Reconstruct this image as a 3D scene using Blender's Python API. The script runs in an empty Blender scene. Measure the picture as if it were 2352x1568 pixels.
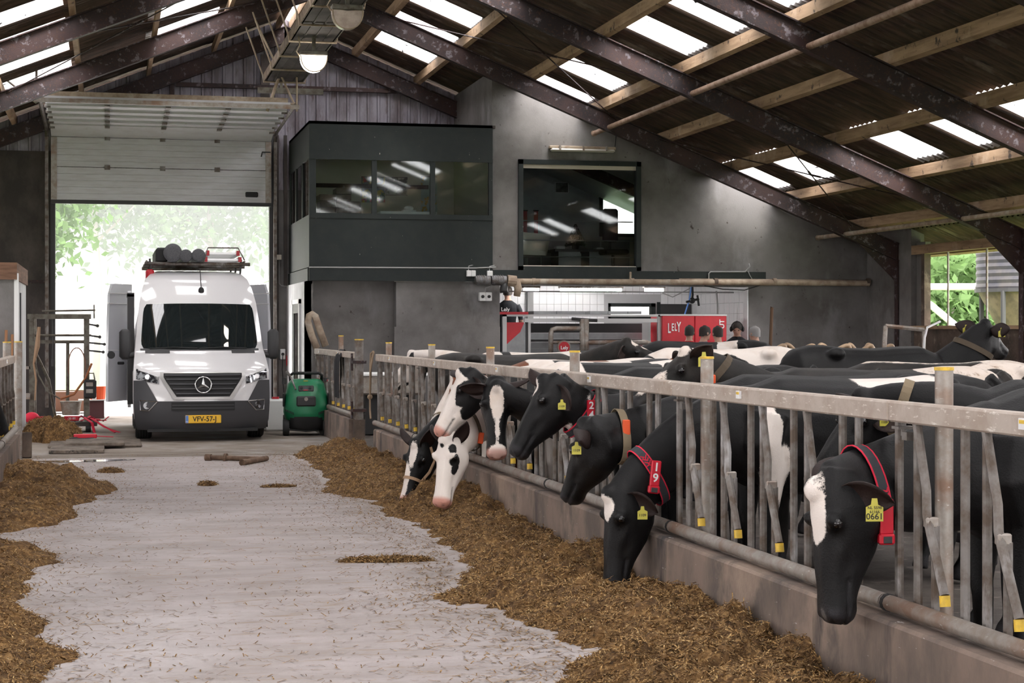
import bpy, bmesh, math, random
import numpy as np
from mathutils import Vector, Matrix, noise
random.seed(7); rng = np.random.default_rng(7)
S = bpy.context.scene
COL = S.collection
# ------------------------------------------------------------------ camera, sky, sun, exposure
FPX, EYE, VPX, VPY = 4000.0, 1.65, 249.0, 757.0
TH = math.atan((1176 - VPX) / FPX); CT, ST = math.cos(TH), math.sin(TH)
cam_d = bpy.data.cameras.new('camera'); cam = bpy.data.objects.new('camera', cam_d); COL.objects.link(cam)
cam.location = (0, 0, EYE); cam.rotation_euler = (math.pi / 2, 0, -TH)
cam_d.sensor_width = 36; cam_d.lens = 36 * FPX / 2352
cam_d.shift_y = (VPY - 784) / 2352
cam_d.clip_end = 400; cam_d.clip_start = .05
S.camera = cam
W = bpy.data.worlds.new('sky'); S.world = W; W.use_nodes = True
bg = W.node_tree.nodes['Background']
bg.inputs[0].default_value = (1.0, .965, .955, 1); bg.inputs[1].default_value = 4.6
sun_d = bpy.data.lights.new('sun_offscreen', 'SUN'); sun = bpy.data.objects.new('sun_offscreen', sun_d); COL.objects.link(sun)
sun_d.energy = 5; sun_d.angle = math.radians(25); sun_d.color = (1, .95, .86)
sun.rotation_euler = (math.radians(35), math.radians(12), 0)
S.view_settings.view_transform = 'Standard'; S.view_settings.look = 'None'
S.view_settings.exposure = 0.98; S.view_settings.gamma = 1; S.view_settings.use_curve_mapping = False
S.cycles.max_bounces = 6; S.cycles.diffuse_bounces = 3; S.cycles.glossy_bounces = 3; S.cycles.transparent_max_bounces = 10
S.cycles.sample_clamp_indirect = 6; S.cycles.caustics_reflective = False; S.cycles.caustics_refractive = False

# ------------------------------------------------------------------ helpers
def ray(px, py):
    a = (px - 1176) / FPX; b = (VPY - py) / FPX
    return (ST + a * CT, CT - a * ST, b)
def atY(px, py, Y):
    d = ray(px, py); t = Y / d[1]; return Vector((d[0] * t, Y, EYE + d[2] * t))
def atX(px, py, X):
    d = ray(px, py); t = X / d[0]; return Vector((X, d[1] * t, EYE + d[2] * t))
def atZ(px, py, Z):
    d = ray(px, py); t = (Z - EYE) / d[2]; return Vector((d[0] * t, d[1] * t, Z))

MATS = {}
def NN(nt, typ, **kw):
    n = nt.nodes.new(typ)
    for k, v in kw.items():
        if k.startswith('i_'):
            key = k[2:]
            key = int(key) if key.isdigit() else key.replace('_', ' ')
            n.inputs[key].default_value = v
        else: setattr(n, k, v)
    return n
def c4(c): return (c[0], c[1], c[2], 1)
def M(name, col, rough=.6, metal=0., col2=None, scale=4., lo=.42, hi=.62, detail=6., bump=0., bscale=60., stretch=(1, 1, 1), obj=False,
      layers=(), emit=None, coat=0., spec=.5, trans=0., alpha=1., ior=1.45, bdist=.01, rough2=None):
    """procedural principled material; layers = extra (colour, scale, lo, hi, stretch) noise masks over the base"""
    if name in MATS: return MATS[name]
    m = bpy.data.materials.new(name); m.use_nodes = True; nt = m.node_tree; L = nt.links.new
    P = nt.nodes['Principled BSDF']
    P.inputs['Roughness'].default_value = rough; P.inputs['Metallic'].default_value = metal
    P.inputs['Coat Weight'].default_value = coat; P.inputs['Specular IOR Level'].default_value = spec
    P.inputs['Transmission Weight'].default_value = trans; P.inputs['Alpha'].default_value = alpha; P.inputs['IOR'].default_value = ior
    P.inputs['Base Color'].default_value = c4(col)
    if obj: src = NN(nt, 'ShaderNodeTexCoord').outputs['Object']
    else: src = NN(nt, 'ShaderNodeNewGeometry').outputs['Position']
    def mask(scale, lo, hi, st, det=detail, off=0):
        mp = NN(nt, 'ShaderNodeMapping'); mp.inputs['Scale'].default_value = st; mp.inputs['Location'].default_value = (off, off * 1.7, off * .6)
        L(src, mp.inputs[0])
        nz = NN(nt, 'ShaderNodeTexNoise', i_Scale=scale, i_Detail=det, i_Roughness=.62); L(mp.outputs[0], nz.inputs['Vector'])
        mr = NN(nt, 'ShaderNodeMapRange', i_1=lo, i_2=hi); L(nz.outputs[0], mr.inputs[0])
        return mr.outputs[0]
    cur = None; fac = None
    lst = ([(col2, scale, lo, hi, stretch)] if col2 else []) + list(layers)
    for i, (c, sc, l, h, st) in enumerate(lst):
        f = mask(sc, l, h, st, off=i * 3.1)
        mx = NN(nt, 'ShaderNodeMix', data_type='RGBA')
        if cur is None: mx.inputs['A'].default_value = c4(col)
        else: L(cur, mx.inputs['A'])
        mx.inputs['B'].default_value = c4(c); L(f, mx.inputs['Factor']); cur = mx.outputs['Result']
        if i == 0: fac = f
    if cur is not None: L(cur, P.inputs['Base Color'])
    if rough2 is not None and fac is not None:
        mr = NN(nt, 'ShaderNodeMapRange', i_3=rough, i_4=rough2); L(fac, mr.inputs[0]); L(mr.outputs[0], P.inputs['Roughness'])
    if bump:
        mp = NN(nt, 'ShaderNodeMapping'); mp.inputs['Scale'].default_value = stretch; L(src, mp.inputs[0])
        nz = NN(nt, 'ShaderNodeTexNoise', i_Scale=bscale, i_Detail=5.); L(mp.outputs[0], nz.inputs['Vector'])
        b = NN(nt, 'ShaderNodeBump', i_Strength=bump, i_Distance=bdist); L(nz.outputs[0], b.inputs['Height']); L(b.outputs[0], P.inputs['Normal'])
    if emit:
        P.inputs['Emission Color'].default_value = c4(emit[0]); P.inputs['Emission Strength'].default_value = emit[1]
    MATS[name] = m; return m

class MB:
    """collects shapes, builds ONE mesh object"""
    def __init__(s): s.v = []; s.f = []; s.n = 0
    def add(s, v, f, mat=None):
        v = np.asarray(v, float).reshape(-1, 3)
        if mat is not None:
            A = np.array(mat); v = v @ A[:3, :3].T + A[:3, 3]
        s.v.append(v); k = s.n; s.f += [tuple(i + k for i in q) for q in f]; s.n += len(v); return s
    def box(s, a, b, mat=None, bev=0.):
        x0, y0, z0 = a; x1, y1, z1 = b
        if x0 > x1: x0, x1 = x1, x0
        if y0 > y1: y0, y1 = y1, y0
        if z0 > z1: z0, z1 = z1, z0
        if bev <= 0:
            v = [(x0, y0, z0), (x1, y0, z0), (x1, y1, z0), (x0, y1, z0), (x0, y0, z1), (x1, y0, z1), (x1, y1, z1), (x0, y1, z1)]
            return s.add(v, [(0, 3, 2, 1), (4, 5, 6, 7), (0, 1, 5, 4), (1, 2, 6, 5), (2, 3, 7, 6), (3, 0, 4, 7)], mat)
        bev = min(bev, (x1 - x0) * .49, (y1 - y0) * .49, (z1 - z0) * .49)
        o = [(x0 + bev, y0), (x1 - bev, y0), (x1, y0 + bev), (x1, y1 - bev), (x1 - bev, y1), (x0 + bev, y1), (x0, y1 - bev), (x0, y0 + bev)]
        i = [(x0 + bev, y0 + bev)] * 1
        def inset(p): return (min(max(p[0], x0 + bev), x1 - bev), min(max(p[1], y0 + bev), y1 - bev))
        v = [(*inset(p), z0) for p in o] + [(*p, z0 + bev) for p in o] + [(*p, z1 - bev) for p in o] + [(*inset(p), z1) for p in o]
        f = [tuple(range(7, -1, -1)), tuple(range(24, 32))]
        for r in range(3):
            for k in range(8):
                f.append((r * 8 + k, r * 8 + (k + 1) % 8, r * 8 + 8 + (k + 1) % 8, r * 8 + 8 + k))
        return s.add(v, f, mat)
    def loft(s, rings, cap=True, mat=None, closed=True):
        n = len(rings[0]); v = [p for r in rings for p in r]; f = []
        for r in range(len(rings) - 1):
            for k in range(n if closed else n - 1):
                a, b = r * n + k, r * n + (k + 1) % n
                f.append((a, b, b + n, a + n))
        if cap and closed:
            f.append(tuple(range(n - 1, -1, -1))); f.append(tuple(range((len(rings) - 1) * n, len(rings) * n)))
        return s.add(v, f, mat)
    def tube(s, pts, r, n=8, cap=True, mat=None, flat=None):
        pts = [Vector(p) for p in pts]; m = len(pts); rr = r if hasattr(r, '__len__') else [r] * m
        rings = []; ref = None
        for i, p in enumerate(pts):
            t = (pts[min(i + 1, m - 1)] - pts[max(i - 1, 0)]).normalized()
            if ref is None:
                ref = Vector((0, 0, 1)) if abs(t.z) < .9 else Vector((1, 0, 0))
            a = t.cross(ref)
            a = a.normalized() if a.length > 1e-6 else Vector((1, 0, 0)); b = a.cross(t).normalized(); ref = b
            fx, fy = flat if flat else (1, 1)
            rings.append([p + (a * math.cos(2 * math.pi * k / n) * fx + b * math.sin(2 * math.pi * k / n) * fy) * rr[i] for k in range(n)])
        return s.loft(rings, cap, mat)
    def cyl(s, c, r, h, n=16, axis=2, r2=None, mat=None):
        r2 = r if r2 is None else r2; rings = []
        for z, q in ((0, r), (h, r2)):
            ring = []
            for k in range(n):
                a = 2 * math.pi * k / n; p = [q * math.cos(a), q * math.sin(a), z]
                if axis == 0: p = [p[2], p[0], p[1]]
                elif axis == 1: p = [p[1], p[2], p[0]]
                ring.append((p[0] + c[0], p[1] + c[1], p[2] + c[2]))
            rings.append(ring)
        return s.loft(rings, True, mat)
    def lathe(s, prof, n=20, mat=None):
        rings = [[(r * math.cos(2 * math.pi * k / n), r * math.sin(2 * math.pi * k / n), z) for k in range(n)] for r, z in prof]
        return s.loft(rings, True, mat)
    def prism(s, poly, y0, y1, mat=None, axis=1):
        """poly = (a, b) points; axis 1: (x, z) swept along y; axis 0: (y, z) along x; axis 2: (x, y) along z"""
        def p3(p, t): return (p[0], t, p[1]) if axis == 1 else ((t, p[0], p[1]) if axis == 0 else (p[0], p[1], t))
        return s.loft([[p3(p, y0) for p in poly], [p3(p, y1) for p in poly]], True, mat)
    def ball(s, c, r, n=12, m=8, mat=None):
        r = r if hasattr(r, '__len__') else (r, r, r); v = [(c[0], c[1], c[2] - r[2])]; f = []
        for i in range(1, m):
            t = math.pi * i / m
            for k in range(n):
                a = 2 * math.pi * k / n
                v.append((c[0] + r[0] * math.sin(t) * math.cos(a), c[1] + r[1] * math.sin(t) * math.sin(a), c[2] - r[2] * math.cos(t)))
        v.append((c[0], c[1], c[2] + r[2]))
        for k in range(n):
            f.append((0, 1 + (k + 1) % n, 1 + k)); e = 1 + (m - 2) * n; f.append((e + k, e + (k + 1) % n, len(v) - 1))
            for i in range(m - 2):
                a = 1 + i * n + k; b = 1 + i * n + (k + 1) % n; f.append((a, b, b + n, a + n))
        return s.add(v, f, mat)
    def grid(s, fn, nu, nv, mat=None):
        v = [fn(i / nu, j / nv) for j in range(nv + 1) for i in range(nu + 1)]
        f = [(j * (nu + 1) + i, j * (nu + 1) + i + 1, (j + 1) * (nu + 1) + i + 1, (j + 1) * (nu + 1) + i) for j in range(nv) for i in range(nu)]
        return s.add(v, f, mat)
    def mesh(s, name, smooth=False, angle=None):
        me = bpy.data.meshes.new(name)
        me.from_pydata(np.concatenate(s.v).tolist() if s.v else [], [], s.f); me.validate(); me.update()
        if smooth or angle:
            me.polygons.foreach_set('use_smooth', [True] * len(me.polygons))
            if angle: me.set_sharp_from_angle(angle=math.radians(angle))
        return me
    def build(s, name, mat, parent=None, smooth=False, world=False, angle=None, **tags):
        if world and parent is not None:
            o = np.array(parent.location); s.v = [x - o for x in s.v]
        return link(name, s.mesh(name, smooth, angle), mat, parent, **tags)
def link(name, me, mat=None, parent=None, loc=None, rot=None, **tags):
    o = bpy.data.objects.new(name, me); COL.objects.link(o)
    if mat is not None and len(me.materials) == 0: me.materials.append(mat)
    if parent is not None: o.parent = parent
    if loc is not None: o.location = loc
    if rot is not None: o.rotation_euler = rot
    for k, t in tags.items(): o[k] = t
    return o
def thing(name, label=None, cat=None, loc=(0, 0, 0), rz=0., group=None, kind=None):
    o = bpy.data.objects.new(name, None); COL.objects.link(o); o.location = loc; o.rotation_euler = (0, 0, rz); o.empty_display_size = .1
    return tag(o, label, cat, group, kind)
def tag(o, label=None, cat=None, group=None, kind=None):
    if label: o['label'] = label
    if cat: o['category'] = cat
    if group: o['group'] = group
    if kind: o['kind'] = kind
    return o
def dup(o, loc=None, rz=None, label=None, parent=None):
    c = o.copy(); COL.objects.link(c); c.parent = parent
    if loc is not None: c.location = loc
    if rz is not None: c.rotation_euler = (0, 0, rz)
    if label: c['label'] = label
    for ch in list(o.children): dup(ch, parent=c)
    return c
def text_mesh(txt, size, depth=.002, bold=0.):
    cu = bpy.data.curves.new('t', 'FONT'); cu.body = txt; cu.size = size; cu.extrude = depth; cu.offset = bold
    cu.align_x = 'CENTER'; cu.align_y = 'CENTER'; cu.resolution_u = 3
    o = bpy.data.objects.new('t', cu); COL.objects.link(o); dg = bpy.context.evaluated_depsgraph_get()
    me = bpy.data.meshes.new_from_object(o.evaluated_get(dg)); bpy.data.objects.remove(o); bpy.data.curves.remove(cu)
    return me
def lettering(name, txt, size, mat, M4, parent, depth=.002, bold=0., **tags):
    me = text_mesh(txt, size, depth, bold); me.transform(M4)
    return link(name, me, mat, parent, **tags)
FACE_Y = Matrix.Rotation(math.pi / 2, 4, 'X')          # text lying in xy -> upright, facing -y
def T(x, y, z): return Matrix.Translation((x, y, z))
def RX(a): return Matrix.Rotation(math.radians(a), 4, 'X')
def RY(a): return Matrix.Rotation(math.radians(a), 4, 'Y')
def RZ(a): return Matrix.Rotation(math.radians(a), 4, 'Z')
def fbm(x, y, z=0., o=4): return noise.fractal(Vector((x, y, z)), .9, 2.1, o)

# ------------------------------------------------------------------ materials of the place
m_conc = M('concrete_wall', (.20, .19, .185), .9, col2=(.095, .088, .083), scale=.7, lo=.40, hi=.66, bump=.25, bscale=50,
           layers=[((.27, .265, .27), 1.1, .55, .75, (1, 1, .5)), ((.05, .04, .034), 9, .66, .72, (1, 1, .7))])
m_conc_d = m_conc
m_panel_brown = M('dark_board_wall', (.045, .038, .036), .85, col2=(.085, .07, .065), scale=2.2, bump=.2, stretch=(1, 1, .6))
m_rust = M('rusty_painted_steel', (.047, .024, .023), .62, .1, col2=(.022, .015, .017), scale=1.2, lo=.40, hi=.6, bump=.3, bscale=70,
           layers=[((.15, .13, .145), 9, .57, .64, (1, 1, 1)), ((.06, .028, .02), 30, .55, .62, (1, 1, 1))])
m_wood = M('purlin_timber', (.40, .27, .165), .8, col2=(.25, .16, .095), scale=2, stretch=(6, .6, 6), bump=.2,
           layers=[((.055, .04, .03), 3, .60, .68, (2, 2.2, 2)), ((.5, .37, .26), 1.4, .56, .7, (1, 1, 1))])
m_sheet = M('fibre_cement_sheet', (.125, .082, .060), .9, col2=(.055, .040, .032), scale=3, lo=.36, hi=.6, stretch=(.5, 4, .5), bump=.25,
            layers=[((.26, .21, .175), 1.1, .57, .72, (1, 2, 1)), ((.03, .026, .024), 4, .60, .7, (.35, 5, .35))])
m_clad = M('lilac_steel_cladding', (.33, .31, .36), .6, .1, col2=(.17, .145, .16), scale=1.6, lo=.40, hi=.62, stretch=(2.5, 1, .7), bump=.1,
           layers=[((.12, .08, .08), 4, .58, .7, (3, 1, .6))])
m_green = M('dark_green_board', (.0075, .0125, .013), .6, col2=(.012, .017, .0165), scale=3, bump=.1, bscale=90, layers=[((.40, .37, .33), 22, .715, .725, (1, 1, .6))])
m_steel = M('galvanised_steel', (.36, .335, .31), .5, .45, col2=(.26, .22, .19), scale=14, lo=.35, hi=.65, bump=.08,
            layers=[((.23, .15, .11), 3.2, .50, .66, (1, 1, 1)), ((.55, .52, .48), 22, .64, .7, (1, 1, 3))])
m_steel_d = M('worn_steel_bar', (.20, .185, .175), .5, .5, col2=(.10, .075, .058), scale=9, lo=.38, hi=.62, bump=.12,
              layers=[((.33, .32, .32), 5, .57, .68, (1, 1, .4))])
m_steel_s = M('polished_steel', (.55, .55, .56), .3, .9)
m_rail = M('top_rail_steel', (.47, .41, .36), .6, .2, col2=(.38, .31, .26), scale=6, bump=.06, layers=[((.66, .62, .57), 16, .60, .66, (1, 1, 4)), ((.34, .25, .18), 3, .60, .74, (1, 1, 1))])
m_yellow = M('yellow_plastic', (.75, .50, .05), .5, col2=(.55, .36, .05), scale=20)
m_white = M('white_paint', (.78, .78, .78), .5)
m_black = M('black_rubber', (.018, .018, .019), .7)
m_dark = M('dark_plastic', (.035, .035, .037), .5)
m_cream = M('cream_board', (.62, .56, .49), .8)
m_tilewhite = M('white_tile', (.80, .80, .82), .22)
m_grout = M('grout_grey', (.45, .45, .46), .9)
m_red = M('red_paint', (.50, .018, .03), .35, col2=(.42, .014, .025), scale=3)
m_tanpipe = M('dusty_tan_pipe', (.40, .32, .24), .7, col2=(.26, .19, .14), scale=6, bump=.15, layers=[((.50, .46, .40), 2.2, .56, .7, (1, 1, 1))])
m_grey_cable = M('grey_conduit', (.33, .33, .33), .5)
m_glass = bpy.data.materials.new('window_glass'); m_glass.use_nodes = True
def _glass(m, tint=(.9, .95, .94), refl=.10):
    nt = m.node_tree; L = nt.links.new; nt.nodes.clear()
    o = NN(nt, 'ShaderNodeOutputMaterial'); t = NN(nt, 'ShaderNodeBsdfTransparent', i_Color=c4(tint)); g = NN(nt, 'ShaderNodeBsdfGlossy', i_Roughness=.03)
    lw = NN(nt, 'ShaderNodeFresnel', i_IOR=1.5); mr = NN(nt, 'ShaderNodeMapRange', i_3=refl * .4, i_4=1.); L(lw.outputs[0], mr.inputs[0])
    mx = NN(nt, 'ShaderNodeMixShader'); L(mr.outputs[0], mx.inputs[0]); L(t.outputs[0], mx.inputs[1]); L(g.outputs[0], mx.inputs[2]); L(mx.outputs[0], o.inputs[0])
_glass(m_glass)
m_sky = bpy.data.materials.new('translucent_rooflight'); m_sky.use_nodes = True
def _trl(m):
    nt = m.node_tree; L = nt.links.new; nt.nodes.clear()
    o = NN(nt, 'ShaderNodeOutputMaterial'); t = NN(nt, 'ShaderNodeBsdfTransparent', i_Color=(.80, .81, .84, 1)); d = NN(nt, 'ShaderNodeBsdfTranslucent', i_Color=(.9, .9, .92, 1))
    g = NN(nt, 'ShaderNodeNewGeometry'); nz = NN(nt, 'ShaderNodeTexNoise', i_Scale=14., i_Detail=3.); L(g.outputs['Position'], nz.inputs['Vector'])
    mr = NN(nt, 'ShaderNodeMapRange', i_1=.68, i_2=.70); L(nz.outputs[0], mr.inputs[0])
    k = NN(nt, 'ShaderNodeBsdfDiffuse', i_Color=(.05, .05, .05, 1))
    mx = NN(nt, 'ShaderNodeMixShader', i_0=.45); L(t.outputs[0], mx.inputs[1]); L(d.outputs[0], mx.inputs[2])
    m2 = NN(nt, 'ShaderNodeMixShader'); L(mr.outputs[0], m2.inputs[0]); L(mx.outputs[0], m2.inputs[1]); L(k.outputs[0], m2.inputs[2]); L(m2.outputs[0], o.inputs[0])
_trl(m_sky)
m_tube = M('lit_tube', (.9, .9, .9), .4, emit=((1, .98, .95), 45))

# ------------------------------------------------------------------ the barn shell
XR, ZRB, TR = 3.32, 7.18, .4055              # ridge x, rafter underside at ridge, roof pitch
def zb(x): return ZRB - TR * abs(x - XR)     # rafter underside
RAF = .32; PUR = .19                         # vertical rafter depth, purlin height
def zroof(x): return zb(x) + RAF + PUR
YG = 33.8; YW = 30.4; XE = 13.9; XL = -7.2; YB = -7.0; YX = 36.6
FR = [YG - .16, 29.1, 24.68, 20.25, 15.8, 11.4, 7.0, 2.6, -1.8]

# floor of the feed alley
m_floor = M('alley_concrete', (.43, .385, .38), .75, col2=(.31, .27, .25), scale=1.3, lo=.36, hi=.70, stretch=(.6, 2.2, 1), bump=.35, bscale=70, bdist=.006,
            layers=[((.52, .48, .48), .5, .50, .72, (1, 1, 1)), ((.33, .26, .20), 6, .56, .70, (.7, 2.4, 1)), ((.16, .115, .075), 26, .665, .72, (.7, 1.3, 1)), ((.30, .23, .15), 70, .64, .70, (.6, 1.6, 1)), ((.64, .57, .44), 60, .69, .73, (1, 1, 1))])
m_floor_dirt = M('dirty_concrete', (.30, .26, .225), .8, col2=(.19, .15, .12), scale=2.2, lo=.36, hi=.64, stretch=(.6, 1.6, 1), bump=.4, bscale=60,
                 layers=[((.40, .37, .35), .9, .52, .7, (1, 1, 1)), ((.10, .08, .06), 20, .64, .72, (1, 1.4, 1))])
m_floor_out = M('yard_concrete', (.50, .50, .50), .8, col2=(.40, .39, .38), scale=2, bump=.2)
floor = thing('floor', kind='structure')
MB().box((-1.4, YB, -.25), (3.42, 23.05, 0)).build('alley_slab', m_floor, floor)
MB().box((-1.4, 24.0, -.25), (3.42, YG + .3, 0)).build('doorway_slab', m_floor_dirt, floor)
d = MB().box((-1.4, 23.05, -.25), (3.42, 24.0, -.03)); d.build('drain_bed', m_floor_dirt, floor)
for k in range(9):                                     # slats over the drain channel
    y = 23.07 + k * .103
    MB().box((-1.4, y, -.05), (3.42, y + .078, .0)).build('drain_slat', m_floor_dirt, floor)
m_slat = M('slatted_pen_floor', (.10, .085, .075), .7, col2=(.05, .04, .034), scale=3, bump=.4, layers=[((.2, .17, .15), 8, .6, .7, (1, 1, 1))])
pen = thing('floor_pen', kind='structure')
MB().box((3.42, YB, -.25), (XE + .4, YX + .3, -.02)).build('pen_slab', m_slat, pen)
MB().box((XL, YB, -.25), (-1.4, YG + .3, -.02)).build('side_pen_slab', m_slat, pen)
m_puddle = M('wet_puddle', (.25, .23, .22), .04, spec=.9)
pd = MB(); c = atZ(188, 1059, 0)
pd.add([(c.x + (.55 + .2 * math.sin(3 * a)) * math.cos(a), c.y + .23 * (1 + .3 * math.sin(2 * a + 1)) * math.sin(a), .004) for a in np.linspace(0, 2 * math.pi, 25)[:-1]], [tuple(range(24))])
pd.build('puddle', m_puddle, None, label='shallow wet puddle on the drain slats', category='puddle')
def mth(*a): return None

# kerbs along both feed fences
KX = 3.25; KZ = .40
m_kerb = M('feed_kerb_concrete', (.215, .16, .13), .85, col2=(.115, .092, .08), scale=2.4, lo=.42, hi=.62, stretch=(1, 1, .55), bump=.35, bscale=70,
           layers=[((.31, .23, .18), 1.7, .5, .66, (1, 1, 1)), ((.045, .04, .04), 1.3, .58, .66, (1, 1.2, .3)), ((.45, .42, .4), 22, .68, .72, (1, .4, 2))])
YK = 21.75
k = MB(); k.prism([(KX, -.2), (KX, KZ - .015), (KX + .015, KZ), (KX + .19, KZ), (KX + .19, -.2)], YB, YK); k.build('kerb_feed_fence', m_kerb, None, kind='structure')
k = MB(); k.prism([(KX + .02, -.2), (KX + .02, KZ), (KX + .19, KZ), (KX + .19, -.2)], 24.2, 29.4); k.build('kerb_gate', m_kerb, None, kind='structure')
k = MB(); k.prism([(-1.05, -.2), (-1.05, KZ - .02), (-1.25, KZ - .02), (-1.25, -.2)], YB, 22.0); k.build('kerb_opposite', m_kerb, None, kind='structure')

# portal frames: one structure each, two rafters and two columns
def ibeam(mb, p0, p1, h, w=.14, tf=.018, tw=.012):
    """I section from p0 to p1 (undersides), web vertical, height h measured vertically; runs in the xz plane"""
    x0, y0, z0 = p0; x1, y1, z1 = p1
    for (dz0, dz1, hw) in ((0, tf, w / 2), (h - tf, h, w / 2), (tf, h - tf, tw / 2)):
        mb.loft([[(x, y0 - hw, z + dz0), (x, y0 + hw, z + dz0), (x, y0 + hw, z + dz1), (x, y0 - hw, z + dz1)] for x, z in ((x0, z0), (x1, z1))])
for i, y in enumerate(FR):
    t = thing('portal_frame', loc=(XR, y, 0), kind='structure')
    b = MB(); ibeam(b, (XR - .02, y, zb(XR)), (XE + .1, y, zb(XE + .1)), RAF)
    if i != 0:
        b.loft([[(x, y - .006, zb(x) - h), (x, y + .006, zb(x) - h), (x, y + .006, zb(x) + .01), (x, y - .006, zb(x) + .01)] for x, h in ((XE - .75, .0), (XE + .02, .42))])
    b.build('rafter', m_rust, t, world=True)
    b = MB(); ibeam(b, (XR + .02, y, zb(XR)), (XL, y, zb(XL)), RAF); b.build('rafter', m_rust, t, world=True)
    if i > 0:
        b = MB(); cx = XE + .12
        b.box((cx - .15, y - .07, -.1), (cx - .135, y + .07, zb(XE) + .3)).box((cx + .135, y - .07, -.1), (cx + .15, y + .07, zb(XE) + .3)).box((cx - .14, y - .006, -.1), (cx + .14, y + .006, zb(XE) + .3))
        b.build('column', m_rust, t, world=True)
        b = MB(); cx = XL; b.box((cx - .1, y - .07, -.1), (cx + .1, y + .07, zb(XL) + .1)); b.build('column', m_rust, t, world=True)

# roof: purlins, corrugated sheets, rooflights
roof = thing('ceiling', kind='structure', loc=(XR, 0, zroof(XR)))
PX = [XR + .13 + 1.224 * k for k in range(0, 10)]; PXL = [XR - .13 - 1.224 * k for k in range(0, 9)]
for side, lst in ((1, PX), (-1, PXL)):
    for n, x in enumerate(lst):
        for bay in range(len(FR) - 1):
            y1, y0 = (YX if x > 6.7 else YG + .1) if bay == 0 else FR[bay], FR[bay + 1]
            b = MB(); zt = zroof(x); zt2 = zt - PUR - .004; dz = TR * .075 * side
            xa, xb_ = x - .0375, x + .0375
            b.loft([[(xa, y, zt2 + dz * .5), (xb_, y, zt2 - dz * .5), (xb_, y, zt - dz * .5 - .03), (xa, y, zt + dz * .5 - .03)] for y in (y0, y1)])
            b.build('purlin', m_wood, roof, world=True)
SW, AMP = .985, .029
def sheet_mesh(L_, name):
    b = MB()
    def fn(u, v): return (v * L_, u * (SW + .03), AMP * math.cos(2 * math.pi * 6 * u * (SW + .03) / SW))
    b.grid(fn, 24, 1); return b.mesh(name, smooth=True)
rowL = 1.224 * math.sqrt(1 + TR * TR); ang = math.atan(TR)
sh = sheet_mesh(rowL + .14, 'roof_sheet'); sh.materials.append(m_sheet)
sk = sheet_mesh(rowL + .14, 'rooflight_sheet'); sk.materials.append(m_sky)
SKY_C = {1: (1, 3, 5, 9, 11, 13, 17, 19, 21), 3: (1, 3, 5, 9, 11, 13, 17, 19, 21), 6: (3, 5, 9, 11, 13, 17, 19, 21)}
SKY_L = {1: (3, 5, 9, 11, 13, 17), 3: (3, 5, 7, 9, 11, 13, 17, 19), 6: (3, 5, 9, 11, 13)}
hid = MB(); hid_sky = MB()                            # sheets nobody sees from the alley: joined
for side in (1, -1):
    yt = 33.47 if side > 0 else 33.82
    for row in range(0, 9 if side > 0 else 9):
        x0 = (PX if side > 0 else PXL)[row] - (.10 if row == 0 else 0) * 0
        for c in range(-3, 41):
            y = yt - (c + 1) * SW
            if c < 0 and not (side > 0 and x0 > 5.4): 
                if c < -1: continue
            isky = c in (SKY_C if side > 0 else SKY_L).get(row, ()) or (c > 21 and row in (1, 3, 6) and c % 4 in (1, 3))
            vis = (side > 0 and c <= 17 and row < 8) or (side < 0 and c <= 12 and row < 5)
            rx = Matrix.Rotation(ang if side > 0 else math.pi - ang, 4, 'Y')
            z = zroof(x0) + AMP + .012 * row
            if side > 0: mat = T(x0, y, z + .012) @ Matrix.Rotation(ang, 4, 'Y')
            else: mat = T(x0, y + SW, z + .012) @ Matrix.Rotation(math.pi, 4, 'Z') @ Matrix.Rotation(ang, 4, 'Y')
            me = sk if isky else sh
            if vis:
                o = link(me.name.split('.')[0], me, None, roof); o.matrix_basis = T(-XR, 0, -zroof(XR)) @ mat
            else:
                vv = np.array([v.co[:] for v in me.vertices]); ff = [tuple(p.vertices) for p in me.polygons]
                (hid_sky if isky else hid).add(vv, ff, mat)
hid.build('more_roof_sheets', m_sheet, roof, smooth=True, world=True, kind='stuff'); hid_sky.build('more_rooflight_sheets', m_sky, roof, smooth=True, world=True, kind='stuff')
# clear ridge cap on small white bars
b = MB(); zr = zroof(XR) + .02
for sg in (1, -1): b.grid(lambda u, v: (XR + sg * u * .46, YB + v * (YG + .4 - YB), zr + .14 - u * .14), 1, 1)
b.build('ridge_rooflight', m_sky, roof, world=True)
y = YG - .2
while y > 18:
    b = MB()
    for sg in (1, -1):
        b.tube([(XR, y, zr + .12), (XR + sg * .42, y, zr - .01)], .014, 6); b.tube([(XR, y, zr + .12), (XR, y, zr - .1)], .012, 6)
    b.tube([(XR - .42, y, zr - .01), (XR + .42, y, zr - .01)], .012, 6)
    b.build('ridge_bar', m_white, roof, world=True); y -= 1.1
# ------------------------------------------------------------------ gable wall with the big doorway
XD0, XD1, ZD = -1.02, 3.04, 3.98
g = thing('wall_gable', kind='structure', loc=(0, YG, 0))
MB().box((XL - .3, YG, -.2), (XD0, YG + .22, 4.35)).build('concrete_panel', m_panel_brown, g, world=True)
MB().box((XL - .3, YG - .02, 2.52), (XD0 - .02, YG, 2.58)).build('rusty_rail', m_rust, g, world=True)
MB().box((XD1, YG, -.2), (3.46, YG + .22, 4.35)).build('concrete_pier', m_conc_d, g, world=True)
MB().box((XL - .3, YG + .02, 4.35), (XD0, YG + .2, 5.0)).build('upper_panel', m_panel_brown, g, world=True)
MB().box((XD0, YG, ZD + .06), (XD1, YG + .2, 4.40)).build('lintel', m_conc_d, g, world=True)
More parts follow.
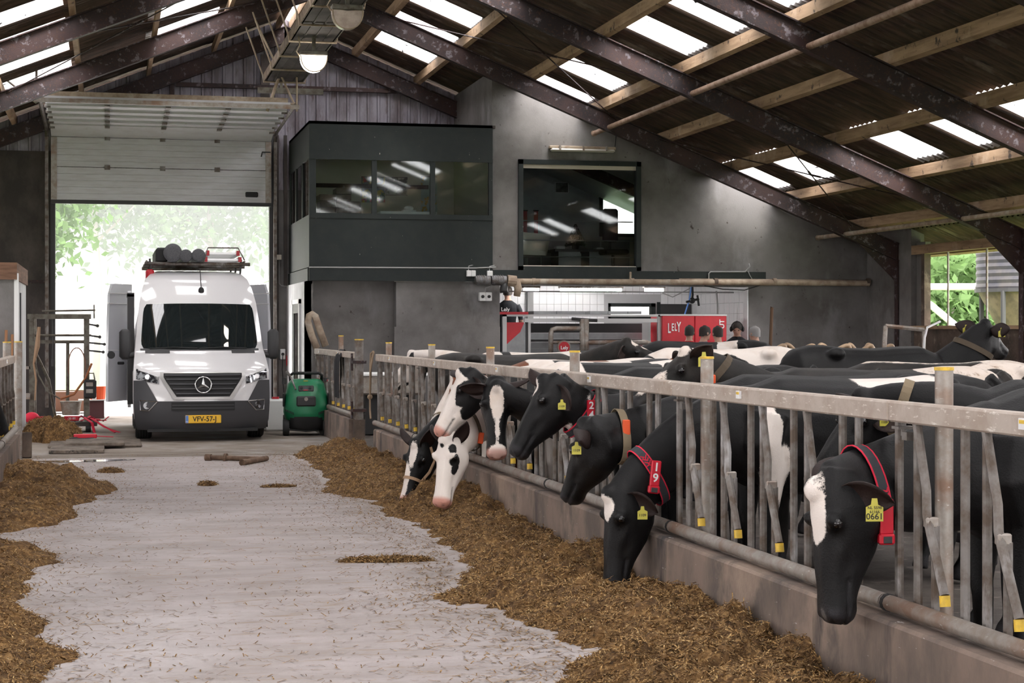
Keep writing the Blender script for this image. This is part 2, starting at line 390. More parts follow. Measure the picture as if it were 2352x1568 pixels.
# ribbed steel cladding, one panel after another
PW = .60; x = XL
while x < 6.9:
    prof = []
    for r in range(3):
        q = x + r * .2
        prof += [(q, 0), (q + .13, 0), (q + .145, .035), (q + .185, .035)]
    prof.append((x + PW, 0))
    zlo = 4.30 if x < XD1 + .1 else 2.4
    zhi = lambda X: zroof(X) - .02
    b = MB(); n = len(prof); v = []
    for (X, dy) in prof: v.append((X, YG + .10 - dy, zlo)); 
    for (X, dy) in prof: v.append((X, YG + .10 - dy, zhi(X)))
    b.add(v, [(i, i + 1, n + i + 1, n + i) for i in range(n - 1)])
    b.build('cladding_panel', m_clad, g, world=True); x += PW
b = MB(); b.box((1.25, YG - .09, 6.28), (6.2, YG + .0, 6.36)); b.build('cladding_rail', m_rust, g, world=True)
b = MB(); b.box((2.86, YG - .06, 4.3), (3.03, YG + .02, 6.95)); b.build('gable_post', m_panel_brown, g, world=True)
for px in (345, 395):
    p = atY(px, 200, YG - .1); b = MB(); b.box((p.x - .045, YG - .12, 4.4), (p.x + .045, YG - .05, p.z + (.0 if px == 345 else .15))); b.build('cladding_stud', m_rust, g, world=True)
b = MB(); b.box((XD0 - .04, YG - .06, 0), (XD0 + .05, YG + .1, ZD + .1)); b.build('door_jamb', m_dark, g, world=True)
b = MB(); b.box((XD1 - .02, YG - .08, 0), (XD1 + .10, YG + .1, 5.4)); b.build('door_jamb', m_dark, g, world=True)
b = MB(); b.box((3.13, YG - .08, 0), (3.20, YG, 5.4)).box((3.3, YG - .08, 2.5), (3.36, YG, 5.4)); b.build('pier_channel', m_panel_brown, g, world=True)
# back wall behind the milking room
MB().box((6.8, YX, -.2), (XE + .4, YX + .2, 1.7)).box((6.8, YX, 1.7), (10.45, YX + .2, 6.0)).box((11.95, YX, 1.7), (XE + .4, YX + .2, 4.4)).box((11.35, YX, 2.52), (11.95, YX + .2, 4.4)).box((10.45, YX, 2.52), (11.35, YX + .2, 3.72)).build('wall_far', m_cream, None, kind='structure')

# overhead sectional door pulled up
sd = thing('door_1', kind='structure', loc=(0, YG - .12, 0)); sd['label'] = 'white sectional overhead door, half pulled up under the roof'
m_door = M('white_door_panel', (.60, .60, .63), .5, col2=(.54, .53, .55), scale=3, stretch=(1, 1, 8), layers=[((.42, .39, .38), 8, .66, .72, (1, 1, 2))])
yd = YG - .17; xa, xb = XD0 - .02, XD1 + .0
def dpanel(z0, z1):
    b = MB(); n = 5
    for k in range(n):
        a0 = z0 + (z1 - z0) * k / n; a1 = z0 + (z1 - z0) * (k + 1) / n
        b.box((xa, yd - .022 + (.004 if k % 2 else 0), a0 + .003), (xb, yd + .02, a1))
    b.build('door_panel', m_door, sd, world=True)
zA, zB_, zC = ZD + .10, ZD + .72, ZD + 1.27
dpanel(zA, zB_ - .01); dpanel(zB_ + .0, zC)
ZT = zC + .15
for k in range(6):                                           # panels lying back along the roof tracks
    y1 = yd - .12 - k * .60; y0 = y1 - .585
    b = MB(); zt = ZT + .02 * k
    if k == 0: b.loft([[(X, yd - .02, zC + .01), (X, yd + .02, zC + .01), (X, y0, zt + .04), (X, y0, zt)] for X in (xa, xb)])
    else: b.box((xa, y0, zt), (xb, y1, zt + .04)); b.box((xa, y0 + .02, zt - .025), (xb, y0 + .06, zt))
    b.build('door_panel', m_door, sd, world=True)
    for X in (xa + .03, xb - .03): MB().box((X - .05, y0 + .1, zt - .05), (X + .05, y0 + .18, zt - .0)).build('roller_bracket', m_steel_d, sd, world=True)
    for q in range(1, 4):
        X = xa + (xb - xa) * q / 4
        MB().box((X - .045, y0 - .09, zt - .03), (X + .045, y0 + .13, zt - .004)).build('hinge', m_steel_d, sd, world=True)
for z in (zB_, zC):
    for q in range(1, 4):
        X = xa + (xb - xa) * q / 4; MB().box((X - .05, yd - .05, z - .045), (X + .05, yd - .022, z + .04)).build('hinge', m_steel_d, sd, world=True)
for X in (xa + .05, xb - .05):
    MB().box((X - .055, yd - .035, zA), (X + .055, yd - .021, zC)).build('end_stile', m_steel, sd, world=True)
MB().box((xa, yd - .03, zA - .07), (xb, yd + .03, zA)).build('bottom_seal', m_dark, sd, world=True)
p = atY(578, 447, yd - .03); MB().box((p.x - .12, yd - .05, p.z - .05), (p.x + .12, yd - .02, p.z + .05), bev=.02).build('grip_recess', m_black, sd, world=True)
p = atY(612, 352, yd - .03); b = MB(); b.tube([(p.x + .08, yd - .03, p.z + .02), (p.x - .08, yd - .05, p.z + .02), (p.x - .1, yd - .05, p.z - .07)], .014, 6); b.build('latch', m_dark, sd, world=True)
for X in (xa - .08, xb + .08):
    b = MB(); b.box((X - .03, yd - .06, .2), (X + .03, yd + .04, zC)); b.tube([(X, yd, zC), (X, yd - .1, ZT - .03), (X, yd - .35, ZT), (X, yd - 3.72, ZT + .1)], .035, 4); b.build('track', m_steel_d, sd, world=True)
b = MB(); ye = yd - 3.78
b.box((xa - .14, ye - .03, ZT + .02), (xb + .14, ye + .02, ZT + .09)); b.build('track_end_bar', m_steel, sd, world=True)
b = MB(); b.box((xa + .06, ye + .1, ZT + .14), (xb - .04, ye + .2, ZT + .22)); b.tube([(xa - .1, ye + .1, ZT + .12), (xb + .1, ye + .1, ZT + .12)], .022, 8); b.build('spring_shaft', m_tanpipe, sd, world=True)
for X, top in ((xa - .12, zb(xa) + .1),):
    b = MB(); b.box((X - .02, ye, ZT), (X + .02, ye + .01, ZT + .62)); b.tube([(X - .55, ye, ZT + .42), (X, ye, ZT)], .018, 4); b.build('hanger_strap', m_steel, sd, world=True)
b = MB(); X = xb + .1
b.tube([(X, ye, ZT - .02), (X, ye, 7.1)], .016, 4); b.tube([(X, ye + .1, ZT + .05), (2.35, ye + .3, 7.2)], .018, 4); b.tube([(X - .45, ye + .6, ZT + .05), (3.1, ye, 6.75)], .03, 6); b.build('hanger_strap', m_tanpipe, sd, world=True)

# ------------------------------------------------------------------ inner building: concrete wall with window and milking-room opening
iw = thing('wall_inner', kind='structure', loc=(6.7, YW, 0))
X0 = atY(1130, 500, YW).x; XO0 = atY(1148, 700, YW).x; XO1 = atY(1720, 700, YW).x
ZO = atY(1430, 657, YW).z; wxa, wxb = atY(1190, 500, YW).x, atY(1471, 500, YW).x
wz0, wz1 = atY(1200, 622, YW).z, atY(1200, 366, YW).z
def wbox(name, a, b, m=m_conc): return MB().box(a, b).build(name, m, iw, world=True)
d2 = .22
wbox('lower_panel', (atY(910, 700, YW).x, YW, -.2), (XO0, YW + d2, 2.5))
wbox('lower_panel', (XO1, YW, -.2), (XE, YW + d2, ZO))
wbox('middle_panel', (X0, YW, ZO), (wxa, YW + d2, wz1)); wbox('middle_panel', (wxa, YW, ZO), (wxb, YW + d2, wz0)); wbox('middle_panel', (wxb, YW, ZO), (XE, YW + d2, wz1 - 1.6))
b = MB(); b.prism([(X0, wz1), (wxb, wz1), (wxb, wz1 - 1.6), (XE, wz1 - 1.6), (XE, zroof(XE) - .05), (X0, zroof(X0) - .05)], YW, YW + d2); b.build('upper_panel', m_conc, iw, world=True)
wbox('ledge_step', (atY(905, 790, YW).x, YW - .03, -.2), (XO0, YW, atY(1000, 750, YW).z))
wbox('ledge_step', (XO1, YW - .03, -.2), (XE, YW, atY(1800, 749, YW).z))
b = MB(); b.prism([(X0, 2.5), (X0 + .2, 2.5), (X0 + .2, zroof(X0) - .12), (X0, zroof(X0) - .05)], YW + d2, YG + .1); b.build('return_wall', m_conc, iw, world=True)
wbox('recess_wall', (3.40, YW + .3, -.2), (atY(912, 700, YW).x, YW + .45, 2.52), m_conc_d)
m_whitewall = M('pale_side_wall', (.55, .56, .58), .6, col2=(.42, .42, .44), scale=1.5)
wbox('side_wall', (3.36, YW + .0, -.2), (3.45, YG, 2.5), m_whitewall)
wbox('recess_edge', (3.36, YW - .0, -.2), (3.48, YW + .3, 2.5), m_conc_d)
dd = thing('door_2', kind='structure', loc=(3.36, YW + 1.6, 0))
MB().box((3.33, YW + .9, 0), (3.362, YW + 2.0, 2.12)).build('door_leaf', m_dark, dd, world=True)
MB().box((3.32, YW + .82, 0), (3.362, YW + .9, 2.2)).box((3.32, YW + 2.0, 0), (3.362, YW + 2.08, 2.2)).box((3.32, YW + .82, 2.12), (3.362, YW + 2.08, 2.2)).build('door_frame', m_white, dd, world=True)
MB().box((3.322, YW + 1.1, .6), (3.334, YW + 1.8, 1.95)).build('door_pane', m_glass, dd, world=True)
# timber band over the opening
a = atY(1120, 640, YW); b_ = atY(1756, 640, YW); zt = atY(1400, 622, YW).z; zl = atY(1400, 641, YW).z
tr = MB(); tr.box((a.x, YW - .07, zl), (b_.x, YW, zt)); tr.build('trim_1', m_green, None, kind='structure')
# window in the concrete wall
w1 = thing('window_1', kind='structure', loc=(wxa, YW, wz0))
fw = .085
b = MB()
for (p, q) in (((wxa, wz0), (wxb, wz0 + fw)), ((wxa, wz1 - fw), (wxb, wz1)), ((wxa, wz0), (wxa + fw, wz1)), ((wxb - fw, wz0), (wxb, wz1))): b.box((p[0], YW - .05, p[1]), (q[0], YW + .12, q[1]))
b.build('window_frame', m_green, w1, world=True)
MB().box((wxa + fw, YW + .0, wz1 - fw - .07), (wxb - fw, YW + .04, wz1 - fw)).build('blind_box', m_cream, w1, world=True)
MB().box((wxa + fw, YW + .03, wz0 + fw), (wxb - fw, YW + .04, wz1 - fw)).build('window_pane', m_glass, w1, world=True)
MB().box((wxa + fw - .01, YW - .02, wz0 + fw - .02), (wxb - fw + .01, YW + .02, wz0 + fw + .015)).build('window_sill', m_cream, w1, world=True)
for py in (508, 552, 590):
    z = atY(1300, py, YW + .3).z; MB().tube([(wxa + .05, YW + .3, z), (wxb - .05, YW + .3, z)], .012, 6).build('guard_rail', m_steel_s, w1, world=True)
# office cabin of dark green boards, hung on the wall
oc = thing('wall_cabin', kind='structure', loc=(3.4, YW, 2.5))
ox0, ox1 = atY(710, 400, YW - .06).x, X0; yf = YW - .06
zz = [atY(900, py, yf).z for py in (645, 614, 495, 366, 282)]
def ob(name, a, b, m=m_green): return MB().box(a, b).build(name, m, oc, world=True)
ob('lower_board', (ox0, yf, zz[1]), (ox1, yf + .06, zz[2])); ob('base_board', (ox0, yf - .02, zz[0]), (ox1, yf + .06, zz[1] - .012)); ob('upper_board', (ox0, yf, zz[3]), (ox1, yf + .06, zz[4]))
ob('side_board', (ox0, yf + .06, zz[1]), (ox0 + .06, YG, zz[2]), m_green); ob('side_board', (ox0, yf + .06, zz[3]), (ox0 + .06, YG, zz[4]), m_green); ob('side_base_board', (ox0 - .02, yf + .06, zz[0] - .06), (ox0 + .06, YG, zz[1] - .02), m_green)
MB().tube([(ox0, yf - .025, zz[1] - .01), (ox1 - .3, yf - .025, zz[1] + .0), (ox1 + .05, yf - .025, zz[1] + .02)], .013, 6).build('conduit', m_grey_cable, oc, world=True)
for px in (860, 994):
    p = atY(px, 430, yf); ob('mullion', (p.x - .045, yf, zz[2]), (p.x + .045, yf + .06, zz[3]))
ob('corner_post', (ox0, yf, zz[2]), (ox0 + .12, yf + .08, zz[3])); ob('corner_post', (ox1 - .07, yf, zz[2]), (ox1, yf + .06, zz[3]))
ob('sill_strip', (ox0, yf - .015, zz[2] - .06), (ox1, yf + .01, zz[2] + .03)); ob('head_strip', (ox0, yf - .015, zz[3] - .02), (ox1, yf + .01, zz[3] + .04))
for (q0, q1) in ((ox0 + .12, atY(860, 430, yf).x - .045), (atY(860, 430, yf).x + .045, atY(994, 430, yf).x - .045), (atY(994, 430, yf).x + .045, ox1 - .07)):
    ob('window_pane', (q0, yf + .02, zz[2] + .03), (q1, yf + .028, zz[3] - .02), m_glass)
for k in range(3):
    y0 = yf + .1 + k * 1.1; ob('side_mullion', (ox0, y0 + 1.0, zz[2]), (ox0 + .05, y0 + 1.1, zz[3])); ob('side_pane', (ox0 + .02, y0, zz[2]), (ox0 + .026, y0 + 1.0, zz[3]), m_glass)
ob('cabin_floor', (ox0 + .05, yf + .06, zz[0] + .02), (X0 + .2, YG, zz[0] + .12), m_panel_brown); ob('cabin_roof', (ox0, yf, zz[4] - .05), (X0 + .05, YG, zz[4]), m_panel_brown)
ob('cabin_back', (ox0 + .06, YG - .2, zz[0]), (X0, YG - .12, zz[4] - .05), m_cream); ob('cabin_rail', (ox0 + .06, YG - .23, zz[3] - .0 - .25), (ox0 + 2.7, YG - .2, zz[3] - .17), m_rust)
ob('cabin_inner_wall', (X0 - .06, YW + .1, zz[0]), (X0 - .01, YG - .1, zz[4]), m_cream); ob('cabin_ceiling', (ox0 + .06, yf + .06, zz[4] - .12), (X0, YG, zz[4] - .06), m_cream)
dx = atY(1065, 420, YG - .3).x; ob('inner_door_frame', (dx - .1, YG - .26, zz[0]), (dx - .0, YG - .2, zz[3] - .2), m_rust); ob('inner_door_leaf', (dx + .05, YG - 1.0, zz[0]), (dx + .1, YG - .2, zz[3] - .1), m_white); ob('inner_door_gap', (dx, YG - .21, zz[0]), (dx + .35, YG - .2, zz[3] - .15), m_dark)
# eave wall with open window bays
ew = thing('wall_eave', kind='structure', loc=(XE, 20, 0))
MB().box((XE, YW - 1.85, -.2), (XE + .25, YX, 3.6)).build('concrete_panel', m_conc, ew, world=True)
m_brwall = M('splashed_brown_wall', (.12, .088, .068), .9, col2=(.06, .045, .036), scale=2, bump=.3, layers=[((.2, .155, .12), 5, .56, .68, (1, 1, 1))])
MB().box((XE + .05, YB, -.2), (XE + .25, YW - 1.85, 1.68)).build('lower_panel', m_brwall, ew, world=True)
MB().box((XE - .02, YB, 1.66), (XE + .3, YW - 1.85, 1.72)).build('sill_plank', m_wood, ew, world=True)
MB().box((XE + .0, YB, 2.98), (XE + .1, YW - 1.85, 3.14)).build('head_plank', m_wood, ew, world=True)
for fy in FR[1:]:
    MB().box((XE + .1, fy - .9, 1.6), (XE + .2, fy - .07, 3.2)).build('infill_panel', m_conc_d, ew, world=True)
    MB().box((XE + .02, fy - 1.02, 1.7), (XE + .14, fy - .9, 3.0)).build('window_post', m_brwall, ew, world=True)
    for q in (1.75, 3.1): MB().tube([(XE + .1, fy - q, 1.7), (XE + .1, fy - q, 3.0)], .018, 6).build('window_bar', m_steel, ew, world=True)
cr = sheet_mesh(1.0, 'eave_sheet')
for k in range(34):
    o = link('eave_sheet', cr, None, ew, loc=(0, YW - 1.4 - (k + 1) * SW - 20, zroof(XE) + .05), rot=(0, ang, 0))
    if len(cr.materials) == 0: cr.materials.append(m_sheet)
# far side wall: low wall, open bays above; wall behind the camera with an open gateway
ol = thing('wall_opposite', kind='structure', loc=(XL, 10, 0))
MB().box((XL - .2, YB, -.2), (XL, YG, 1.2)).build('lower_panel', m_conc_d, ol, world=True)
MB().box((XL - .2, YB, 2.4), (XL, YG, 3.4)).build('upper_panel', m_conc_d, ol, world=True)
ob_ = thing('wall_behind', kind='structure', loc=(3, YB, 0))
MB().box((XL - .2, YB - .2, -.2), (-2.2, YB, 4.2)).build('wall_panel', m_conc_d, ob_, world=True)
MB().box((8.5, YB - .2, -.2), (XE + .3, YB, 1.7)).build('wall_panel', m_conc_d, ob_, world=True)
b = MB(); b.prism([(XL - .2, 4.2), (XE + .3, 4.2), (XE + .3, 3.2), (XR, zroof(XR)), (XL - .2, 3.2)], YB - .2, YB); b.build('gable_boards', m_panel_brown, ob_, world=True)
# ------------------------------------------------------------------ feed fences
RX_, RZ1, RZ0 = 3.40, 1.335, 1.245                      # rail x, top, bottom
PY_ = [atX(px, 900, RX_).y for px in (877, 974, 1105, 1296, 1590, 2124)]
PITCH_ = (PY_[0] - PY_[-1]) / 5 / 5
def bar_bits(b, pts, r=.021): b.tube(pts, r, 8)
def fence_panel(nplace, label, group):
    """local frame: y = 0 at the far end, runs to -y; x = 0 is the bar plane"""
    t = thing('feed_fence_panel', label, 'feed fence', group=group); L_ = nplace * PITCH_
    b = MB(); b.box((-.045, -L_ + .006, RZ0), (.035, -.006, RZ1), bev=.008); b.build('top_rail', m_rail, t)
    b = MB(); b.tube([(-.055, -L_ + .004, KZ + .05), (-.055, -.004, KZ + .05)], .036, 12); b.build('bottom_rail', m_steel, t, smooth=True, angle=40)
    for k in range(nplace):
        y0 = -k * PITCH_ - .024; p = PITCH_
        b = MB(); b.tube([(0, y0, KZ), (0, y0, RZ0 + .02)], .0205, 8); b.build('upright', m_steel_d, t, smooth=True, angle=40)
        b = MB(); b.tube([(.0, y0 - .30 * p, KZ), (.0, y0 - .30 * p, RZ0 + .02)], .0205, 8); b.build('upright', m_steel_d, t, smooth=True, angle=40)
        zp = .845
        b = MB(); b.tube([(.0, y0 - .57 * p, KZ), (.0, y0 - .57 * p, zp - .02)], .0195, 8); b.build('half_upright', m_steel_d, t, smooth=True, angle=40)
        b = MB(); b.tube([(-.02, y0 - .345 * p, RZ0 + .01), (-.02, y0 - .50 * p, zp + .12), (-.035, y0 - .555 * p, zp + .02), (-.03, y0 - .60 * p, zp - .06), (-.03, y0 - .80 * p, KZ + .15)], .0205, 8)
        o = b.build('swing_bar', m_steel_d, t, smooth=True, angle=40)
        b = MB(); b.tube([(-.03, y0 - .80 * p, KZ + .15), (-.03, y0 - .812 * p, KZ + .105)], .0225, 10); b.build('end_cap', m_yellow, o, smooth=True, angle=40)
        b = MB(); b.box((-.05, y0 - .60 * p, zp - .03), (.01, y0 - .54 * p, zp + .015), bev=.006); b.build('pivot_plate', m_steel, o)
    b = MB(); b.box((-.058, -L_ * .40, RZ0 + .03), (-.0455, -L_ * .40 + .055, RZ0 + .072)); o = b.build('maker_sticker', m_white, t)
    b = MB(); b.box((-.0595, -L_ * .40 + .006, RZ0 + .052), (-.0575, -L_ * .40 + .048, RZ0 + .066)); b.build('sticker_bar', m_yellow, o)
    b = MB(); b.box((-.04, -.10, RZ0 - .03), (.045, -.03, RZ0 - .018)).tube([(0, -.065, RZ0 - .06), (0, -.065, RZ0 + .01)], .012, 6).box((-.03, -.16, RZ0 - .075), (.04, -.11, RZ0 - .04)); b.build('rail_clamp', m_steel_d, t)
    b = MB(); b.tube([(-.055, -.02, KZ + .05), (-.055, -.045, KZ + .05)], .040, 12); b.build('rail_sleeve', m_black, t)
    return t
GRP = 'panels of the long feed fence'
CLIP = {0: 'feed fence panel beside the open passage, with a rope tied on its end post', }
pan = fence_panel(5, 'x', GRP)
lab = ['feed fence panel whose end carries a knotted rope, beside the open passage', 'feed fence panel through which the halter cow and the spotted white cow reach',
       'feed fence panel in front of the cow wearing collar plate 24', 'feed fence panel with the cow wearing collar plate 19 reaching through',
       'feed fence panel with the big black white-blazed cow wearing tag 0661 reaching through', 'feed fence panel past the cow with ear tag 0661, over her shoulder', 'feed fence panel farthest from the passage, empty of cows']
ends = [PY_[0] + .27] + [PY_[0] + .27 - 5 * PITCH_ * k for k in range(1, 7)]
for k, y in enumerate(ends):
    if k == 0: pan.location = (RX_, y, 0); pan['label'] = lab[0]; 
    else: dup(pan, (RX_, y, 0), label=lab[k])
pole0 = None
m_postcap = m_yellow
plab = ['standing next to the rope beside the passage', 'behind the white cow', 'next to the cow with the pink nose', 'behind the cow with plate 24', 'level with the cow with plate 19', 'level with the cow with tag 0661', 'beyond the cow with tag 0661', 'at the empty end']
def post(X, Y, zt, label, r=.039, group='galvanised fence posts'):
    t = thing('fence_post', label, 'post', (X, Y, 0), group=group)
    b = MB(); b.cyl((0, 0, -.05), r, zt + .05 - .012, 16); b.build('pole', m_steel, t, smooth=True, angle=40)
    b = MB(); b.cyl((0, 0, zt - .012), r + .003, .014, 16); b.build('yellow_cap', m_yellow, t, smooth=True, angle=40)
    return t
for k in range(8):
    y = PY_[0] - k * 5 * PITCH_
    post(RX_ + .09, y, 1.488, 'round galvanised post with yellow cap, ' + plab[k])
# gate side of the passage
gp = fence_panel(5, 'feed fence panel with a dark jacket hung over its top rail', 'panels by the passage gate'); gp.location = (RX_, 27.25, 0)
gp2 = fence_panel(3, 'short feed fence panel beside the green pressure washer', 'panels by the passage gate'); gp2.location = (RX_, 29.15, 0)
tp = thing('gate_post', 'thick rusty round gate post at the passage', 'post', (RX_ + .0, 24.1, 0))
b = MB(); b.cyl((0, 0, -.05), .062, 1.56, 16); b.build('pole', m_steel_d, tp, smooth=True, angle=40)
b = MB(); b.cyl((0, 0, 1.505), .065, .015, 16); b.build('yellow_cap', m_yellow, tp)
b = MB(); b.cyl((0, 0, -.02), .085, .42, 14); b.build('foot_sleeve', m_brwall, tp, smooth=True, angle=40)
for z in (1.22, .55):
    b = MB(); b.box((-.1, -.09, z - .04), (.09, .09, z)); b.tube([(-.09, .08, z - .14), (-.09, .08, z + .1)], .018, 6); b.build('hinge', m_rust, tp)
for (px, Y, zt) in ((760, 26.8, 1.56),): post(RX_ + .1, Y, zt, 'round galvanised post with yellow cap, above the hung jacket', group='gate posts')
# opposite feed fence at the alley's other side
lp = fence_panel(5, 'feed fence panel on the opposite kerb, beside the tool shed', 'panels of the opposite feed fence')
lp.rotation_euler = (0, 0, math.pi); lp.location = (-1.15, 22.0 - 5 * PITCH_, 0)
lp2 = dup(lp, (-1.15, 22.0 - 10 * PITCH_, 0), math.pi, 'feed fence panel on the opposite kerb, over the black cow')
for (px, py, zt) in ((16, 22.6, 1.50), (42, 23.2, 1.5)):
    p = atY(px, 800, py); post(p.x, py, zt, 'stubby galvanised post by the tool shed' if px == 42 else 'stubby galvanised post next to two fork handles', r=.05, group='posts by the tool shed')
# ------------------------------------------------------------------ feed heaps
_tab = rng.random((256, 256))
def vnoise(x, y):
    xi = np.floor(x).astype(int); yi = np.floor(y).astype(int); fx = x - xi; fy = y - yi
    fx = fx * fx * (3 - 2 * fx); fy = fy * fy * (3 - 2 * fy)
    g = lambda a, b: _tab[a % 256, b % 256]
    return (g(xi, yi) * (1 - fx) + g(xi + 1, yi) * fx) * (1 - fy) + (g(xi, yi + 1) * (1 - fx) + g(xi + 1, yi + 1) * fx) * fy
def nfbm(x, y, o=5, gain=.55):
    s = 0; a = 1; t = 0
    for k in range(o):
        s = s + a * vnoise(x * 2 ** k + 17 * k, y * 2 ** k + 31 * k); t += a; a *= gain
    return s / t
m_feed = M('silage', (.20, .108, .038), .9, col2=(.08, .040, .014), scale=9, lo=.38, hi=.62, bump=.9, bscale=60, bdist=.02,
           layers=[((.34, .20, .08), 26, .52, .64, (1, 1, 1)), ((.05, .03, .015), 45, .58, .68, (1, 1, 1)), ((.45, .34, .18), 75, .64, .70, (1, 1, 1))])
m_mix = M('mixed_straw', (.31, .175, .062), .85, col2=(.12, .062, .02), scale=38, lo=.44, hi=.52, layers=[((.56, .38, .17), 57, .56, .60, (1, 1, 1)), ((.07, .04, .018), 71, .58, .62, (1, 1, 1))])
m_chip = M('maize_chips', (.68, .54, .32), .8, col2=(.38, .26, .12), scale=30)
def heap_mesh(X, Y, H, keep, name, parent_label, nblade, nchip, cat='feed heap'):
    """X, Y, H: grids of a height field; keep: where feed lies; then loose blades and chips on it"""
    ny, nx = X.shape
    idx = -np.ones((ny, nx), int); m = keep
    cell = m[:-1, :-1] | m[1:, :-1] | m[:-1, 1:] | m[1:, 1:]
    use = np.zeros((ny, nx), bool)
    use[:-1, :-1] |= cell; use[1:, :-1] |= cell; use[:-1, 1:] |= cell; use[1:, 1:] |= cell
    idx[use] = np.arange(use.sum())
    v = np.stack([X[use], Y[use], np.where(m, H, -.02)[use]], 1)
    j, i = np.nonzero(cell)
    f = np.stack([idx[j, i], idx[j, i + 1], idx[j + 1, i + 1], idx[j + 1, i]], 1)
    c0 = Vector((float(X[m].mean()), float(Y[m].mean()), 0)); t = thing(name, parent_label, cat, c0)
    me = bpy.data.meshes.new(name); me.from_pydata((v - np.array(c0)).tolist(), [], f.tolist()); me.polygons.foreach_set('use_smooth', [True] * len(me.polygons)); me.update()
    t2 = link('feed_mass', me, m_feed, t, kind='stuff')
    jj, ii = np.nonzero(m & (H > .006)); depth = Y[jj, ii] * CT + X[jj, ii] * ST
    w = 1 / np.maximum(depth, 3) ** 1.0; w /= w.sum()
    k = rng.choice(len(jj), nblade, p=w)
    dx = abs(X[0, 1] - X[0, 0]); 
    P = np.stack([X[jj[k], ii[k]], Y[jj[k], ii[k]], H[jj[k], ii[k]]], 1) + rng.normal(0, .012, (nblade, 3)) * np.array([1, 1, .35])
    P[:, 2] = np.maximum(P[:, 2], .004)
    L_ = rng.uniform(.012, .042, nblade); a = rng.uniform(0, 2 * np.pi, nblade); e = rng.normal(.1, .38, nblade); wd = rng.uniform(.0012, .0032, nblade)
    D = np.stack([np.cos(a) * np.cos(e), np.sin(a) * np.cos(e), np.sin(e)], 1) * L_[:, None]; Q = np.stack([-np.sin(a), np.cos(a), rng.normal(0, .5, nblade)], 1) * wd[:, None]
    mid = P + np.array([0, 0, .004]) + rng.normal(0, .004, (nblade, 3))
    V = np.stack([P - D - Q, P - D + Q, mid + Q, mid - Q, P + D + Q, P + D - Q], 1).reshape(-1, 3) - np.array(c0)
    base = np.arange(nblade)[:, None] * 6
    F = np.concatenate([base + np.array([0, 1, 2, 3]), base + np.array([3, 2, 4, 5])]).tolist()
    me = bpy.data.meshes.new('straw'); me.from_pydata(V.tolist(), [], F); me.update(); link('loose_straw', me, m_mix, t, kind='stuff')
    if nchip:
        k = rng.choice(len(jj), nchip, p=w); P = np.stack([X[jj[k], ii[k]], Y[jj[k], ii[k]], H[jj[k], ii[k]] + .006], 1) + rng.normal(0, .012, (nchip, 3)) * np.array([1, 1, .2])
        r = rng.uniform(.0025, .007, nchip)[:, None, None]; tri = rng.normal(0, 1, (nchip, 4, 3)); tri /= np.linalg.norm(tri, axis=2, keepdims=True)
        V = (P[:, None, :] + tri * r).reshape(-1, 3) - np.array(c0); base = np.arange(nchip)[:, None] * 4
        F = np.concatenate([base + np.array(q) for q in ([0, 1, 2], [0, 2, 3], [0, 3, 1], [1, 3, 2])]).tolist()
        me = bpy.data.meshes.new('chips'); me.from_pydata(V.tolist(), [], F); me.update(); link('loose_chips', me, m_chip, t, kind='stuff')
    return t
def interp(pts, y):
    pts = sorted(pts); return np.interp(y, [p[0] for p in pts], [p[1] for p in pts])
# heap along the long kerb
toe = [(lambda p: (p.y, p.x))(atZ(px, py, 0)) for px, py in ((660, 1046), (700, 1062), (722, 1082), (735, 1105), (745, 1132), (820, 1145), (868, 1160), (872, 1185), (940, 1210), (985, 1235), (1010, 1260), (1045, 1300), (1030, 1340), (1010, 1370), (1018, 1395), (1110, 1402), (1200, 1440), (1275, 1475), (1330, 1500), (1290, 1535), (1255, 1568))]
toe += [(4.0, 2.1), (2.0, 2.3), (23.6, 3.1)]; TOE_R = toe
top = [(lambda p: (p.y, p.z))(atX(px, py, KX)) for px, py in ((930, 1060), (1000, 1100), (1110, 1132), (1165, 1185), (1240, 1220), (1300, 1245), (1350, 1258), (1440, 1285), (1480, 1335), (1600, 1350), (1700, 1400), (1800, 1440), (1850, 1480), (1890, 1540), (1960, 1575))]
top += [(23.4, .05), (22.5, .12), (2.0, .1)]
ys = np.concatenate([np.arange(2.0, 12.0, .022), np.arange(12.0, 23.4, .034)]); xs = np.arange(1.55, KX + .02, .022)
X, Y = np.meshgrid(xs, ys)
tx = interp(toe, Y) + (nfbm(X * 1.5 + 3, Y * 2.2, 4) - .5) * .5 * (nfbm(X, Y * 5, 2)); th = interp(top, Y)
u = np.clip((X - tx) / np.maximum(KX - tx, .2), 0, 1)
crest = np.maximum(th, .09) * 1.0 + .07
H = np.minimum(1, u * 3.2) ** .75 * (crest * np.sin(np.clip(u * 1.9, 0, 1.57)) * (1 - .5 * np.clip((u - .75) * 4, 0, 1)) + th * .5 * np.clip((u - .75) * 4, 0, 1))
lump = np.clip(nfbm(X * 2.6, Y * 2.6, 3) - .42, 0, 1); H = H * (.62 + 1.3 * lump) + np.minimum(1, u * 5) * ((nfbm(X * 6, Y * 6, 4) - .5) * .17 + (nfbm(X * 30, Y * 30, 2) - .5) * .05)
keep = (u > 0) & (H > 0.004)
heap_mesh(X, Y, H, keep, 'feed_heap', 'long brown heap of silage lying along the kerb in front of the cows', 90000, 9000)
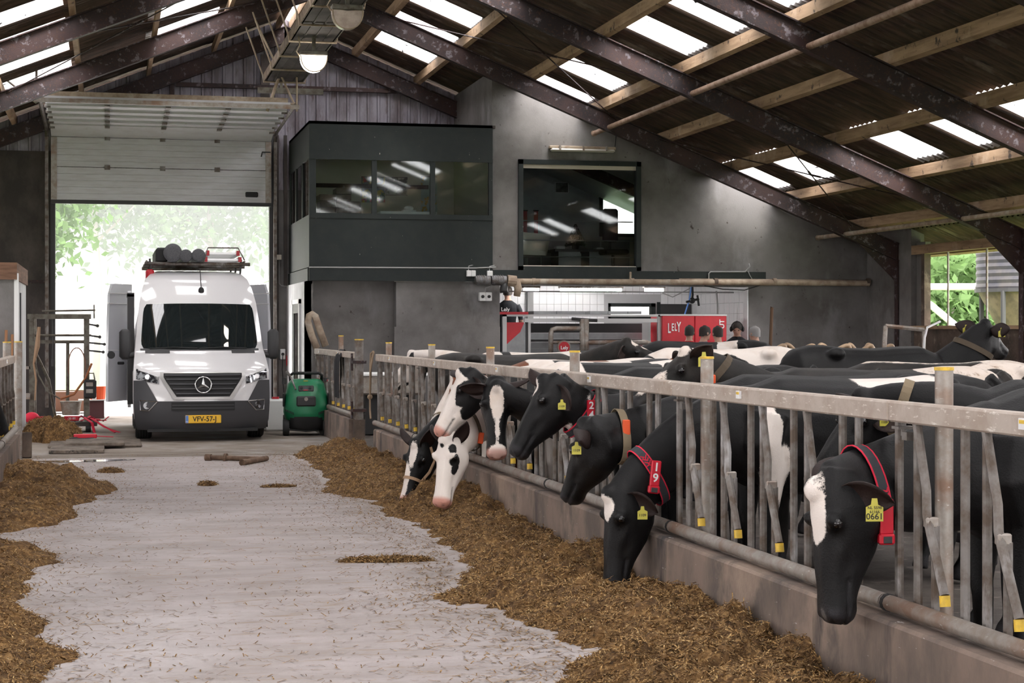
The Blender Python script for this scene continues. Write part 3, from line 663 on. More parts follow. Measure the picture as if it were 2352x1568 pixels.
# heap along the opposite kerb
toe = [(lambda p: (p.y, p.x))(atZ(px, py, 0)) for px, py in ((75, 1050), (150, 1075), (185, 1095), (215, 1115), (262, 1128), (215, 1143), (180, 1160), (160, 1190), (120, 1205), (20, 1222), (0, 1232), (5, 1250), (70, 1262), (118, 1278), (90, 1310), (70, 1345), (60, 1370), (85, 1400), (120, 1440), (60, 1480), (150, 1500), (160, 1540), (120, 1568))]
toe += [(22.3, -.95), (7.0, -.25), (4, -.5)]; TOE_L = toe
ys = np.concatenate([np.arange(4, 12.0, .024), np.arange(12.0, 22.4, .034)]); xs = np.arange(-1.06, .45, .022)
X, Y = np.meshgrid(xs, ys); tx = interp(toe, Y) + (nfbm(X * 1.5 + 9, Y * 2.2, 4) - .5) * .4
u = np.clip((tx - X) / np.maximum(tx + 1.05, .25), 0, 1); wid = np.clip(tx + 1.05, .05, 1.2)
H = np.minimum(1, u * 3) ** .8 * .20 * wid * (.5 + 1.6 * np.clip(nfbm(X * 2.6, Y * 2.6, 3) - .38, 0, 1)) + np.minimum(1, u * 5) * ((nfbm(X * 6, Y * 6, 4) - .5) * .12 + (nfbm(X * 30, Y * 30, 2) - .5) * .04)
keep = (u > 0) & (H > .006)
heap_mesh(X, Y, H, keep, 'feed_heap', 'scattered silage heap along the opposite kerb, by the wide concrete alley', 26000, 3000)
def clump(px, py, rx, ry, h, label, nb=1500, rot=0., name='feed_clump'):
    c = atZ(px, py, 0); r = max(rx, ry) * 1.35; n = int(max(20, min(90, 2 * r / .02)))
    X, Y = np.meshgrid(np.linspace(c.x - r, c.x + r, n), np.linspace(c.y - r, c.y + r, n))
    ca, sa = math.cos(rot), math.sin(rot); dx = (X - c.x) * ca + (Y - c.y) * sa; dy = -(X - c.x) * sa + (Y - c.y) * ca
    q = 1 - ((dx / rx) ** 2 + (dy / ry) ** 2) + (nfbm(X * 5, Y * 5, 3) - .5) * 1.4
    H = np.clip(q, 0, 1) ** .7 * h * (.5 + nfbm(X * 7, Y * 7, 4)) ; keep = H > .004
    heap_mesh(X, Y, H, keep, name, label, nb, 0, cat='feed clump')
clump(116, 1012, .42, .62, .32, 'small silage heap between the red straps and the shed', 2500, name='feed_heap')
clump(478, 1114, .10, .12, .035, 'small lone clump of silage on the bare alley', 250)
clump(880, 1288, .42, .10, .03, 'long thin streak of silage on the bare alley', 1500, -.15)
clump(640, 1118, .25, .08, .02, 'faint streak of silage beside the heap end', 500, .0)
clump(255, 1084, .16, .14, .04, 'small clump of silage by the drain puddle', 300)

# loose straw trodden over the bare alley
n = 15000; yy = 5 + 18.5 * rng.random(n) ** 1.15; xl = np.interp(yy, [4, 12, 23], [-.4, -.5, -.6]); sd_ = rng.random(n)
near = rng.random(n) < .62; off = rng.exponential(.28, n); tR = interp(TOE_R, yy); tL = interp(TOE_L, yy)
xx = np.where(near, np.where(sd_ < .7, tR - off, tL + off), rng.uniform(-.6, 2.6, n)); P = np.stack([xx, yy, np.full(n, .003)], 1)
a = rng.uniform(0, 2 * np.pi, n); L_ = rng.uniform(.008, .03, n); wd = rng.uniform(.0012, .004, n)
D = np.stack([np.cos(a), np.sin(a), rng.normal(.05, .08, n)], 1) * L_[:, None]; Q = np.stack([-np.sin(a), np.cos(a), np.zeros(n)], 1) * wd[:, None]
V = np.stack([P - D - Q, P - D + Q, P + D + Q + np.array([0, 0, .004]), P + D - Q + np.array([0, 0, .004])], 1).reshape(-1, 3); V[:, 2] = np.maximum(V[:, 2], .0015)
me = bpy.data.meshes.new('straw'); me.from_pydata(V.tolist(), [], (np.arange(n)[:, None] * 4 + np.arange(4)).tolist()); me.update()
link('scattered_straw', me, m_mix, None, kind='stuff', label='loose bits of straw trodden over the bare alley floor', category='straw')
# ------------------------------------------------------------------ cows
def coat_mat(name, dark, dark2, white=(.78, .71, .66), dirt=0.):
    m = bpy.data.materials.new(name); m.use_nodes = True; nt = m.node_tree; L = nt.links.new; P = nt.nodes['Principled BSDF']
    co = NN(nt, 'ShaderNodeTexCoord').outputs['Object']
    def nz(sc, det=4., st=None):
        n = NN(nt, 'ShaderNodeTexNoise', i_Scale=sc, i_Detail=det, i_Roughness=.65); L(co, n.inputs['Vector']); return n.outputs[0]
    def mix(f, a, b):
        x = NN(nt, 'ShaderNodeMix', data_type='RGBA')
        for k, q in (('A', a), ('B', b)):
            if isinstance(q, tuple): x.inputs[k].default_value = c4(q)
            else: L(q, x.inputs[k])
        L(f, x.inputs['Factor']); return x.outputs['Result']
    def mr(v, a, b):
        n = NN(nt, 'ShaderNodeMapRange', i_1=a, i_2=b); L(v, n.inputs[0]); return n.outputs[0]
    def mth(op, a, b):
        n = NN(nt, 'ShaderNodeMath', operation=op)
        for i, q in enumerate((a, b)):
            if isinstance(q, (int, float)): n.inputs[i].default_value = q
            else: L(q, n.inputs[i])
        return n.outputs[0]
    at = NN(nt, 'ShaderNodeAttribute', attribute_name='coat').outputs['Fac']; pk = NN(nt, 'ShaderNodeAttribute', attribute_name='pink').outputs['Fac']; dk = NN(nt, 'ShaderNodeAttribute', attribute_name='nose').outputs['Fac']
    edge = mth('ADD', at, mth('MULTIPLY', mth('SUBTRACT', nz(8, 4), .5), .07)); edge = mth('ADD', edge, mth('MULTIPLY', mth('SUBTRACT', nz(130, 2), .5), .022))
    fw = mr(edge, -.004, .006)
    drk = mix(mr(nz(3.5), .42, .72), dark, dark2)
    wh = mix(mr(nz(2.5), .5, .75), white, (white[0] * .82, white[1] * .74, white[2] * .66))
    if dirt: wh = mix(mr(nz(14, 6), .62 - dirt * .1, .70), wh, (.20, .12, .06))
    c = mix(fw, drk, wh); c = mix(pk, c, (.60, .30, .24)); c = mix(dk, c, (.022, .021, .024))
    L(c, P.inputs['Base Color'])
    P.inputs['Roughness'].default_value = .47; P.inputs['Specular IOR Level'].default_value = .24
    b = NN(nt, 'ShaderNodeBump', i_Strength=.45, i_Distance=.006); L(nz(110, 4), b.inputs['Height']); L(b.outputs[0], P.inputs['Normal'])
    return m
m_coat = coat_mat('black_and_white_hide', (.0032, .0032, .0038), (.0075, .007, .0075))
m_coat_dusty = coat_mat('dusty_black_hide', (.009, .008, .0075), (.030, .024, .020), white=(.66, .58, .52), dirt=.6)
m_coat_brown = coat_mat('brown_and_white_hide', (.14, .045, .018), (.20, .07, .03))
m_eye = M('wet_eye', (.006, .005, .006), .04, spec=.8)
m_tagy = M('yellow_ear_tag', (.52, .47, .07), .45)
m_ink = M('black_ink', (.02, .02, .02), .7)
m_strap_dark = M('charcoal_webbing', (.035, .038, .045), .8, bump=.2, bscale=300)
m_strap_red = M('red_webbing', (.62, .015, .05), .7)
m_strap_tan = M('tan_webbing', (.20, .155, .10), .85, bump=.2, bscale=200)
m_strap_brown = M('brown_leather_strap', (.075, .055, .035), .7)
m_plate_red = M('red_number_plate', (.55, .01, .03), .4)
m_plate_or = M('orange_number_plate', (.80, .11, .03), .45)
m_halter = M('halter_webbing', (.34, .22, .14), .85)
HEAD = [(-.11, .070, .015, -.15), (-.05, .092, .040, -.21), (.0, .103, .052, -.25), (.05, .113, .050, -.278), (.11, .117, .040, -.285), (.17, .108, .024, -.272), (.23, .096, .012, -.262),
        (.30, .083, .0, -.235), (.37, .076, -.012, -.208), (.43, .078, -.024, -.192), (.485, .086, -.032, -.188), (.525, .082, -.044, -.180), (.556, .058, -.070, -.155)]
def ringpts(c, ax, ay, hw, zt, zbm, n=18, e=.86, zc=None):
    """ring in the plane (ax, ay): half width hw along ax, from zbm to zt along ay"""
    zc = (zt + zbm) / 2 if zc is None else zc; out = []
    for k in range(n):
        a = 2 * math.pi * k / n; ca, sa = math.cos(a), math.sin(a)
        w = hw * math.copysign(abs(ca) ** e, ca); h = (zt - zc if sa > 0 else zc - zbm) * math.copysign(abs(sa) ** e, sa) + zc
        out.append(c + ax * w + ay * h)
    return out
def frame_of(f, d):
    f = f.normalized(); d = (d - f * d.dot(f)).normalized(); return f, d, d.cross(f)
def ear_dirs(f, d, l, sg, tw, dr): return l * (sg * .5) + f * tw - d * dr, l * sg + f * .5 + d * .1
def ear_geo(mb, base, out, face, L_=.20, W_=.078):
    """leaf-shaped cupped ear; out = direction of its length, face = where its opening looks"""
    out = out.normalized(); face = (face - out * face.dot(out)).normalized(); sd = out.cross(face)
    nu, nv = 8, 6; lay = []
    for s_, th in ((1, .0), (-1, .010)):
        g = []
        for j in range(nu + 1):
            u = j / nu; w = W_ * (math.sin(math.pi * min(1, u * .93 + .07) ** .85) ** .7 if 0 < u < 1 else (.45 if u == 0 else .06))
            for i in range(nv + 1):
                v = i / nv * 2 - 1
                cup = -.045 * (1 - v * v) * (1 - .75 * u) + .012 * u
                g.append(base + out * (u * L_) + sd * (w * v) + face * (cup - th) + face * (-.03 * u * u))
        lay.append(g)
    n1 = (nu + 1) * (nv + 1); V = lay[0] + lay[1]; F = []
    for j in range(nu):
        for i in range(nv):
            a = j * (nv + 1) + i; q = (a, a + 1, a + nv + 2, a + nv + 1); F.append(q); F.append(tuple(n1 + k for k in reversed(q)))
    rim = [i for i in range(nv + 1)] + [j * (nv + 1) + nv for j in range(1, nu + 1)] + [nu * (nv + 1) + i for i in range(nv - 1, -1, -1)] + [j * (nv + 1) for j in range(nu - 1, 0, -1)]
    for k in range(len(rim)):
        a, b = rim[k], rim[(k + 1) % len(rim)]; F.append((b, a, a + n1, b + n1))
    mb.add([tuple(p) for p in V], F)
BODY = [(.36, .085, 1.13, .88), (.25, .18, 1.24, .75), (.10, .235, 1.345, .665), (-.10, .262, 1.42, .62), (-.35, .295, 1.415, .60), (-.65, .325, 1.40, .565), (-.95, .32, 1.405, .585),
        (-1.18, .29, 1.43, .68), (-1.36, .26, 1.43, .80), (-1.52, .21, 1.395, .92), (-1.62, .09, 1.32, 1.02)]
def cow(label, X, Y, yaw, poll, f, d, coat, vox=.02, s=1., mat=None, collar=None, tags=(), ear=((0., .35), (0., .35)), halter=False, ctl=None, group='dairy cows at the feed fence', pinknose=0., horn=False, name='cow', ht=.975, earL=.215):
    """poll: world point; f, d: world directions of the muzzle and of the forehead side (dorsal)"""
    cy, sy = math.cos(math.radians(yaw)), math.sin(math.radians(yaw))
    def loc(p, vec=False):
        x, y, z = p[0] - (0 if vec else X), p[1] - (0 if vec else Y), p[2]
        return Vector((x * cy + y * sy, -x * sy + y * cy, z)) / (1 if vec else s)
    poll = loc(poll); f, d, l = frame_of(loc(f, True), loc(d, True))
    mb = MB(); VX, VY, VZ = Vector((1, 0, 0)), Vector((0, 1, 0)), Vector((0, 0, 1))
    mb.loft([ringpts(Vector((x, 0, 0)), -VY, VZ, hw, zt * ht, zb_, 20, .92, zb_ + (zt * ht - zb_) * .52) for x, hw, zt, zb_ in BODY])
    for sg in (1, -1):
        mb.ball((-1.17, sg * .225, 1.355 * ht), (.10, .07, .06), 10, 6)
        mb.tube([(.02, sg * .17, 1.12), (.06, sg * .20, .95), (-.01, sg * .19, .76), (.015, sg * .175, .46), (.01, sg * .17, .40), (.005, sg * .165, .13), (.03, sg * .165, .075), (.04, sg * .165, .0)], [.15, .135, .092, .056, .052, .040, .052, .062], 10)
        mb.tube([(-1.36, sg * .17, 1.15), (-1.34, sg * .21, .93), (-1.36, sg * .19, .76), (-1.54, sg * .175, .54), (-1.545, sg * .17, .46), (-1.50, sg * .165, .14), (-1.47, sg * .165, .075), (-1.46, sg * .165, .0)], [.21, .175, .125, .066, .056, .042, .052, .062], 10)
    mb.ball((-1.14, 0, .64), (.21, .15, .15), 12, 8)
    for a in (-.07, .07):
        for q in (-1.04, -1.22): mb.tube([(q, a, .55), (q, a, .44)], [.026, .018], 6)
    mb.tube([(-1.58, 0, 1.34), (-1.68, 0, 1.26), (-1.72, 0, 1.0), (-1.71, 0, .7), (-1.70, 0, .55), (-1.70, 0, .38)], [.045, .036, .027, .025, .05, .02], 8)
    # neck
    hb = poll - f * .02 - d * .10
    P0 = Vector((.02, 0, 1.02)); P2 = hb; P1 = (loc(ctl) if ctl is not None else Vector((.42, 0, 1.08)).lerp(hb - f * .25, .45))
    DIM = [(.20, .29), (.175, .275), (.145, .255), (.125, .232), (.112, .205), (.102, .18), (.095, .155)]
    rings = []; necks = []
    for i in range(13):
        t = i / 12; q = P0 * (1 - t) ** 2 + P1 * 2 * t * (1 - t) + P2 * t * t; tg = ((P1 - P0) * (1 - t) + (P2 - P1) * t).normalized()
        if t > .7: tg = tg.lerp(f, (t - .7) / .3 * .35).normalized()
        up = VZ.lerp(d, t); up = (up - tg * up.dot(tg)).normalized(); sd = up.cross(tg)
        k = t * 6; i0 = min(5, int(k)); fr = k - i0; hw = DIM[i0][0] * (1 - fr) + DIM[i0 + 1][0] * fr; hh = DIM[i0][1] * (1 - fr) + DIM[i0 + 1][1] * fr
        necks.append((q, sd, up, hw, hh, tg)); rings.append(ringpts(q, -sd, up, hw, hh, -hh, 18, .95))
    mb.loft(rings)
    mb.loft([ringpts(poll + f * x, -l, d, hw, zt, zb_, 18, .84, zt - (zt - zb_) * .42) for x, hw, zt, zb_ in HEAD])
    for sg in (1, -1): mb.ball(tuple(poll + f * .12 + l * (sg * .098) - d * .015), .040, 10, 6)
    mb.ball(tuple(poll - f * .01 + d * .035), .062, 10, 8)
    me = mb.mesh('cow'); o = bpy.data.objects.new('tmp', me); COL.objects.link(o)
    md = o.modifiers.new('r', 'REMESH'); md.mode = 'VOXEL'; md.voxel_size = vox / s
    sm = o.modifiers.new('s', 'SMOOTH'); sm.factor = .5; sm.iterations = 5
    dg = bpy.context.evaluated_depsgraph_get(); m2 = bpy.data.meshes.new_from_object(o.evaluated_get(dg)); bpy.data.objects.remove(o)
    n = len(m2.vertices); co = np.empty(n * 3); m2.vertices.foreach_get('co', co); co = co.reshape(-1, 3)
    nm = np.empty(n * 3); m2.vertices.foreach_get('normal', nm); nm = nm.reshape(-1, 3)
    A = np.stack([np.array(f), np.array(l), np.array(d)], 1); hc = (co - np.array(poll)) @ A         # head coordinates: forward, left, dorsal
    def gauss(c, r): return np.exp(-(((hc - np.array(c)) / np.array(r)) ** 2).sum(1))
    for sg in (1, -1):
        co -= nm * (.020 * gauss((.540, sg * .040, -.085), (.018, .014, .020)))[:, None]               # nostrils
        co += nm * (.010 * gauss((.515, sg * .060, -.075), (.022, .02, .022)))[:, None]; co += nm * (.012 * gauss((.10, sg * .10, -.20), (.08, .04, .06)))[:, None]; co -= nm * (.010 * gauss((.30, sg * .08, -.10), (.09, .04, .03)))[:, None]; co += nm * (.007 * gauss((.30, sg * .035, .0), (.12, .018, .03)))[:, None]
        co += nm * (.013 * gauss((.105, sg * .115, .020), (.035, .03, .014)))[:, None]                 # brow
        co -= nm * (.012 * gauss((.19, sg * .10, -.035), (.05, .03, .03)))[:, None]
    mouth = np.exp(-((hc[:, 2] + .128 - .05 * np.clip(.5 - hc[:, 0], 0, .2)) / .008) ** 2) * (hc[:, 0] > .36) * (hc[:, 0] < .56)
    co -= nm * (.013 * mouth)[:, None]; co += nm * (.012 * gauss((.50, 0, -.178), (.04, .05, .02)))[:, None]
    # ears go onto the same mesh
    eb = MB()
    for sg, (tw, dr) in zip((1, -1), ear):
        ear_geo(eb, poll + f * (.0) + l * (sg * .085) - d * .03, *ear_dirs(f, d, l, sg, tw, dr), earL)
    ev = np.concatenate(eb.v); faces = [tuple(p.vertices) for p in m2.polygons] + [tuple(i + n for i in q) for q in eb.f]
    co = np.concatenate([co, ev]); hc = np.concatenate([hc, (ev - np.array(poll)) @ A])
    bpy.data.meshes.remove(m2)
    me = bpy.data.meshes.new('cow'); me.from_pydata((co * s).tolist(), [], faces); me.polygons.foreach_set('use_smooth', [True] * len(faces)); me.update()
    # coat pattern: signed field, >0 white
    fld = np.full(len(co), float(coat[0]) * .3)
    for (where, c, r, sign) in coat[1]:
        src = hc if where == 'h' else co
        q = (np.sqrt((((src - np.array(c)) / np.array(r)) ** 2).sum(1)) - 1) * min(r) * 1.2
        fld = np.maximum(fld, -q) if sign > 0 else np.minimum(fld, q)
    isear = np.zeros(len(co), bool); isear[n:] = True
    if coat[0] > 0 or len(coat) > 2: fld[isear] = -.2
    ud = np.exp(-((co - np.array([-1.14, 0, .58])) ** 2 / np.array([.2, .16, .13]) ** 2).sum(1) ** 2)
    mz = np.clip((hc[:, 0] - .47) / .03, 0, 1) * np.clip((.02 - hc[:, 2]) / .03, 0, 1) * (np.abs(hc[:, 1]) < .12) * (hc[:, 0] < .62) * (hc[:, 2] > -.2)
    noseA = np.zeros(len(co)); hd = np.hypot(hc[:, 1] - .038, 0)
    for sg in (1, -1): noseA = np.maximum(noseA, np.exp(-(((hc - np.array([.540, sg * .038, -.085])) / np.array([.02, .013, .014])) ** 2).sum(1)))
    noseA = np.maximum(noseA, (mz * (1 - pinknose)) * .9); noseA = np.maximum(noseA, np.concatenate([mouth, np.zeros(len(ev))]) * .8 * (hc[:, 0] > .3))
    hoof = np.clip((.10 - co[:, 2]) / .02, 0, 1) ; noseA = np.maximum(noseA, hoof)
    inner = np.zeros(len(co))
    for nme, val in (('coat', fld), ('pink', np.clip(mz * pinknose + ud * .7 + isear * .03, 0, 1)), ('nose', np.clip(noseA, 0, 1))):
        at = me.attributes.new(nme, 'FLOAT', 'POINT'); at.data.foreach_set('value', val.astype(np.float32))
    ob = link(name, me, mat or m_coat, None, loc=(X, Y, 0), rot=(0, 0, math.radians(yaw)), label=label, category='cow', group=group)
    H4 = Matrix(((f.x, l.x, d.x, poll.x), (f.y, l.y, d.y, poll.y), (f.z, l.z, d.z, poll.z), (0, 0, 0, 1)))
    SC = Matrix.Scale(s, 4)
    for sg in (1, -1):
        b = MB(); b.ball((.125, sg * .123, -.014), (.024, .018, .021), 12, 8, H4); b.v = [v * s for v in b.v]; b.build('eye', m_eye, ob, smooth=True)
    if collar:
        kind, t, plate, digits = collar
        i0 = max(0, min(11, int(t * 12))); q, sd, up, hw, hh, tg = necks[i0]
        tilt = (tg + up * .25).normalized(); upt = (up - tg * .25).normalized()
        def ring(w0, w1, k):
            out = []
            for w in (w0, w1): out.append(ringpts(q + tilt * w, -sd, upt, hw * k + .006, hh * k + .006, -hh * k - .004, 26, .95))
            inn = [[p * 1 for p in r_] for r_ in out]
            return out
        def band(nm_, w0, w1, k, m, par):
            b = MB(); o_ = ring(w0, w1, k); i_ = ring(w0, w1, k - .03); rr = [o_[0], o_[1], i_[1], i_[0], o_[0]]
            b.loft(rr, cap=False); b.v = [v * s for v in b.v]; return b.build(nm_, m, par, smooth=False)
        KK = 1.085
        ms = {'red': m_strap_dark, 'tan': m_strap_tan, 'brown': m_strap_brown}[kind]
        cb = band('collar', -.027, .027, KK, ms, ob)
        if kind == 'red':
            band('red_edge', -.032, -.024, KK + .006, m_strap_red, cb); band('red_edge', .024, .032, KK + .006, m_strap_red, cb)
        # plate hangs on the flank that faces the alley
        a = math.radians(plate[0]); pc = q + (sd * math.cos(a) * hw * KK + upt * math.sin(a) * hh * KK)
        wp = Vector((X, Y, 0)) + Vector((pc.x * cy - pc.y * sy, pc.x * sy + pc.y * cy, pc.z)) * s
        pm = m_plate_red if kind == 'red' else m_plate_or
        Rm = Matrix.Rotation(math.radians(-yaw), 4, 'Z'); loc4 = Matrix.Translation(pc * s) @ Rm @ RZ(-4) @ RY(plate[1]) @ T(0, -.022, 0)
        W_, Hh = (.030, .078) if kind == 'red' else (.024, .05)
        b = MB(); b.box((-W_, -.012, -Hh), (W_, .02, Hh), mat=loc4, bev=.006); po = b.build('number_plate', pm, cb)
        if kind == 'red':
            b = MB(); b.box((-.036, -.016, -Hh - .045), (.036, .024, -Hh + .004), mat=loc4, bev=.008); b.build('buckle', m_plate_red, cb)
            b = MB(); b.box((-.02, -.02, -Hh - .038), (.02, -.015, -Hh - .008), mat=loc4, bev=.003); b.build('buckle_slot', m_dark, cb)
            tq = MB()
            for k_, ch in enumerate('LELY'):
                aa = math.radians(plate[0] + (38 - k_ * 7)); pq = q + (sd * math.cos(aa) * (hw * (KK + .03) + .008) + upt * math.sin(aa) * (hh * (KK + .02) + .006))
                mt = Matrix.Translation(pq * s) @ Rm @ RZ(-6) @ RY(-80) @ FACE_Y
                me_ = text_mesh(ch, .05, .0015, .001); me_.transform(mt); link('strap_lettering', me_, m_strap_red, cb)
        if digits:
            for k_, ch in enumerate(digits):
                zz_ = (.038 - .066 * k_) if len(digits) > 1 else 0
                lettering('plate_digit', ch, .072 if kind == 'red' else .05, m_white, loc4 @ T(0, -.0135, zz_) @ FACE_Y, cb, .001, .0015)
    for (sg, u, v, digits, big) in tags:
        tw, dr = ear[0 if sg > 0 else 1]
        eo, ef = ear_dirs(f, d, l, sg, tw, dr); eo = eo.normalized(); ef = (ef - eo * ef.dot(eo)).normalized()
        pc = poll + l * (sg * .085) - d * .03 + eo * (u * earL) + ef * (.0 + v)
        Rm = Matrix.Rotation(math.radians(-yaw), 4, 'Z'); l4 = Matrix.Translation(pc * s) @ Rm @ T(0, -.018, -.03) @ RZ(-10)
        b = MB(); w = .030 * big; h = .036 * big
        b.prism([(-w, -h), (w, -h), (w, h * .35), (w * .4, h * .6), (w * .3, h * 1.2), (-w * .3, h * 1.2), (-w * .4, h * .6), (-w, h * .35)], -.003, .003, mat=l4); to = b.build('ear_tag', m_tagy, ob)
        if digits:
            lettering('tag_digits', digits, .030 * big, m_ink, l4 @ T(0, -.0035, -h * .55) @ FACE_Y, to, .0006, .0004)
            lettering('tag_small_print', 'NL 5598\n61166', .014 * big, m_ink, l4 @ T(0, -.0035, h * .1) @ FACE_Y, to, .0006, .0002)
        else: lettering('tag_digits', '1109', .022 * big, m_ink, l4 @ T(0, -.0035, -h * .3) @ FACE_Y, to, .0006, .0003)
    if halter:
        def hring(x, k, w):
            i = max(j for j in range(len(HEAD)) if HEAD[j][0] <= x); a_, b_ = HEAD[i], HEAD[i + 1]; q = (x - a_[0]) / (b_[0] - a_[0]); v_ = [a_[j] * (1 - q) + b_[j] * q for j in range(4)]
            return [ringpts(poll + f * (x + o_), -l, d, v_[1] + k, v_[2] + k, v_[3] - k, 24, .84, v_[2] - (v_[2] - v_[3]) * .42) for o_ in (-w, w)]
        b = MB(); o_, i_ = hring(.31, .010, .014), hring(.31, .004, .014); b.loft([o_[0], o_[1], i_[1], i_[0], o_[0]], cap=False)
        b.v = [v * s for v in b.v]; b.build('halter_noseband', m_halter, ob)
        for sg in (1, -1):
            b = MB(); b.tube([poll + f * .31 + l * (sg * .095) - d * .10, poll + f * .20 + l * (sg * .118) - d * .14, poll + f * .08 + l * (sg * .128) - d * .15, poll - f * .02 + l * (sg * .115) - d * .06], .012, 6, flat=(.5, 1.2)); b.v = [v * s for v in b.v]; b.build('cheek_strap', m_halter, ob)
        b = MB(); b.tube([poll + f * .31 - d * .20, poll + f * .16 - d * .285, poll + f * .08 + l * .1 - d * .2], .011, 6); b.v = [v * s for v in b.v]; b.build('jaw_strap', m_halter, ob)
    return ob
V3 = Vector
LONG = 'dairy cows at the feed fence'
BLK = (-1, [])
def wpt(px, py, X): return atX(px, py, X)
def crossY(px): return atX(px, 900, RX_).y
NECKS = []
def front(label, gap, pollpx, pollX, f, d, coat, yaw=180, back=.62, ctl=None, **kw):
    yc = ends[0] - .024 - (gap + .65) * PITCH_; NECKS.append(yc)
    a = math.radians(yaw); X_ = RX_ + back * abs(math.cos(a)); Y_ = yc - math.sin(a) * back * -1
    kw.setdefault('ht', .955); pz = wpt(*pollpx, pollX).z - .1 * Vector(d).normalized().z
    if ctl is None: ctl = (RX_ + .10, yc, min(1.02, max(.78, (.955 - .25 * 1.02 - .25 * pz) / .5)))
    return cow(label, X_, Y_, yaw, wpt(*pollpx, pollX), V3(f), V3(d), coat, ctl=ctl, **kw)
B_ = 'b'; H_ = 'h'
blaze = lambda x0, x1, w, z=.06: (H_, ((x0 + x1) / 2, .0, z), ((x1 - x0) / 2, w, .07), 1)
# cow with plate 19
front('black cow with a white forehead diamond and red plate 19, head down in the silage', 19, (1412, 1140), 3.02, (-.20, -.04, -.97), (-.97, -.15, .2),
      (-1, [(H_, (.075, .015, .05), (.085, .055, .07), 1), (B_, (.03, .3, .95), (.07, .2, .32), 1), (B_, (-.06, .3, .75), (.06, .2, .2), 1), (B_, (-.88, .08, 1.33), (.28, .24, .13), 1), (B_, (-.72, .32, 1.18), (.10, .14, .13), 1), (B_, (-1.15, 0, .6), (.3, .3, .18), 1)]), vox=.0135, s=1.0, back=.60,
      collar=('red', .86, (8, 6), '19'), tags=((1, .55, .02, None, 1.0),), ear=((.25, .75), (.1, .3)))
# cow with tag 0661
front('big black cow with long white blaze and yellow ear tag 0661, head lowered', 24, (1893, 1130), 3.06, (-.12, -.05, -.98), (-.99, -.07, .1),
      (-1, [(H_, (.09, .015, .05), (.17, .062, .07), 1), (H_, (.53, .01, -.04), (.04, .018, .03), 1), (H_, (.06, .0, -.27), (.13, .05, .05), 1), (B_, (-.75, .0, .58), (.35, .4, .17), 1)]), vox=.0125, s=1.02, back=.62,
      collar=('red', .86, (-55, 0), ''), tags=((1, .62, .02, '0661', 1.25),), ear=((.12, .85), (-.55, .45)), earL=.23)
# cow with the tan strap
front('black cow turning her head away, tan neck strap with orange plates', 18, (1352, 985), 3.02, (-.22, .62, -.76), (-.60, .40, .68), BLK, vox=.0145, back=.62, collar=('tan', .84, (0, 0), ''), tags=((1, .75, .02, None, 1.0),), ear=((-.15, .1), (0, .2)), ctl=None)
# cow with plate 24
front('black cow with red plate 24, muzzle touching her neighbour', 16, (1256, 884), 3.06, (-.60, -.03, -.80), (-.80, .03, .6), (-1, [(H_, (.06, -.02, .06), (.085, .05, .05), 1), (H_, (.10, 0, -.295), (.20, .07, .035), 1)]), yaw=175, vox=.0145, back=.62,
      collar=('red', .78, (-5, 0), '24'), tags=((1, .6, .02, None, .9),), ear=((.35, .75), (-.1, -.45)))
# cow looking at the alley
front('black cow facing the alley with a tapering white blaze and pink nose', 14, (1141, 892), 3.02, (-.05, -.30, -.95), (-.12, -.95, .30), (-1, [(H_, (.12, .0, .04), (.16, .055, .08), 1), (H_, (.33, 0, .0), (.22, .018, .06), 1), (H_, (.50, 0, -.05), (.06, .07, .05), 1), (H_, (.04, -.16, .0), (.05, .1, .04), -1)]), yaw=177, vox=.015, pinknose=.75,
      ear=((-.1, -.25), (0., .05)), tags=())
# cow with plate 3
front('white-faced cow with black eye patch and red plate 3, head raised', 11, (1066, 866), 3.02, (-.58, -.06, -.80), (-.80, -.03, .58), (1, [(H_, (.12, .13, -.09), (.14, .10, .11), -1), (H_, (.15, .1, -.2), (.17, .12, .10), -1), (H_, (-.1, .1, -.1), (.11, .2, .3), -1), (B_, (.35, 0, 1.05), (.35, .4, .42), -1), (B_, (-.5, 0, 1.2), (.4, .5, .4), -1)]), yaw=180, vox=.0155, pinknose=1.,
      collar=('red', .80, (-8, 0), '3'), ear=((.4, .6), (0, -.2)))
# spotted white cow eating
front('white-headed cow with black face spots, brown strap, muzzle in the silage', 10, (1026, 1016), 2.86, (-.26, -.30, -.92), (-.74, -.64, .06), (1, [(H_, (.16, .11, -.04), (.05, .06, .05), -1), (H_, (.22, .10, -.07), (.045, .06, .035), -1), (H_, (.06, .10, .02), (.05, .04, .045), -1), (H_, (.05, 0, .07), (.02, .02, .03), -1), (B_, (.42, .1, 1.0), (.22, .3, .30), -1), (B_, (-.7, 0, 1.2), (.3, .5, .35), -1)]), yaw=180, vox=.0155, pinknose=1.,
      collar=('brown', .88, (-30, 8), ''), ear=((-.6, -.2), (-.5, -.1)))
# halter cow eating
front('black cow with white blaze and tan halter, eating silage beside the spotted cow', 9, (958, 1024), 2.80, (-.34, -.22, -.91), (-.80, -.58, .1), (-1, [(H_, (.12, .02, .05), (.16, .045, .06), 1), (H_, (.36, -.03, .0), (.20, .06, .09), 1), (B_, (.1, 0, 1.2), (.3, .5, .5), 1), (B_, (-.72, 0, 1.2), (.26, .5, .5), 1)]), yaw=180, vox=.0155, pinknose=1., halter=True, collar=('tan', .9, (40, 0), ''), ear=((-.5, -.5), (-.4, -.3)))
# brown cow between
front('brown and white cow standing behind the white-faced cow', 8, (1052, 872), 3.22, (-.60, .06, -.78), (-.78, 0, .6), (-1, [(H_, (.3, 0, -.05), (.35, .10, .3), 1), (B_, (-.3, 0, 1.2), (.25, .5, .5), 1), (B_, (-1.2, 0, 1.2), (.3, .5, .5), 1)]), mat=m_coat_brown, vox=.019, pinknose=1.)
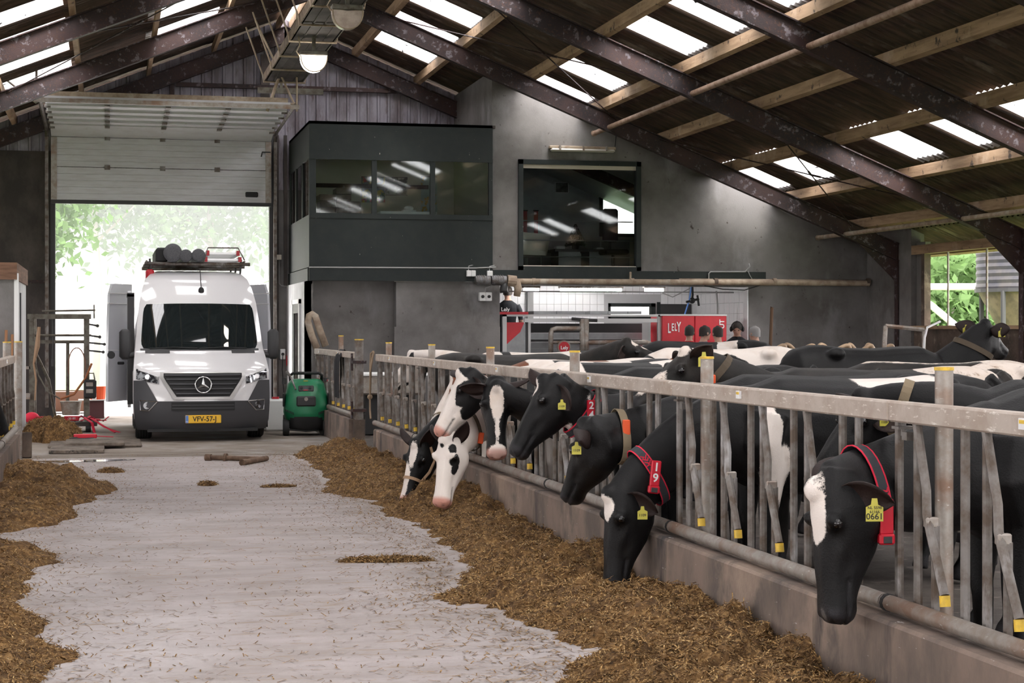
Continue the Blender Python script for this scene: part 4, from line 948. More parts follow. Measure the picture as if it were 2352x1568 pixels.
# white cow near the passage
cow('white cow behind the far fence bars near the passage, nose between the bars', 4.45, 20.9, 180, wpt(948, 818, 3.86), V3((-.72, 0, -.69)), V3((-.69, 0, .72)), (1, [(H_, (.02, .1, -.02), (.08, .08, .08), -1), (H_, (.4, .06, -.2), (.1, .1, .06), -1), (B_, (-1.3, .1, 1.35), (.14, .16, .12), -1), (B_, (-1.5, 0, 1.2), (.12, .2, .12), -1), (B_, (-.3, .1, 1.4), (.06, .3, .12), -1)]), vox=.022, pinknose=1.)
# cow with plate 5 behind the fence
cow('black cow behind the fence bars wearing a brown strap with red plate 5', 4.66, 8.55, 178, wpt(1985, 925, 4.02), V3((-.72, -.10, -.69)), V3((-.68, -.1, .73)), BLK, vox=.016, collar=('tan', .82, (10, 0), '5'), tags=((1, .35, .0, None, .8),), ear=((.2, .2), (0, -.1)))
# head with ear tag above the rail
cow('black cow with white cheek stripe and big yellow ear tag, head above the rail', 4.62, 11.58, 170, wpt(1578, 824, 3.98), V3((-.86, -.1, -.48)), V3((-.45, -.1, .88)), (-1, [(H_, (.34, .02, .0), (.14, .08, .05), 1), (H_, (.0, 0, .07), (.05, .08, .05), 1), (B_, (-1.25, 0, 1.3), (.30, .5, .3), 1), (B_, (-.5, 0, .6), (.5, .5, .15), 1)]), vox=.0165, mat=m_coat_dusty, tags=((1, .6, .02, None, 1.3),), ear=((-.25, -.25), (0, 0)), collar=('brown', .8, (0, 0), ''))
# loose cows further back
GB = 'cows loose in the barn behind the fence'
cow('dark cow raising a white-starred face over the other backs', 5.15, 19.3, 0, wpt(1440, 792, 5.72), V3((.93, -.25, -.28)), V3((.25, -.35, .9)), (-1, [(H_, (.08, 0, .06), (.05, .09, .05), 1), (H_, (.2, .05, .02), (.04, .06, .04), 1)]), vox=.022, mat=m_coat_dusty, group=GB, ear=((-.1, .1), (-.1, .1)))
cow('black cow with a broad white band over her back, in front of the visitors', 6.75, 21.4, 160, (6.0, 21.2, .9), V3((-.5, -.1, -.85)), V3((-.85, 0, .5)), (-1, [(B_, (-1.02, 0, 1.2), (.15, .6, .6), 1), (B_, (-1.62, 0, 1.2), (.08, .3, .3), 1)]), vox=.022, group=GB, ht=1.065)
p5 = wpt(2262, 752, 8.55)
cow('tall black cow seen from behind with two yellow ear tags and a brown strap', 7.95, 16.0, 8, p5, V3((.72, .62, -.30)), V3((.25, .1, .96)), (-1, [(B_, (-.02, -.3, 1.2), (.025, .1, .06), 1)]), vox=.019, group=GB, ht=1.05, collar=('brown', .80, (0, 0), ''), tags=((1, .5, -.02, None, 1.15), (-1, .5, -.02, None, 1.15)), ear=((-.1, -.05), (-.1, -.05)))
cow('white cow with small black flecks, her mottled back beside the big post', 7.9, 12.75, 20, (8.7, 13.2, 1.05), V3((.7, .2, -.68)), V3((.6, 0, .8)), (1, [(B_, (-1.45, -.2, 1.25), (.12, .15, .12), -1), (B_, (-1.1, -.25, 1.2), (.16, .2, .22), -1), (B_, (-.6, -.2, 1.25), (.3, .3, .15), -1), (B_, (-.2, -.2, 1.2), (.2, .3, .2), -1)]), vox=.021, group=GB, mat=m_coat_dusty, ht=.98)
cow('whitish cow standing beyond the white-rumped black cow', 5.75, 17.9, 172, (5.0, 17.7, .95), V3((-.5, 0, -.85)), V3((-.85, 0, .5)), (1, [(B_, (-.7, .2, 1.1), (.35, .4, .28), -1), (B_, (.2, 0, 1.1), (.3, .4, .3), -1)]), vox=.023, group=GB, ht=1.03)
cow('white-backed cow between the whitish cow and the tall black cow', 6.55, 14.55, 165, (5.85, 14.6, .85), V3((-.5, 0, -.85)), V3((-.85, 0, .5)), (-1, [(B_, (-.5, 0, 1.42), (.9, .16, .08), 1), (B_, (-1.35, 0, 1.3), (.26, .4, .4), 1)]), vox=.022, group=GB, mat=m_coat_dusty, ht=.965)
cow('black cow with one white side patch, near the cubicle hoops', 9.6, 18.6, 15, (10.3, 18.9, 1.05), V3((.7, .1, -.7)), V3((.7, 0, .7)), (-1, [(B_, (-.6, 0, 1.3), (.2, .5, .3), 1)]), vox=.024, group=GB)
# cows on the opposite side
GL = 'cows at the opposite feed fence'
cow('black cow with a white blaze feeding at the opposite kerb', -1.80, 17.0, 0, (-1.10, 17.05, .56), V3((.22, -.2, -.92)), V3((.9, -.3, .2)), (-1, [(H_, (.3, 0, .0), (.2, .03, .06), 1)]), vox=.022, group=GL)
cow('black cow whose ear pokes past the opposite fence', -1.95, 18.35, 0, (-1.20, 18.4, 1.10), V3((.45, .3, -.8)), V3((.8, .1, .5)), BLK, vox=.022, group=GL, tags=((-1, .6, .02, None, 1),), ear=((0, .1), (0, .05)))
# bars pushed aside where a neck passes
for pn in [o for o in COL.objects if o.name.startswith('feed_fence_panel')]:
    if pn.location.x < 0: continue
    for ch in list(pn.children):
        if ch.name.startswith(('half_upright', 'swing_bar')):
            yy = pn.location.y + sum(v.co.y for v in ch.data.vertices) / len(ch.data.vertices)
            if any(abs(yy - q) < .2 for q in NECKS):
                for g_ in list(ch.children): bpy.data.objects.remove(g_)
                bpy.data.objects.remove(ch)
# ------------------------------------------------------------------ the van
m_vanw = M('van_white_paint', (.74, .73, .74), .12, coat=.6)
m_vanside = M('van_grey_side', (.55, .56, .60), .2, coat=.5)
m_bump = M('grey_bumper_plastic', (.05, .05, .055), .5, bump=.05, bscale=400)
m_chrome = M('chrome_trim', (.62, .62, .63), .18, 1.)
m_satin = M('satin_grille_trim', (.52, .51, .50), .35, .8)
m_screen = M('windscreen_glass', (.012, .016, .017), .02, spec=.9, coat=.4)
m_lampglass = M('headlight_glass', (.55, .57, .60), .08, .5, coat=1., col2=(.05, .05, .06), scale=14, lo=.45, hi=.55)
m_plate = M('yellow_plate', (.80, .47, .03), .4); m_plblue = M('plate_blue_strip', (.10, .22, .55), .4)
VZ_ = [.15, .25, .45, .60, .80, 1.0, 1.07, 1.2, 1.36, 2.06, 2.2, 2.4, 2.50, 2.56, 2.60]
VF_ = [.10, .04, .0, .0, .02, .06, .12, .38, .78, 1.28, 1.42, 1.66, 1.88, 2.15, 2.7]
WZ_ = [.15, .3, .6, 1.0, 1.2, 1.4, 1.7, 2.06, 2.3, 2.45, 2.55, 2.60]; WW_ = [.94, .985, 1.0, 1.0, .985, .965, .935, .895, .845, .79, .70, .58]
def vw(z): return float(np.interp(z, WZ_, WW_))
def vF(x, z):
    w = vw(z); c = float(np.interp(z, [.15, .6, 1.05, 1.4, 2.1, 2.6], [.30, .30, .34, .30, .22, .15]))
    return float(np.interp(z, VZ_, VF_)) + c * (min(1, abs(x) / w)) ** 3.0
VL = 5.25
van = thing('van', 'white high-roof delivery van with yellow plate VFV-57-J, tubes on its roof', 'van', (1.36, 26.0, 0))
b = MB(); rings = []
for z in [.33, .40, .5, .6, .7, .8, .9, 1.0, 1.05, 1.1, 1.15, 1.2, 1.28, 1.36, 1.5, 1.7, 1.9, 2.06, 2.13, 2.2, 2.3, 2.4, 2.45, 2.5, 2.53, 2.56, 2.58, 2.60]:
    w = vw(z); r = []
    for k in range(25):
        x = w * math.sin((k / 24 - .5) * math.pi) if True else 0
        r.append((x, vF(x, z), z))
    y0 = vF(w, z)
    for k in range(1, 6): r.append((w, y0 + (VL - .06 - y0) * k / 5, z))
    r.append((w - .06, VL, z)); r.append((-w + .06, VL, z))
    for k in range(5, 0, -1): r.append((-w, y0 + (VL - .06 - y0) * k / 5, z))
    rings.append(r)
b.loft(rings); b.build('body', m_vanw, van, smooth=True, angle=50)
def patch(name, xl, xr, z0, z1, off, m, par=van, nx=10, nz=6, mirror=False, smooth=True, shape=None):
    for sg in ((1, -1) if mirror else (1,)):
        b = MB()
        def fn(u, v):
            z = z0 + (z1 - z0) * v
            if shape: x, z = shape(u, v)
            else:
                xa = xl(z) if callable(xl) else xl; xb_ = xr(z) if callable(xr) else xr; x = xa + (xb_ - xa) * u
            x *= sg; return (x, vF(x, z) - off, z)
        b.grid(fn, nx, nz); o = b.build(name, m, par, smooth=smooth)
    return o
bz = lambda q: (lambda z: q * vw(z))
bu = patch('bumper', bz(-.999), bz(.999), .17, .60, .018, m_bump, nx=24, nz=6)
patch('bumper_corner', lambda z: .66 + (z - .6) * .55, bz(.999), .58, .90, .012, m_bump, bu, mirror=True)
b = MB(); b.box((-.8, .06, .15), (.8, .5, .19)); b.build('bumper_underside', m_black, bu)
patch('lower_intake', -.46, .46, .46, .585, .026, m_black, bu)
for q in (.49, .535): patch('intake_slat', -.45, .45, q, q + .014, .034, m_bump, bu, nz=1)
gs = patch('grille_surround', None, None, 0, 0, .022, m_satin, shape=lambda u, v: ((u * 2 - 1) * (.42 + .20 * min(1, v * 1.25)), .625 + .40 * v - .0 * abs(u - .5)))
gr = patch('grille', None, None, 0, 0, .032, m_black, shape=lambda u, v: ((u * 2 - 1) * (.385 + .185 * min(1, v * 1.25)), .665 + .345 * v))
for q in (.705, .775, .845, .915, .975):
    hw = .385 + .185 * min(1, (q - .665) / .345 * 1.25) - .02
    b = MB(); b.grid(lambda u, v: ((u * 2 - 1) * hw, vF((u * 2 - 1) * hw, q) - .036 - .02 * math.sin(math.pi * v), q - .012 + .03 * v), 12, 3); b.build('grille_slat', m_bump, gr, smooth=True)
star = thing('star_badge'); star.parent = van
yS = vF(0, .84) - .065
b = MB(); b.tube([(.117 * math.cos(a), yS, .84 + .117 * math.sin(a)) for a in np.linspace(0, 2 * math.pi, 33)], .011, 8, cap=False); b.build('badge_ring', m_chrome, star, smooth=True)
b = MB()
for k in range(3):
    a = math.pi / 2 + k * 2 * math.pi / 3
    tip = (.112 * math.cos(a), .112 * math.sin(a)); 
    l_ = (.026 * math.cos(a + math.pi / 3), .026 * math.sin(a + math.pi / 3)); r_ = (.026 * math.cos(a - math.pi / 3), .026 * math.sin(a - math.pi / 3))
    b.add([(tip[0], yS, .84 + tip[1]), (l_[0], yS, .84 + l_[1]), (0, yS - .02, .84), (r_[0], yS, .84 + r_[1]), (0, yS + .015, .84)], [(0, 2, 1), (0, 3, 2), (0, 1, 4), (0, 4, 3)])
b.build('badge_star', m_chrome, star)
b = MB(); b.cyl((0, yS + .006, .84), .112, .05, 24, axis=1); b.build('badge_disc', m_black, star)
for sg in (1, -1):
    def hs(u, v):
        a_ = np.array([.635, .93]); 
        x = .635 + .325 * u; lo = .90 + .02 * u - .06 * (1 - u) * 0; hi = .96 + .115 * u
        return sg * x, lo + (hi - lo) * v - .05 * (1 - u) * (1 - v)
    h = patch('headlight', None, None, 0, 0, .012, m_lampglass, shape=hs, nx=12, nz=6)
    x0 = sg * .80; z0 = .955; 
    b = MB(); b.cyl((x0, vF(x0, z0) - .028, z0), .035, .02, 16, axis=1); b.build('lens', m_chrome, h)
    b = MB(); b.tube([(sg * .645, vF(.645, .955) - .018, .955), (sg * .8, vF(.8, 1.015) - .02, 1.015), (sg * .93, vF(.93, 1.05) - .02, 1.055)], .008, 6); b.build('light_strip', m_white, h)
    fx, fz = sg * .80, .535
    b = MB(); pts = [(fx - sg * .14, fz + .06), (fx + sg * .11, fz + .075), (fx + sg * .10, fz - .07), (fx - sg * .02, fz - .075)]
    b.tube([(p[0], vF(p[0], p[1]) - .026, p[1]) for p in pts + pts[:1]], .009, 6, cap=False); b.build('fog_trim', m_chrome, bu)
    b = MB(); b.cyl((fx + sg * .01, vF(fx, fz) - .034, fz), .052, .03, 18, axis=1); fo = b.build('fog_lamp', m_lampglass, bu, smooth=True, angle=40)
    hv = patch('bonnet_vent', sg * .46 if sg > 0 else -.82, sg * .82 if sg > 0 else -.46, 1.295, 1.335, .008, m_dark, nz=2)
wsf = patch('windscreen', None, None, 0, 0, .012, m_screen, shape=lambda u, v: ((u * 2 - 1) * (.885 - .055 * v) * (1 - .05 * abs(v * 2 - 1) ** 8), 1.355 + .70 * v - .012 * (u * 2 - 1) ** 2 * (1 if v > .5 else -1)), nx=24, nz=12)
b = MB(); b.grid(lambda u, v: ((u * 2 - 1) * .89, vF((u * 2 - 1) * .89, 1.34 + .03 * v) - .016, 1.335 + .03 * v), 16, 1); b.build('cowl', m_dark, van)
for x0, x1 in ((-.75, -.05), (-.02, .70)):
    b = MB(); b.tube([(x0, vF(x0, 1.37) - .03, 1.365), ((x0 + x1) / 2, vF((x0 + x1) / 2, 1.375) - .03, 1.385), (x1, vF(x1, 1.37) - .03, 1.37)], .011, 6); b.build('wiper', m_black, wsf)
# dashboard things seen through the glass are mirrored over by the roof, so the glass stays dark
b = MB(); b.box((-.26, vF(0, .335) - .045, .275), (.26, vF(0, .335) - .01, .395), bev=.008); pl = b.build('number_plate', m_plate, van)
b = MB(); b.box((-.258, vF(0, .335) - .048, .28), (-.215, vF(0, .335) - .044, .39)); b.build('country_strip', m_plblue, pl)
lettering('plate_text', 'VFV-57-J', .105, m_ink, T(.02, vF(0, .335) - .046, .335) @ FACE_Y @ Matrix.Scale(.92, 4, (1, 0, 0)), pl, .001, .0018)
lettering('country_text', 'NL', .028, m_white, T(-.236, vF(0, .335) - .049, .30) @ FACE_Y, pl, .0005)
for sg in (1, -1):
    mi = MB(); mi.box((sg * 1.03, .93, 1.20), (sg * 1.20, 1.08, 1.66), bev=.045); mi.tube([(sg * .95, 1.0, 1.28), (sg * 1.1, 1.0, 1.25)], .045, 8); mi.build('mirror', m_dark, van, smooth=True, angle=50)
    for yw in (1.05, 4.3):
        w = thing('wheel', None, None, (sg * .84, yw, .345)); w.parent = van
        b = MB(); prof = [(.20, -.115), (.32, -.12), (.345, -.09), (.345, .09), (.32, .12), (.20, .115)]
        b.lathe(prof, 28, mat=Matrix.Rotation(math.pi / 2, 4, 'Y')); b.build('tyre', m_black, w, smooth=True, angle=40)
        b = MB(); b.cyl((-.10, 0, 0), .205, .2, 20, axis=0); b.build('rim', m_steel, w)
        if yw < 2:
            for q in (-.06, -.02, .02, .06):
                b = MB(); b.tube([(q, .349 * math.cos(a), .349 * math.sin(a)) for a in np.linspace(0, 2 * math.pi, 29)], .006, 4, cap=False); b.build('tread_rib', m_dark, w)
    b = MB(); b.box((sg * .62, .5, .18), (sg * .99, 1.6, .36)); b.build('wheel_liner', m_black, van)
b = MB(); b.box((-.6, .4, .2), (.6, VL - .2, .36)); b.build('underbody', m_black, van)
# rear doors swung forward along the sides, side door slid back
for sg in (1, -1):
    w, z0, z1 = .86, .42, 2.44; hx, hy = sg * .93, VL - .02; a = math.radians(62)
    pts = [(hx + sg * .03 + sg * math.cos(a) * q, hy - math.sin(a) * q) for q in (0, w)]
    nrm = Vector((math.sin(a), sg * math.cos(a) * 1.0, 0)).normalized()
    b = MB(); rr = []
    for z, sh_ in ((z0, 0), (1.35, 0), (1.9, .03), (2.25, .06), (z1, .16)):
        rr.append([(pts[0][0], pts[0][1], z), (pts[1][0] - sg * math.cos(a) * sh_ * 1.0, pts[1][1] + math.sin(a) * sh_, z), (pts[1][0] - sg * math.cos(a) * sh_ + nrm.x * sg * .045, pts[1][1] + math.sin(a) * sh_ + nrm.y * sg * .045, z), (pts[0][0] + nrm.x * sg * .045, pts[0][1] + nrm.y * sg * .045, z)])
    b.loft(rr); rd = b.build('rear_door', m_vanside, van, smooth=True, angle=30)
    for z in (1.30, 2.1, 2.28):
        b = MB(); b.tube([(pts[0][0] - .004 * sg, pts[0][1] - .02, z), (pts[1][0] - .0 * sg, pts[1][1] - .012, z)], .010, 5); b.build('door_crease', m_vanw, rd)
    mx_, my_ = pts[0][0] * .45 + pts[1][0] * .55, pts[0][1] * .45 + pts[1][1] * .55
    b = MB(); b.box((mx_ - .09, my_ - .05, 1.05), (mx_ + .09, my_ + .0, 1.10), bev=.015); b.build('door_handle', m_black, rd)
    if sg < 0:
        b = MB(); cx, cy_, cz = pts[1][0] + .05, pts[1][1] - .0, 1.22
        b.cyl((cx, cy_ - .03, cz), .065, .02, 20, axis=1); b.build('door_badge', m_dark, rd)
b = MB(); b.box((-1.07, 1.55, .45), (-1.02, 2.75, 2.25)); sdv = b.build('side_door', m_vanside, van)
b = MB(); b.box((-1.075, 1.52, .5), (-.97, 1.60, 2.2)).box((-1.075, 1.52, 2.16), (-.97, 2.7, 2.22)); b.build('door_seal', m_dark, sdv)
# roof rack
rk = thing('roof_rack'); rk.parent = van
for y in (2.25, 3.4, 4.6):
    b = MB(); b.tube([(-.80, y, 2.70), (.86, y, 2.70)], .028, 8); b.build('crossbar', m_steel_d, rk, smooth=True)
    for sg in (1, -1): b = MB(); b.tube([(sg * .70, y, 2.52), (sg * .72, y, 2.78)], .018, 6); b.build('rack_foot', m_dark, rk)
for sg in (1, -1): b = MB(); b.tube([(sg * .77, 2.2, 2.74), (sg * .77, 4.8, 2.74)], .016, 6); b.build('side_rail', m_steel_d, rk)
m_tubegrey = M('grey_plastic_tube', (.33, .34, .36), .4, coat=.1); m_tubecap = M('dark_tube_cap', (.10, .10, .11), .6, col2=(.07, .07, .08), scale=60)
for px, py, r in ((397, 591, .142), (427, 600, .098), (456, 599, .104)):
    p = atY(px, py, 28.15); t = thing('roof_tube', 'wide grey capped tube strapped on the van roof' if r > .12 else ('slim grey capped tube next to the wide one on the van roof' if px == 427 else 'slim grey capped tube next to the ladder on the van roof'), 'tube', (p.x, 28.15, max(p.z, 2.73 + r)), group='tubes on the van roof')
    b = MB(); b.cyl((0, .06, 0), r, 2.6, 24, axis=1); b.build('barrel', m_tubegrey, t, smooth=True, angle=40)
    b = MB(); b.lathe([(r * .6, -.03), (r * .92, -.018), (r * 1.03, .0), (r * 1.03, .09)], 24, mat=T(0, 0, 0) @ Matrix.Rotation(-math.pi / 2, 4, 'X')); b.build('end_cap', m_tubecap, t, smooth=True, angle=40)
    if r > .12:
        b = MB(); b.box((-r - .12, .1, -r - .01), (-r * .55, 2.3, r * .6), bev=.03); b.build('black_case', m_black, t)
lx = atY(512, 610, 28.2); ld = thing('ladder', 'folding aluminium ladder with red ends on the van roof', 'ladder', (lx.x, 28.2, 2.74))
for sg in (1, -1):
    for q, z in ((0, .03), (.03, .13)):
        b = MB(); b.box((sg * (.27 - q) - .02, 0, z - .03), (sg * (.27 - q) + .02, 2.6, z + .04)); s_ = b.build('side_rail', m_steel_s, ld)
        b = MB(); b.box((sg * (.27 - q) - .026, -.02, z - .035), (sg * (.27 - q) + .026, .06, z + .045)); b.build('red_end', m_red, s_)
for k in range(8):
    for z in (.03, .13):
        b = MB(); b.box((-.25, .05 + k * .3, z - .012), (.25, .10 + k * .3, z + .02)); b.build('rung', m_steel_s, ld)
b = MB(); b.tube([(-.30, -.05, 0), (-.24, 0, .22), (.24, 0, .22), (.34, -.05, .02)], .012, 6); b.build('tie_bar', m_steel_d, ld)
p = atY(345, 627, 28.3); b = MB(); b.box((p.x - .07, 28.2, p.z - .12), (p.x + .06, 28.5, p.z + .06), bev=.03); b.build('red_bag', m_red, None, smooth=True, angle=50, label='small red bag hanging off the van roof rack', category='bag')
b = MB(); p = atY(461, 668, 27.62); y_ = 26.0 + vF(p.x - 1.36, p.z)
b.ball((p.x, y_ - .02, p.z), (.045, .03, .06), 12, 8); b.tube([(p.x, y_ - .02, p.z + .04), (p.x, y_ + .12, p.z + .17), (p.x, y_ + .40, p.z + .36)], .007, 5); b.build('roof_camera', m_black, None, smooth=True, label='black reversing camera on a cable on the van forehead', category='camera')

# ------------------------------------------------------------------ green pressure washer and its neighbours
m_gr = M('green_plastic', (.012, .20, .085), .35, col2=(.010, .16, .07), scale=3)
wa = thing('pressure_washer', 'green mobile pressure washer with black panel and wheels', 'pressure washer', (3.0, 27.15, 0), rz=math.radians(-6))
b = MB()
def rr_(hw, y0, y1, z, n=20, e=.5):
    return [(hw * math.copysign(abs(math.cos(a)) ** e, math.cos(a)), (y0 + y1) / 2 + (y1 - y0) / 2 * math.copysign(abs(math.sin(a)) ** e, math.sin(a)), z) for a in np.linspace(0, 2 * math.pi, n + 1)[:-1]]
b.loft([rr_(.26, -.02, .66, .20), rr_(.33, -.10, .72, .25), rr_(.355, -.12, .74, .36), rr_(.345, -.09, .72, .52), rr_(.315, -.02, .68, .68), rr_(.285, .05, .62, .80), rr_(.24, .12, .56, .86), rr_(.17, .2, .48, .875)])
hd_ = b.build('hood', m_gr, wa, smooth=True, angle=50)
b = MB(); b.loft([rr_(.24, -.06, .7, .08), rr_(.29, -.10, .7, .14), rr_(.33, -.11, .7, .30)]); b.build('chassis', m_black, wa, smooth=True, angle=50)
b = MB(); b.box((-.15, -.125, .46), (.15, -.06, .62), bev=.02, mat=T(0, 0.005, .0) @ RX(0)); b.build('service_flap', m_dark, hd_)
b = MB(); b.cyl((0, -.137, .575), .03, .02, 16, axis=1); b.build('maker_badge', m_steel, hd_)
b = MB(); b.box((-.12, -.02, -.055), (.12, .05, .055), bev=.015, mat=T(0, .02, .73) @ RX(-28)); cp = b.build('control_panel', m_dark, hd_)
for x in (-.07, .06): b = MB(); b.cyl((x, -.035, .005), .022, .02, 12, axis=1, mat=T(0, .02, .73) @ RX(-28)); b.build('dial', m_black, cp)
b = MB(); b.box((-.04, -.024, -.04), (.03, -.018, -.028), mat=T(0, .02, .73) @ RX(-28)); b.build('warning_label', m_red, cp)
b = MB(); b.box((-.04, .1, .845), (.03, .12, .855)); b.build('yellow_label', m_yellow, hd_)
for sg in (1, -1):
    for k in range(3):
        b = MB(); b.box((sg * .20, -.126, .345 + k * .0), (sg * .30, -.10, .36)); 
    b = MB(); b.box((sg * .335, .0, .45), (sg * .362, .35, .66), bev=.012); b.build('side_vent', m_black, hd_)
    for k in range(7): b = MB(); b.box((sg * (.19 + k * .02), -.128 + .02 * (k / 6) ** 2, .33 + .01 * k), (sg * (.20 + k * .02), -.09, .37 + .008 * k)); b.build('vent_slot', m_black, hd_)
    for y, r in ((.02, .13), (.55, .155)):
        b = MB(); b.lathe([(.05, -.045), (r * .92, -.05), (r, -.03), (r, .03), (r * .92, .05), (.05, .045)], 22, mat=T(sg * .31, y, r) @ Matrix.Rotation(math.pi / 2, 4, 'Y')); b.build('wheel', m_black, wa, smooth=True, angle=40)
b = MB(); b.tube([(-.24, .5, .80), (-.25, .42, .93), (-.20, .38, .965), (.20, .38, .965), (.25, .42, .93), (.24, .5, .80)], .024, 8); b.build('push_handle', m_black, wa, smooth=True)
b = MB(); b.tube([(-.30, .3, .98), (-.24, .1, .92), (-.16, -.06, .72)], [.03, .016, .014], 8); b.build('spray_lance', m_steel_d, wa, smooth=True)
b = MB(); b.tube([(-.26, -.09, .10), (0, -.12, .075), (.2, -.10, .09)], .012, 6); b.build('hose_loop', m_black, wa, smooth=True)
b = MB(); b.cyl((-.34, .1, .8), .035, .1, 10).cyl((.30, .1, .84), .035, .06, 10); b.build('filler_cap', m_dark, wa)
b = MB(); b.ball((.31, .1, .86), .03, 10, 6); b.build('red_knob', m_red, wa)
ctn = thing('white_canister', 'white square canister with red lid behind the washer', 'canister', (2.66, 28.6, 0))
b = MB(); b.box((-.19, -.16, 0), (.19, .16, .52), bev=.03); b.build('tank', m_white, ctn)
for z in (.1, .2, .3, .4): b = MB(); b.box((-.193, -.164, z), (.193, -.155, z + .012)); b.build('tank_rib', m_white, ctn)
b = MB(); b.cyl((.0, 0, .515), .06, .04, 14); b.build('lid', m_red, ctn)
ex = thing('fire_extinguisher', 'small red extinguisher hanging on the concrete pier', 'extinguisher', tuple(atY(663, 825, YG - .04)))
b = MB(); b.lathe([(.02, -.13), (.05, -.12), (.05, .06), (.02, .10), (.02, .14)], 14, mat=T(0, -.02, 0)); b.build('bottle', m_red, ex, smooth=True, angle=40)
b = MB(); b.box((-.012, -.04, .12), (.05, 0, .16)); b.build('valve', m_black, ex)
p = atY(649, 813, YG - .01)
so = thing('wall_socket', 'grey double socket box on the concrete pier', 'socket', tuple(p))
b = MB(); b.box((-.05, -.05, -.10), (.05, .0, .10), bev=.01); b.build('cover', m_white, so); b = MB(); b.cyl((0, -.07, .0), .03, .03, 12, axis=1); b.build('plug', m_black, so)
b = MB(); b.tube([(0, -.06, -.02), (-.01, -.03, -.3), (.02, -.03, -.7), (.0, -.03, -1.1)], .008, 5); b.build('cord', m_black, so)
p = atY(638, 813, YG - .01); b = MB(); b.box((p.x - .045, YG - .05, p.z - .11), (p.x + .045, YG, p.z + .09), bev=.008); b.build('switch_box', m_dark, None, label='dark blue switch box on the concrete pier', category='switch')
p = atY(640, 591, YG - .01); jb = thing('junction_box', 'cream junction box with conduit above the pier', 'junction box', tuple(p - Vector((0, .03, 0))))
b = MB(); b.box((-.05, -.05, -.05), (.05, 0, .05), bev=.008); b.build('cover', m_cream, jb)
b = MB(); b.tube([(.0, -.02, -.05), (.0, -.02, -.5), (.05, -.02, -.55), (.33, -.02, -.55)], .011, 6); b.build('conduit', m_grey_cable, jb)

# ------------------------------------------------------------------ things by the doorway on the shed side
sw = thing('wall_shed', kind='structure', loc=(-1.3, 26, 0))
zsh = atX(60, 612, -1.3).z
MB().box((-3.2, 25.6, -.1), (-1.3, 25.72, 2.52)).build('front_panel', m_conc_d, sw, world=True)
MB().box((-1.34, 25.72, -.1), (-1.29, 29.0, 2.40)).build('side_panel', m_whitewall, sw, world=True)
MB().box((-3.2, 25.56, 2.36), (-1.26, 29.0, 2.60)).build('roof_boards', M('raw_timber', (.22, .12, .08), .85, col2=(.13, .07, .045), scale=4, stretch=(.5, .5, 5)), sw, world=True)
MB().box((-1.3, 25.58, 0), (-1.24, 25.66, 2.45)).build('corner_trim', m_white, sw, world=True)
MB().box((-1.295, 26.0, 0), (-1.27, 26.06, 2.2)).box((-1.295, 27.0, 0), (-1.27, 27.06, 2.2)).build('shed_door_frame', m_dark, sw, world=True)
m_oldsteel = M('weathered_steel', (.16, .15, .125), .65, .4, col2=(.09, .075, .06), scale=8, bump=.15)
cf = thing('cattle_crush_frame', 'rusty steel hoof-trimming frame with chains beside the doorway', 'steel frame', (-.85, 32.3, 0))
for x in (-.47, .47):
    for y in (-.25, .35):
        if x > 0 and y > 0: continue
        b = MB(); b.box((x - .05, y - .05, 0), (x + .05, y + .05, 1.90)); b.build('post', m_oldsteel, cf)
b = MB(); b.box((-.55, -.32, 1.84), (.55, -.20, 1.93)); b.build('top_beam', m_oldsteel, cf)
b = MB(); b.box((-.5, .3, 1.40), (.5, .38, 1.46)); b.build('cross_beam', m_oldsteel, cf); b = MB(); b.tube([(-.5, -.26, 1.55), (.55, -.26, 1.55)], .025, 6); b.build('cross_tube', m_oldsteel, cf)
b = MB(); b.tube([(-.3, -.26, 1.98), (.62, -.26, 2.0)], .02, 6); b.tube([(.6, -.26, 1.85), (.6, -.26, 2.1)], .015, 6); b.build('crank_shaft', m_oldsteel, cf)
b = MB(); b.box((.10, .33, .1), (.16, .39, 1.42)); b.build('middle_bar', m_oldsteel, cf)
b = MB(); b.tube([(-.42, -.2, 1.25), (-.20, 0.1, .75), (-.08, .2, .05)], .03, 6); b.build('brace', m_oldsteel, cf)
for z, q in ((1.75, .66), (1.55, .70), (1.42, .78), (1.28, .76)):
    b = MB(); b.tube([(.5, -.26, z), (q, -.3, z - .03)], .018, 6); b.cyl((q, -.34, z - .03), .03, .08, 8, axis=1); b.build('ratchet', m_dark, cf)
b = MB(); b.tube([(-.12, -.26, 1.83), (-.11, -.26, 1.4), (-.12, -.26, 1.12)], .012, 5); b.tube([(-.12, -.26, 1.12), (-.12, -.26, 1.0)], .02, 6); b.build('hanging_strap', m_dark, cf)
ch = [(-.42, -.28, 1.1), (-.36, -.3, .85), (-.2, -.34, .55), (.02, -.36, .42), (.25, -.34, .50), (.45, -.32, .78), (.56, -.3, 1.05)]
b = MB(); b.tube(ch[:4], .013, 5); b.build('chain', m_oldsteel, cf); b = MB(); b.tube(ch[3:], .022, 6); b.build('rubber_sleeve', M('orange_rubber', (.28, .10, .04), .7), cf)
b = MB(); b.tube([(.3 + .15 * math.cos(a), -.3, 1.0 + .33 * math.sin(a)) for a in np.linspace(-.6, 3.6, 14)], .012, 6); b.build('cable_loop', M('rust_cable', (.20, .10, .07), .7), cf)
b = MB(); b.tube([(-.35, -.3, 1.7), (-.38, -.3, 1.35), (-.44, -.3, 1.05), (-.40, -.3, .75), (-.42, -.32, .4)], [.03, .05, .02, .02, .015], 6); b.build('frayed_rope', m_halter, cf)
b = MB(); b.box((-.68, -.35, .42), (-.5, -.15, .52)).box((-.66, -.3, .95), (-.5, -.2, 1.0)); b.build('side_bracket', m_steel, cf)
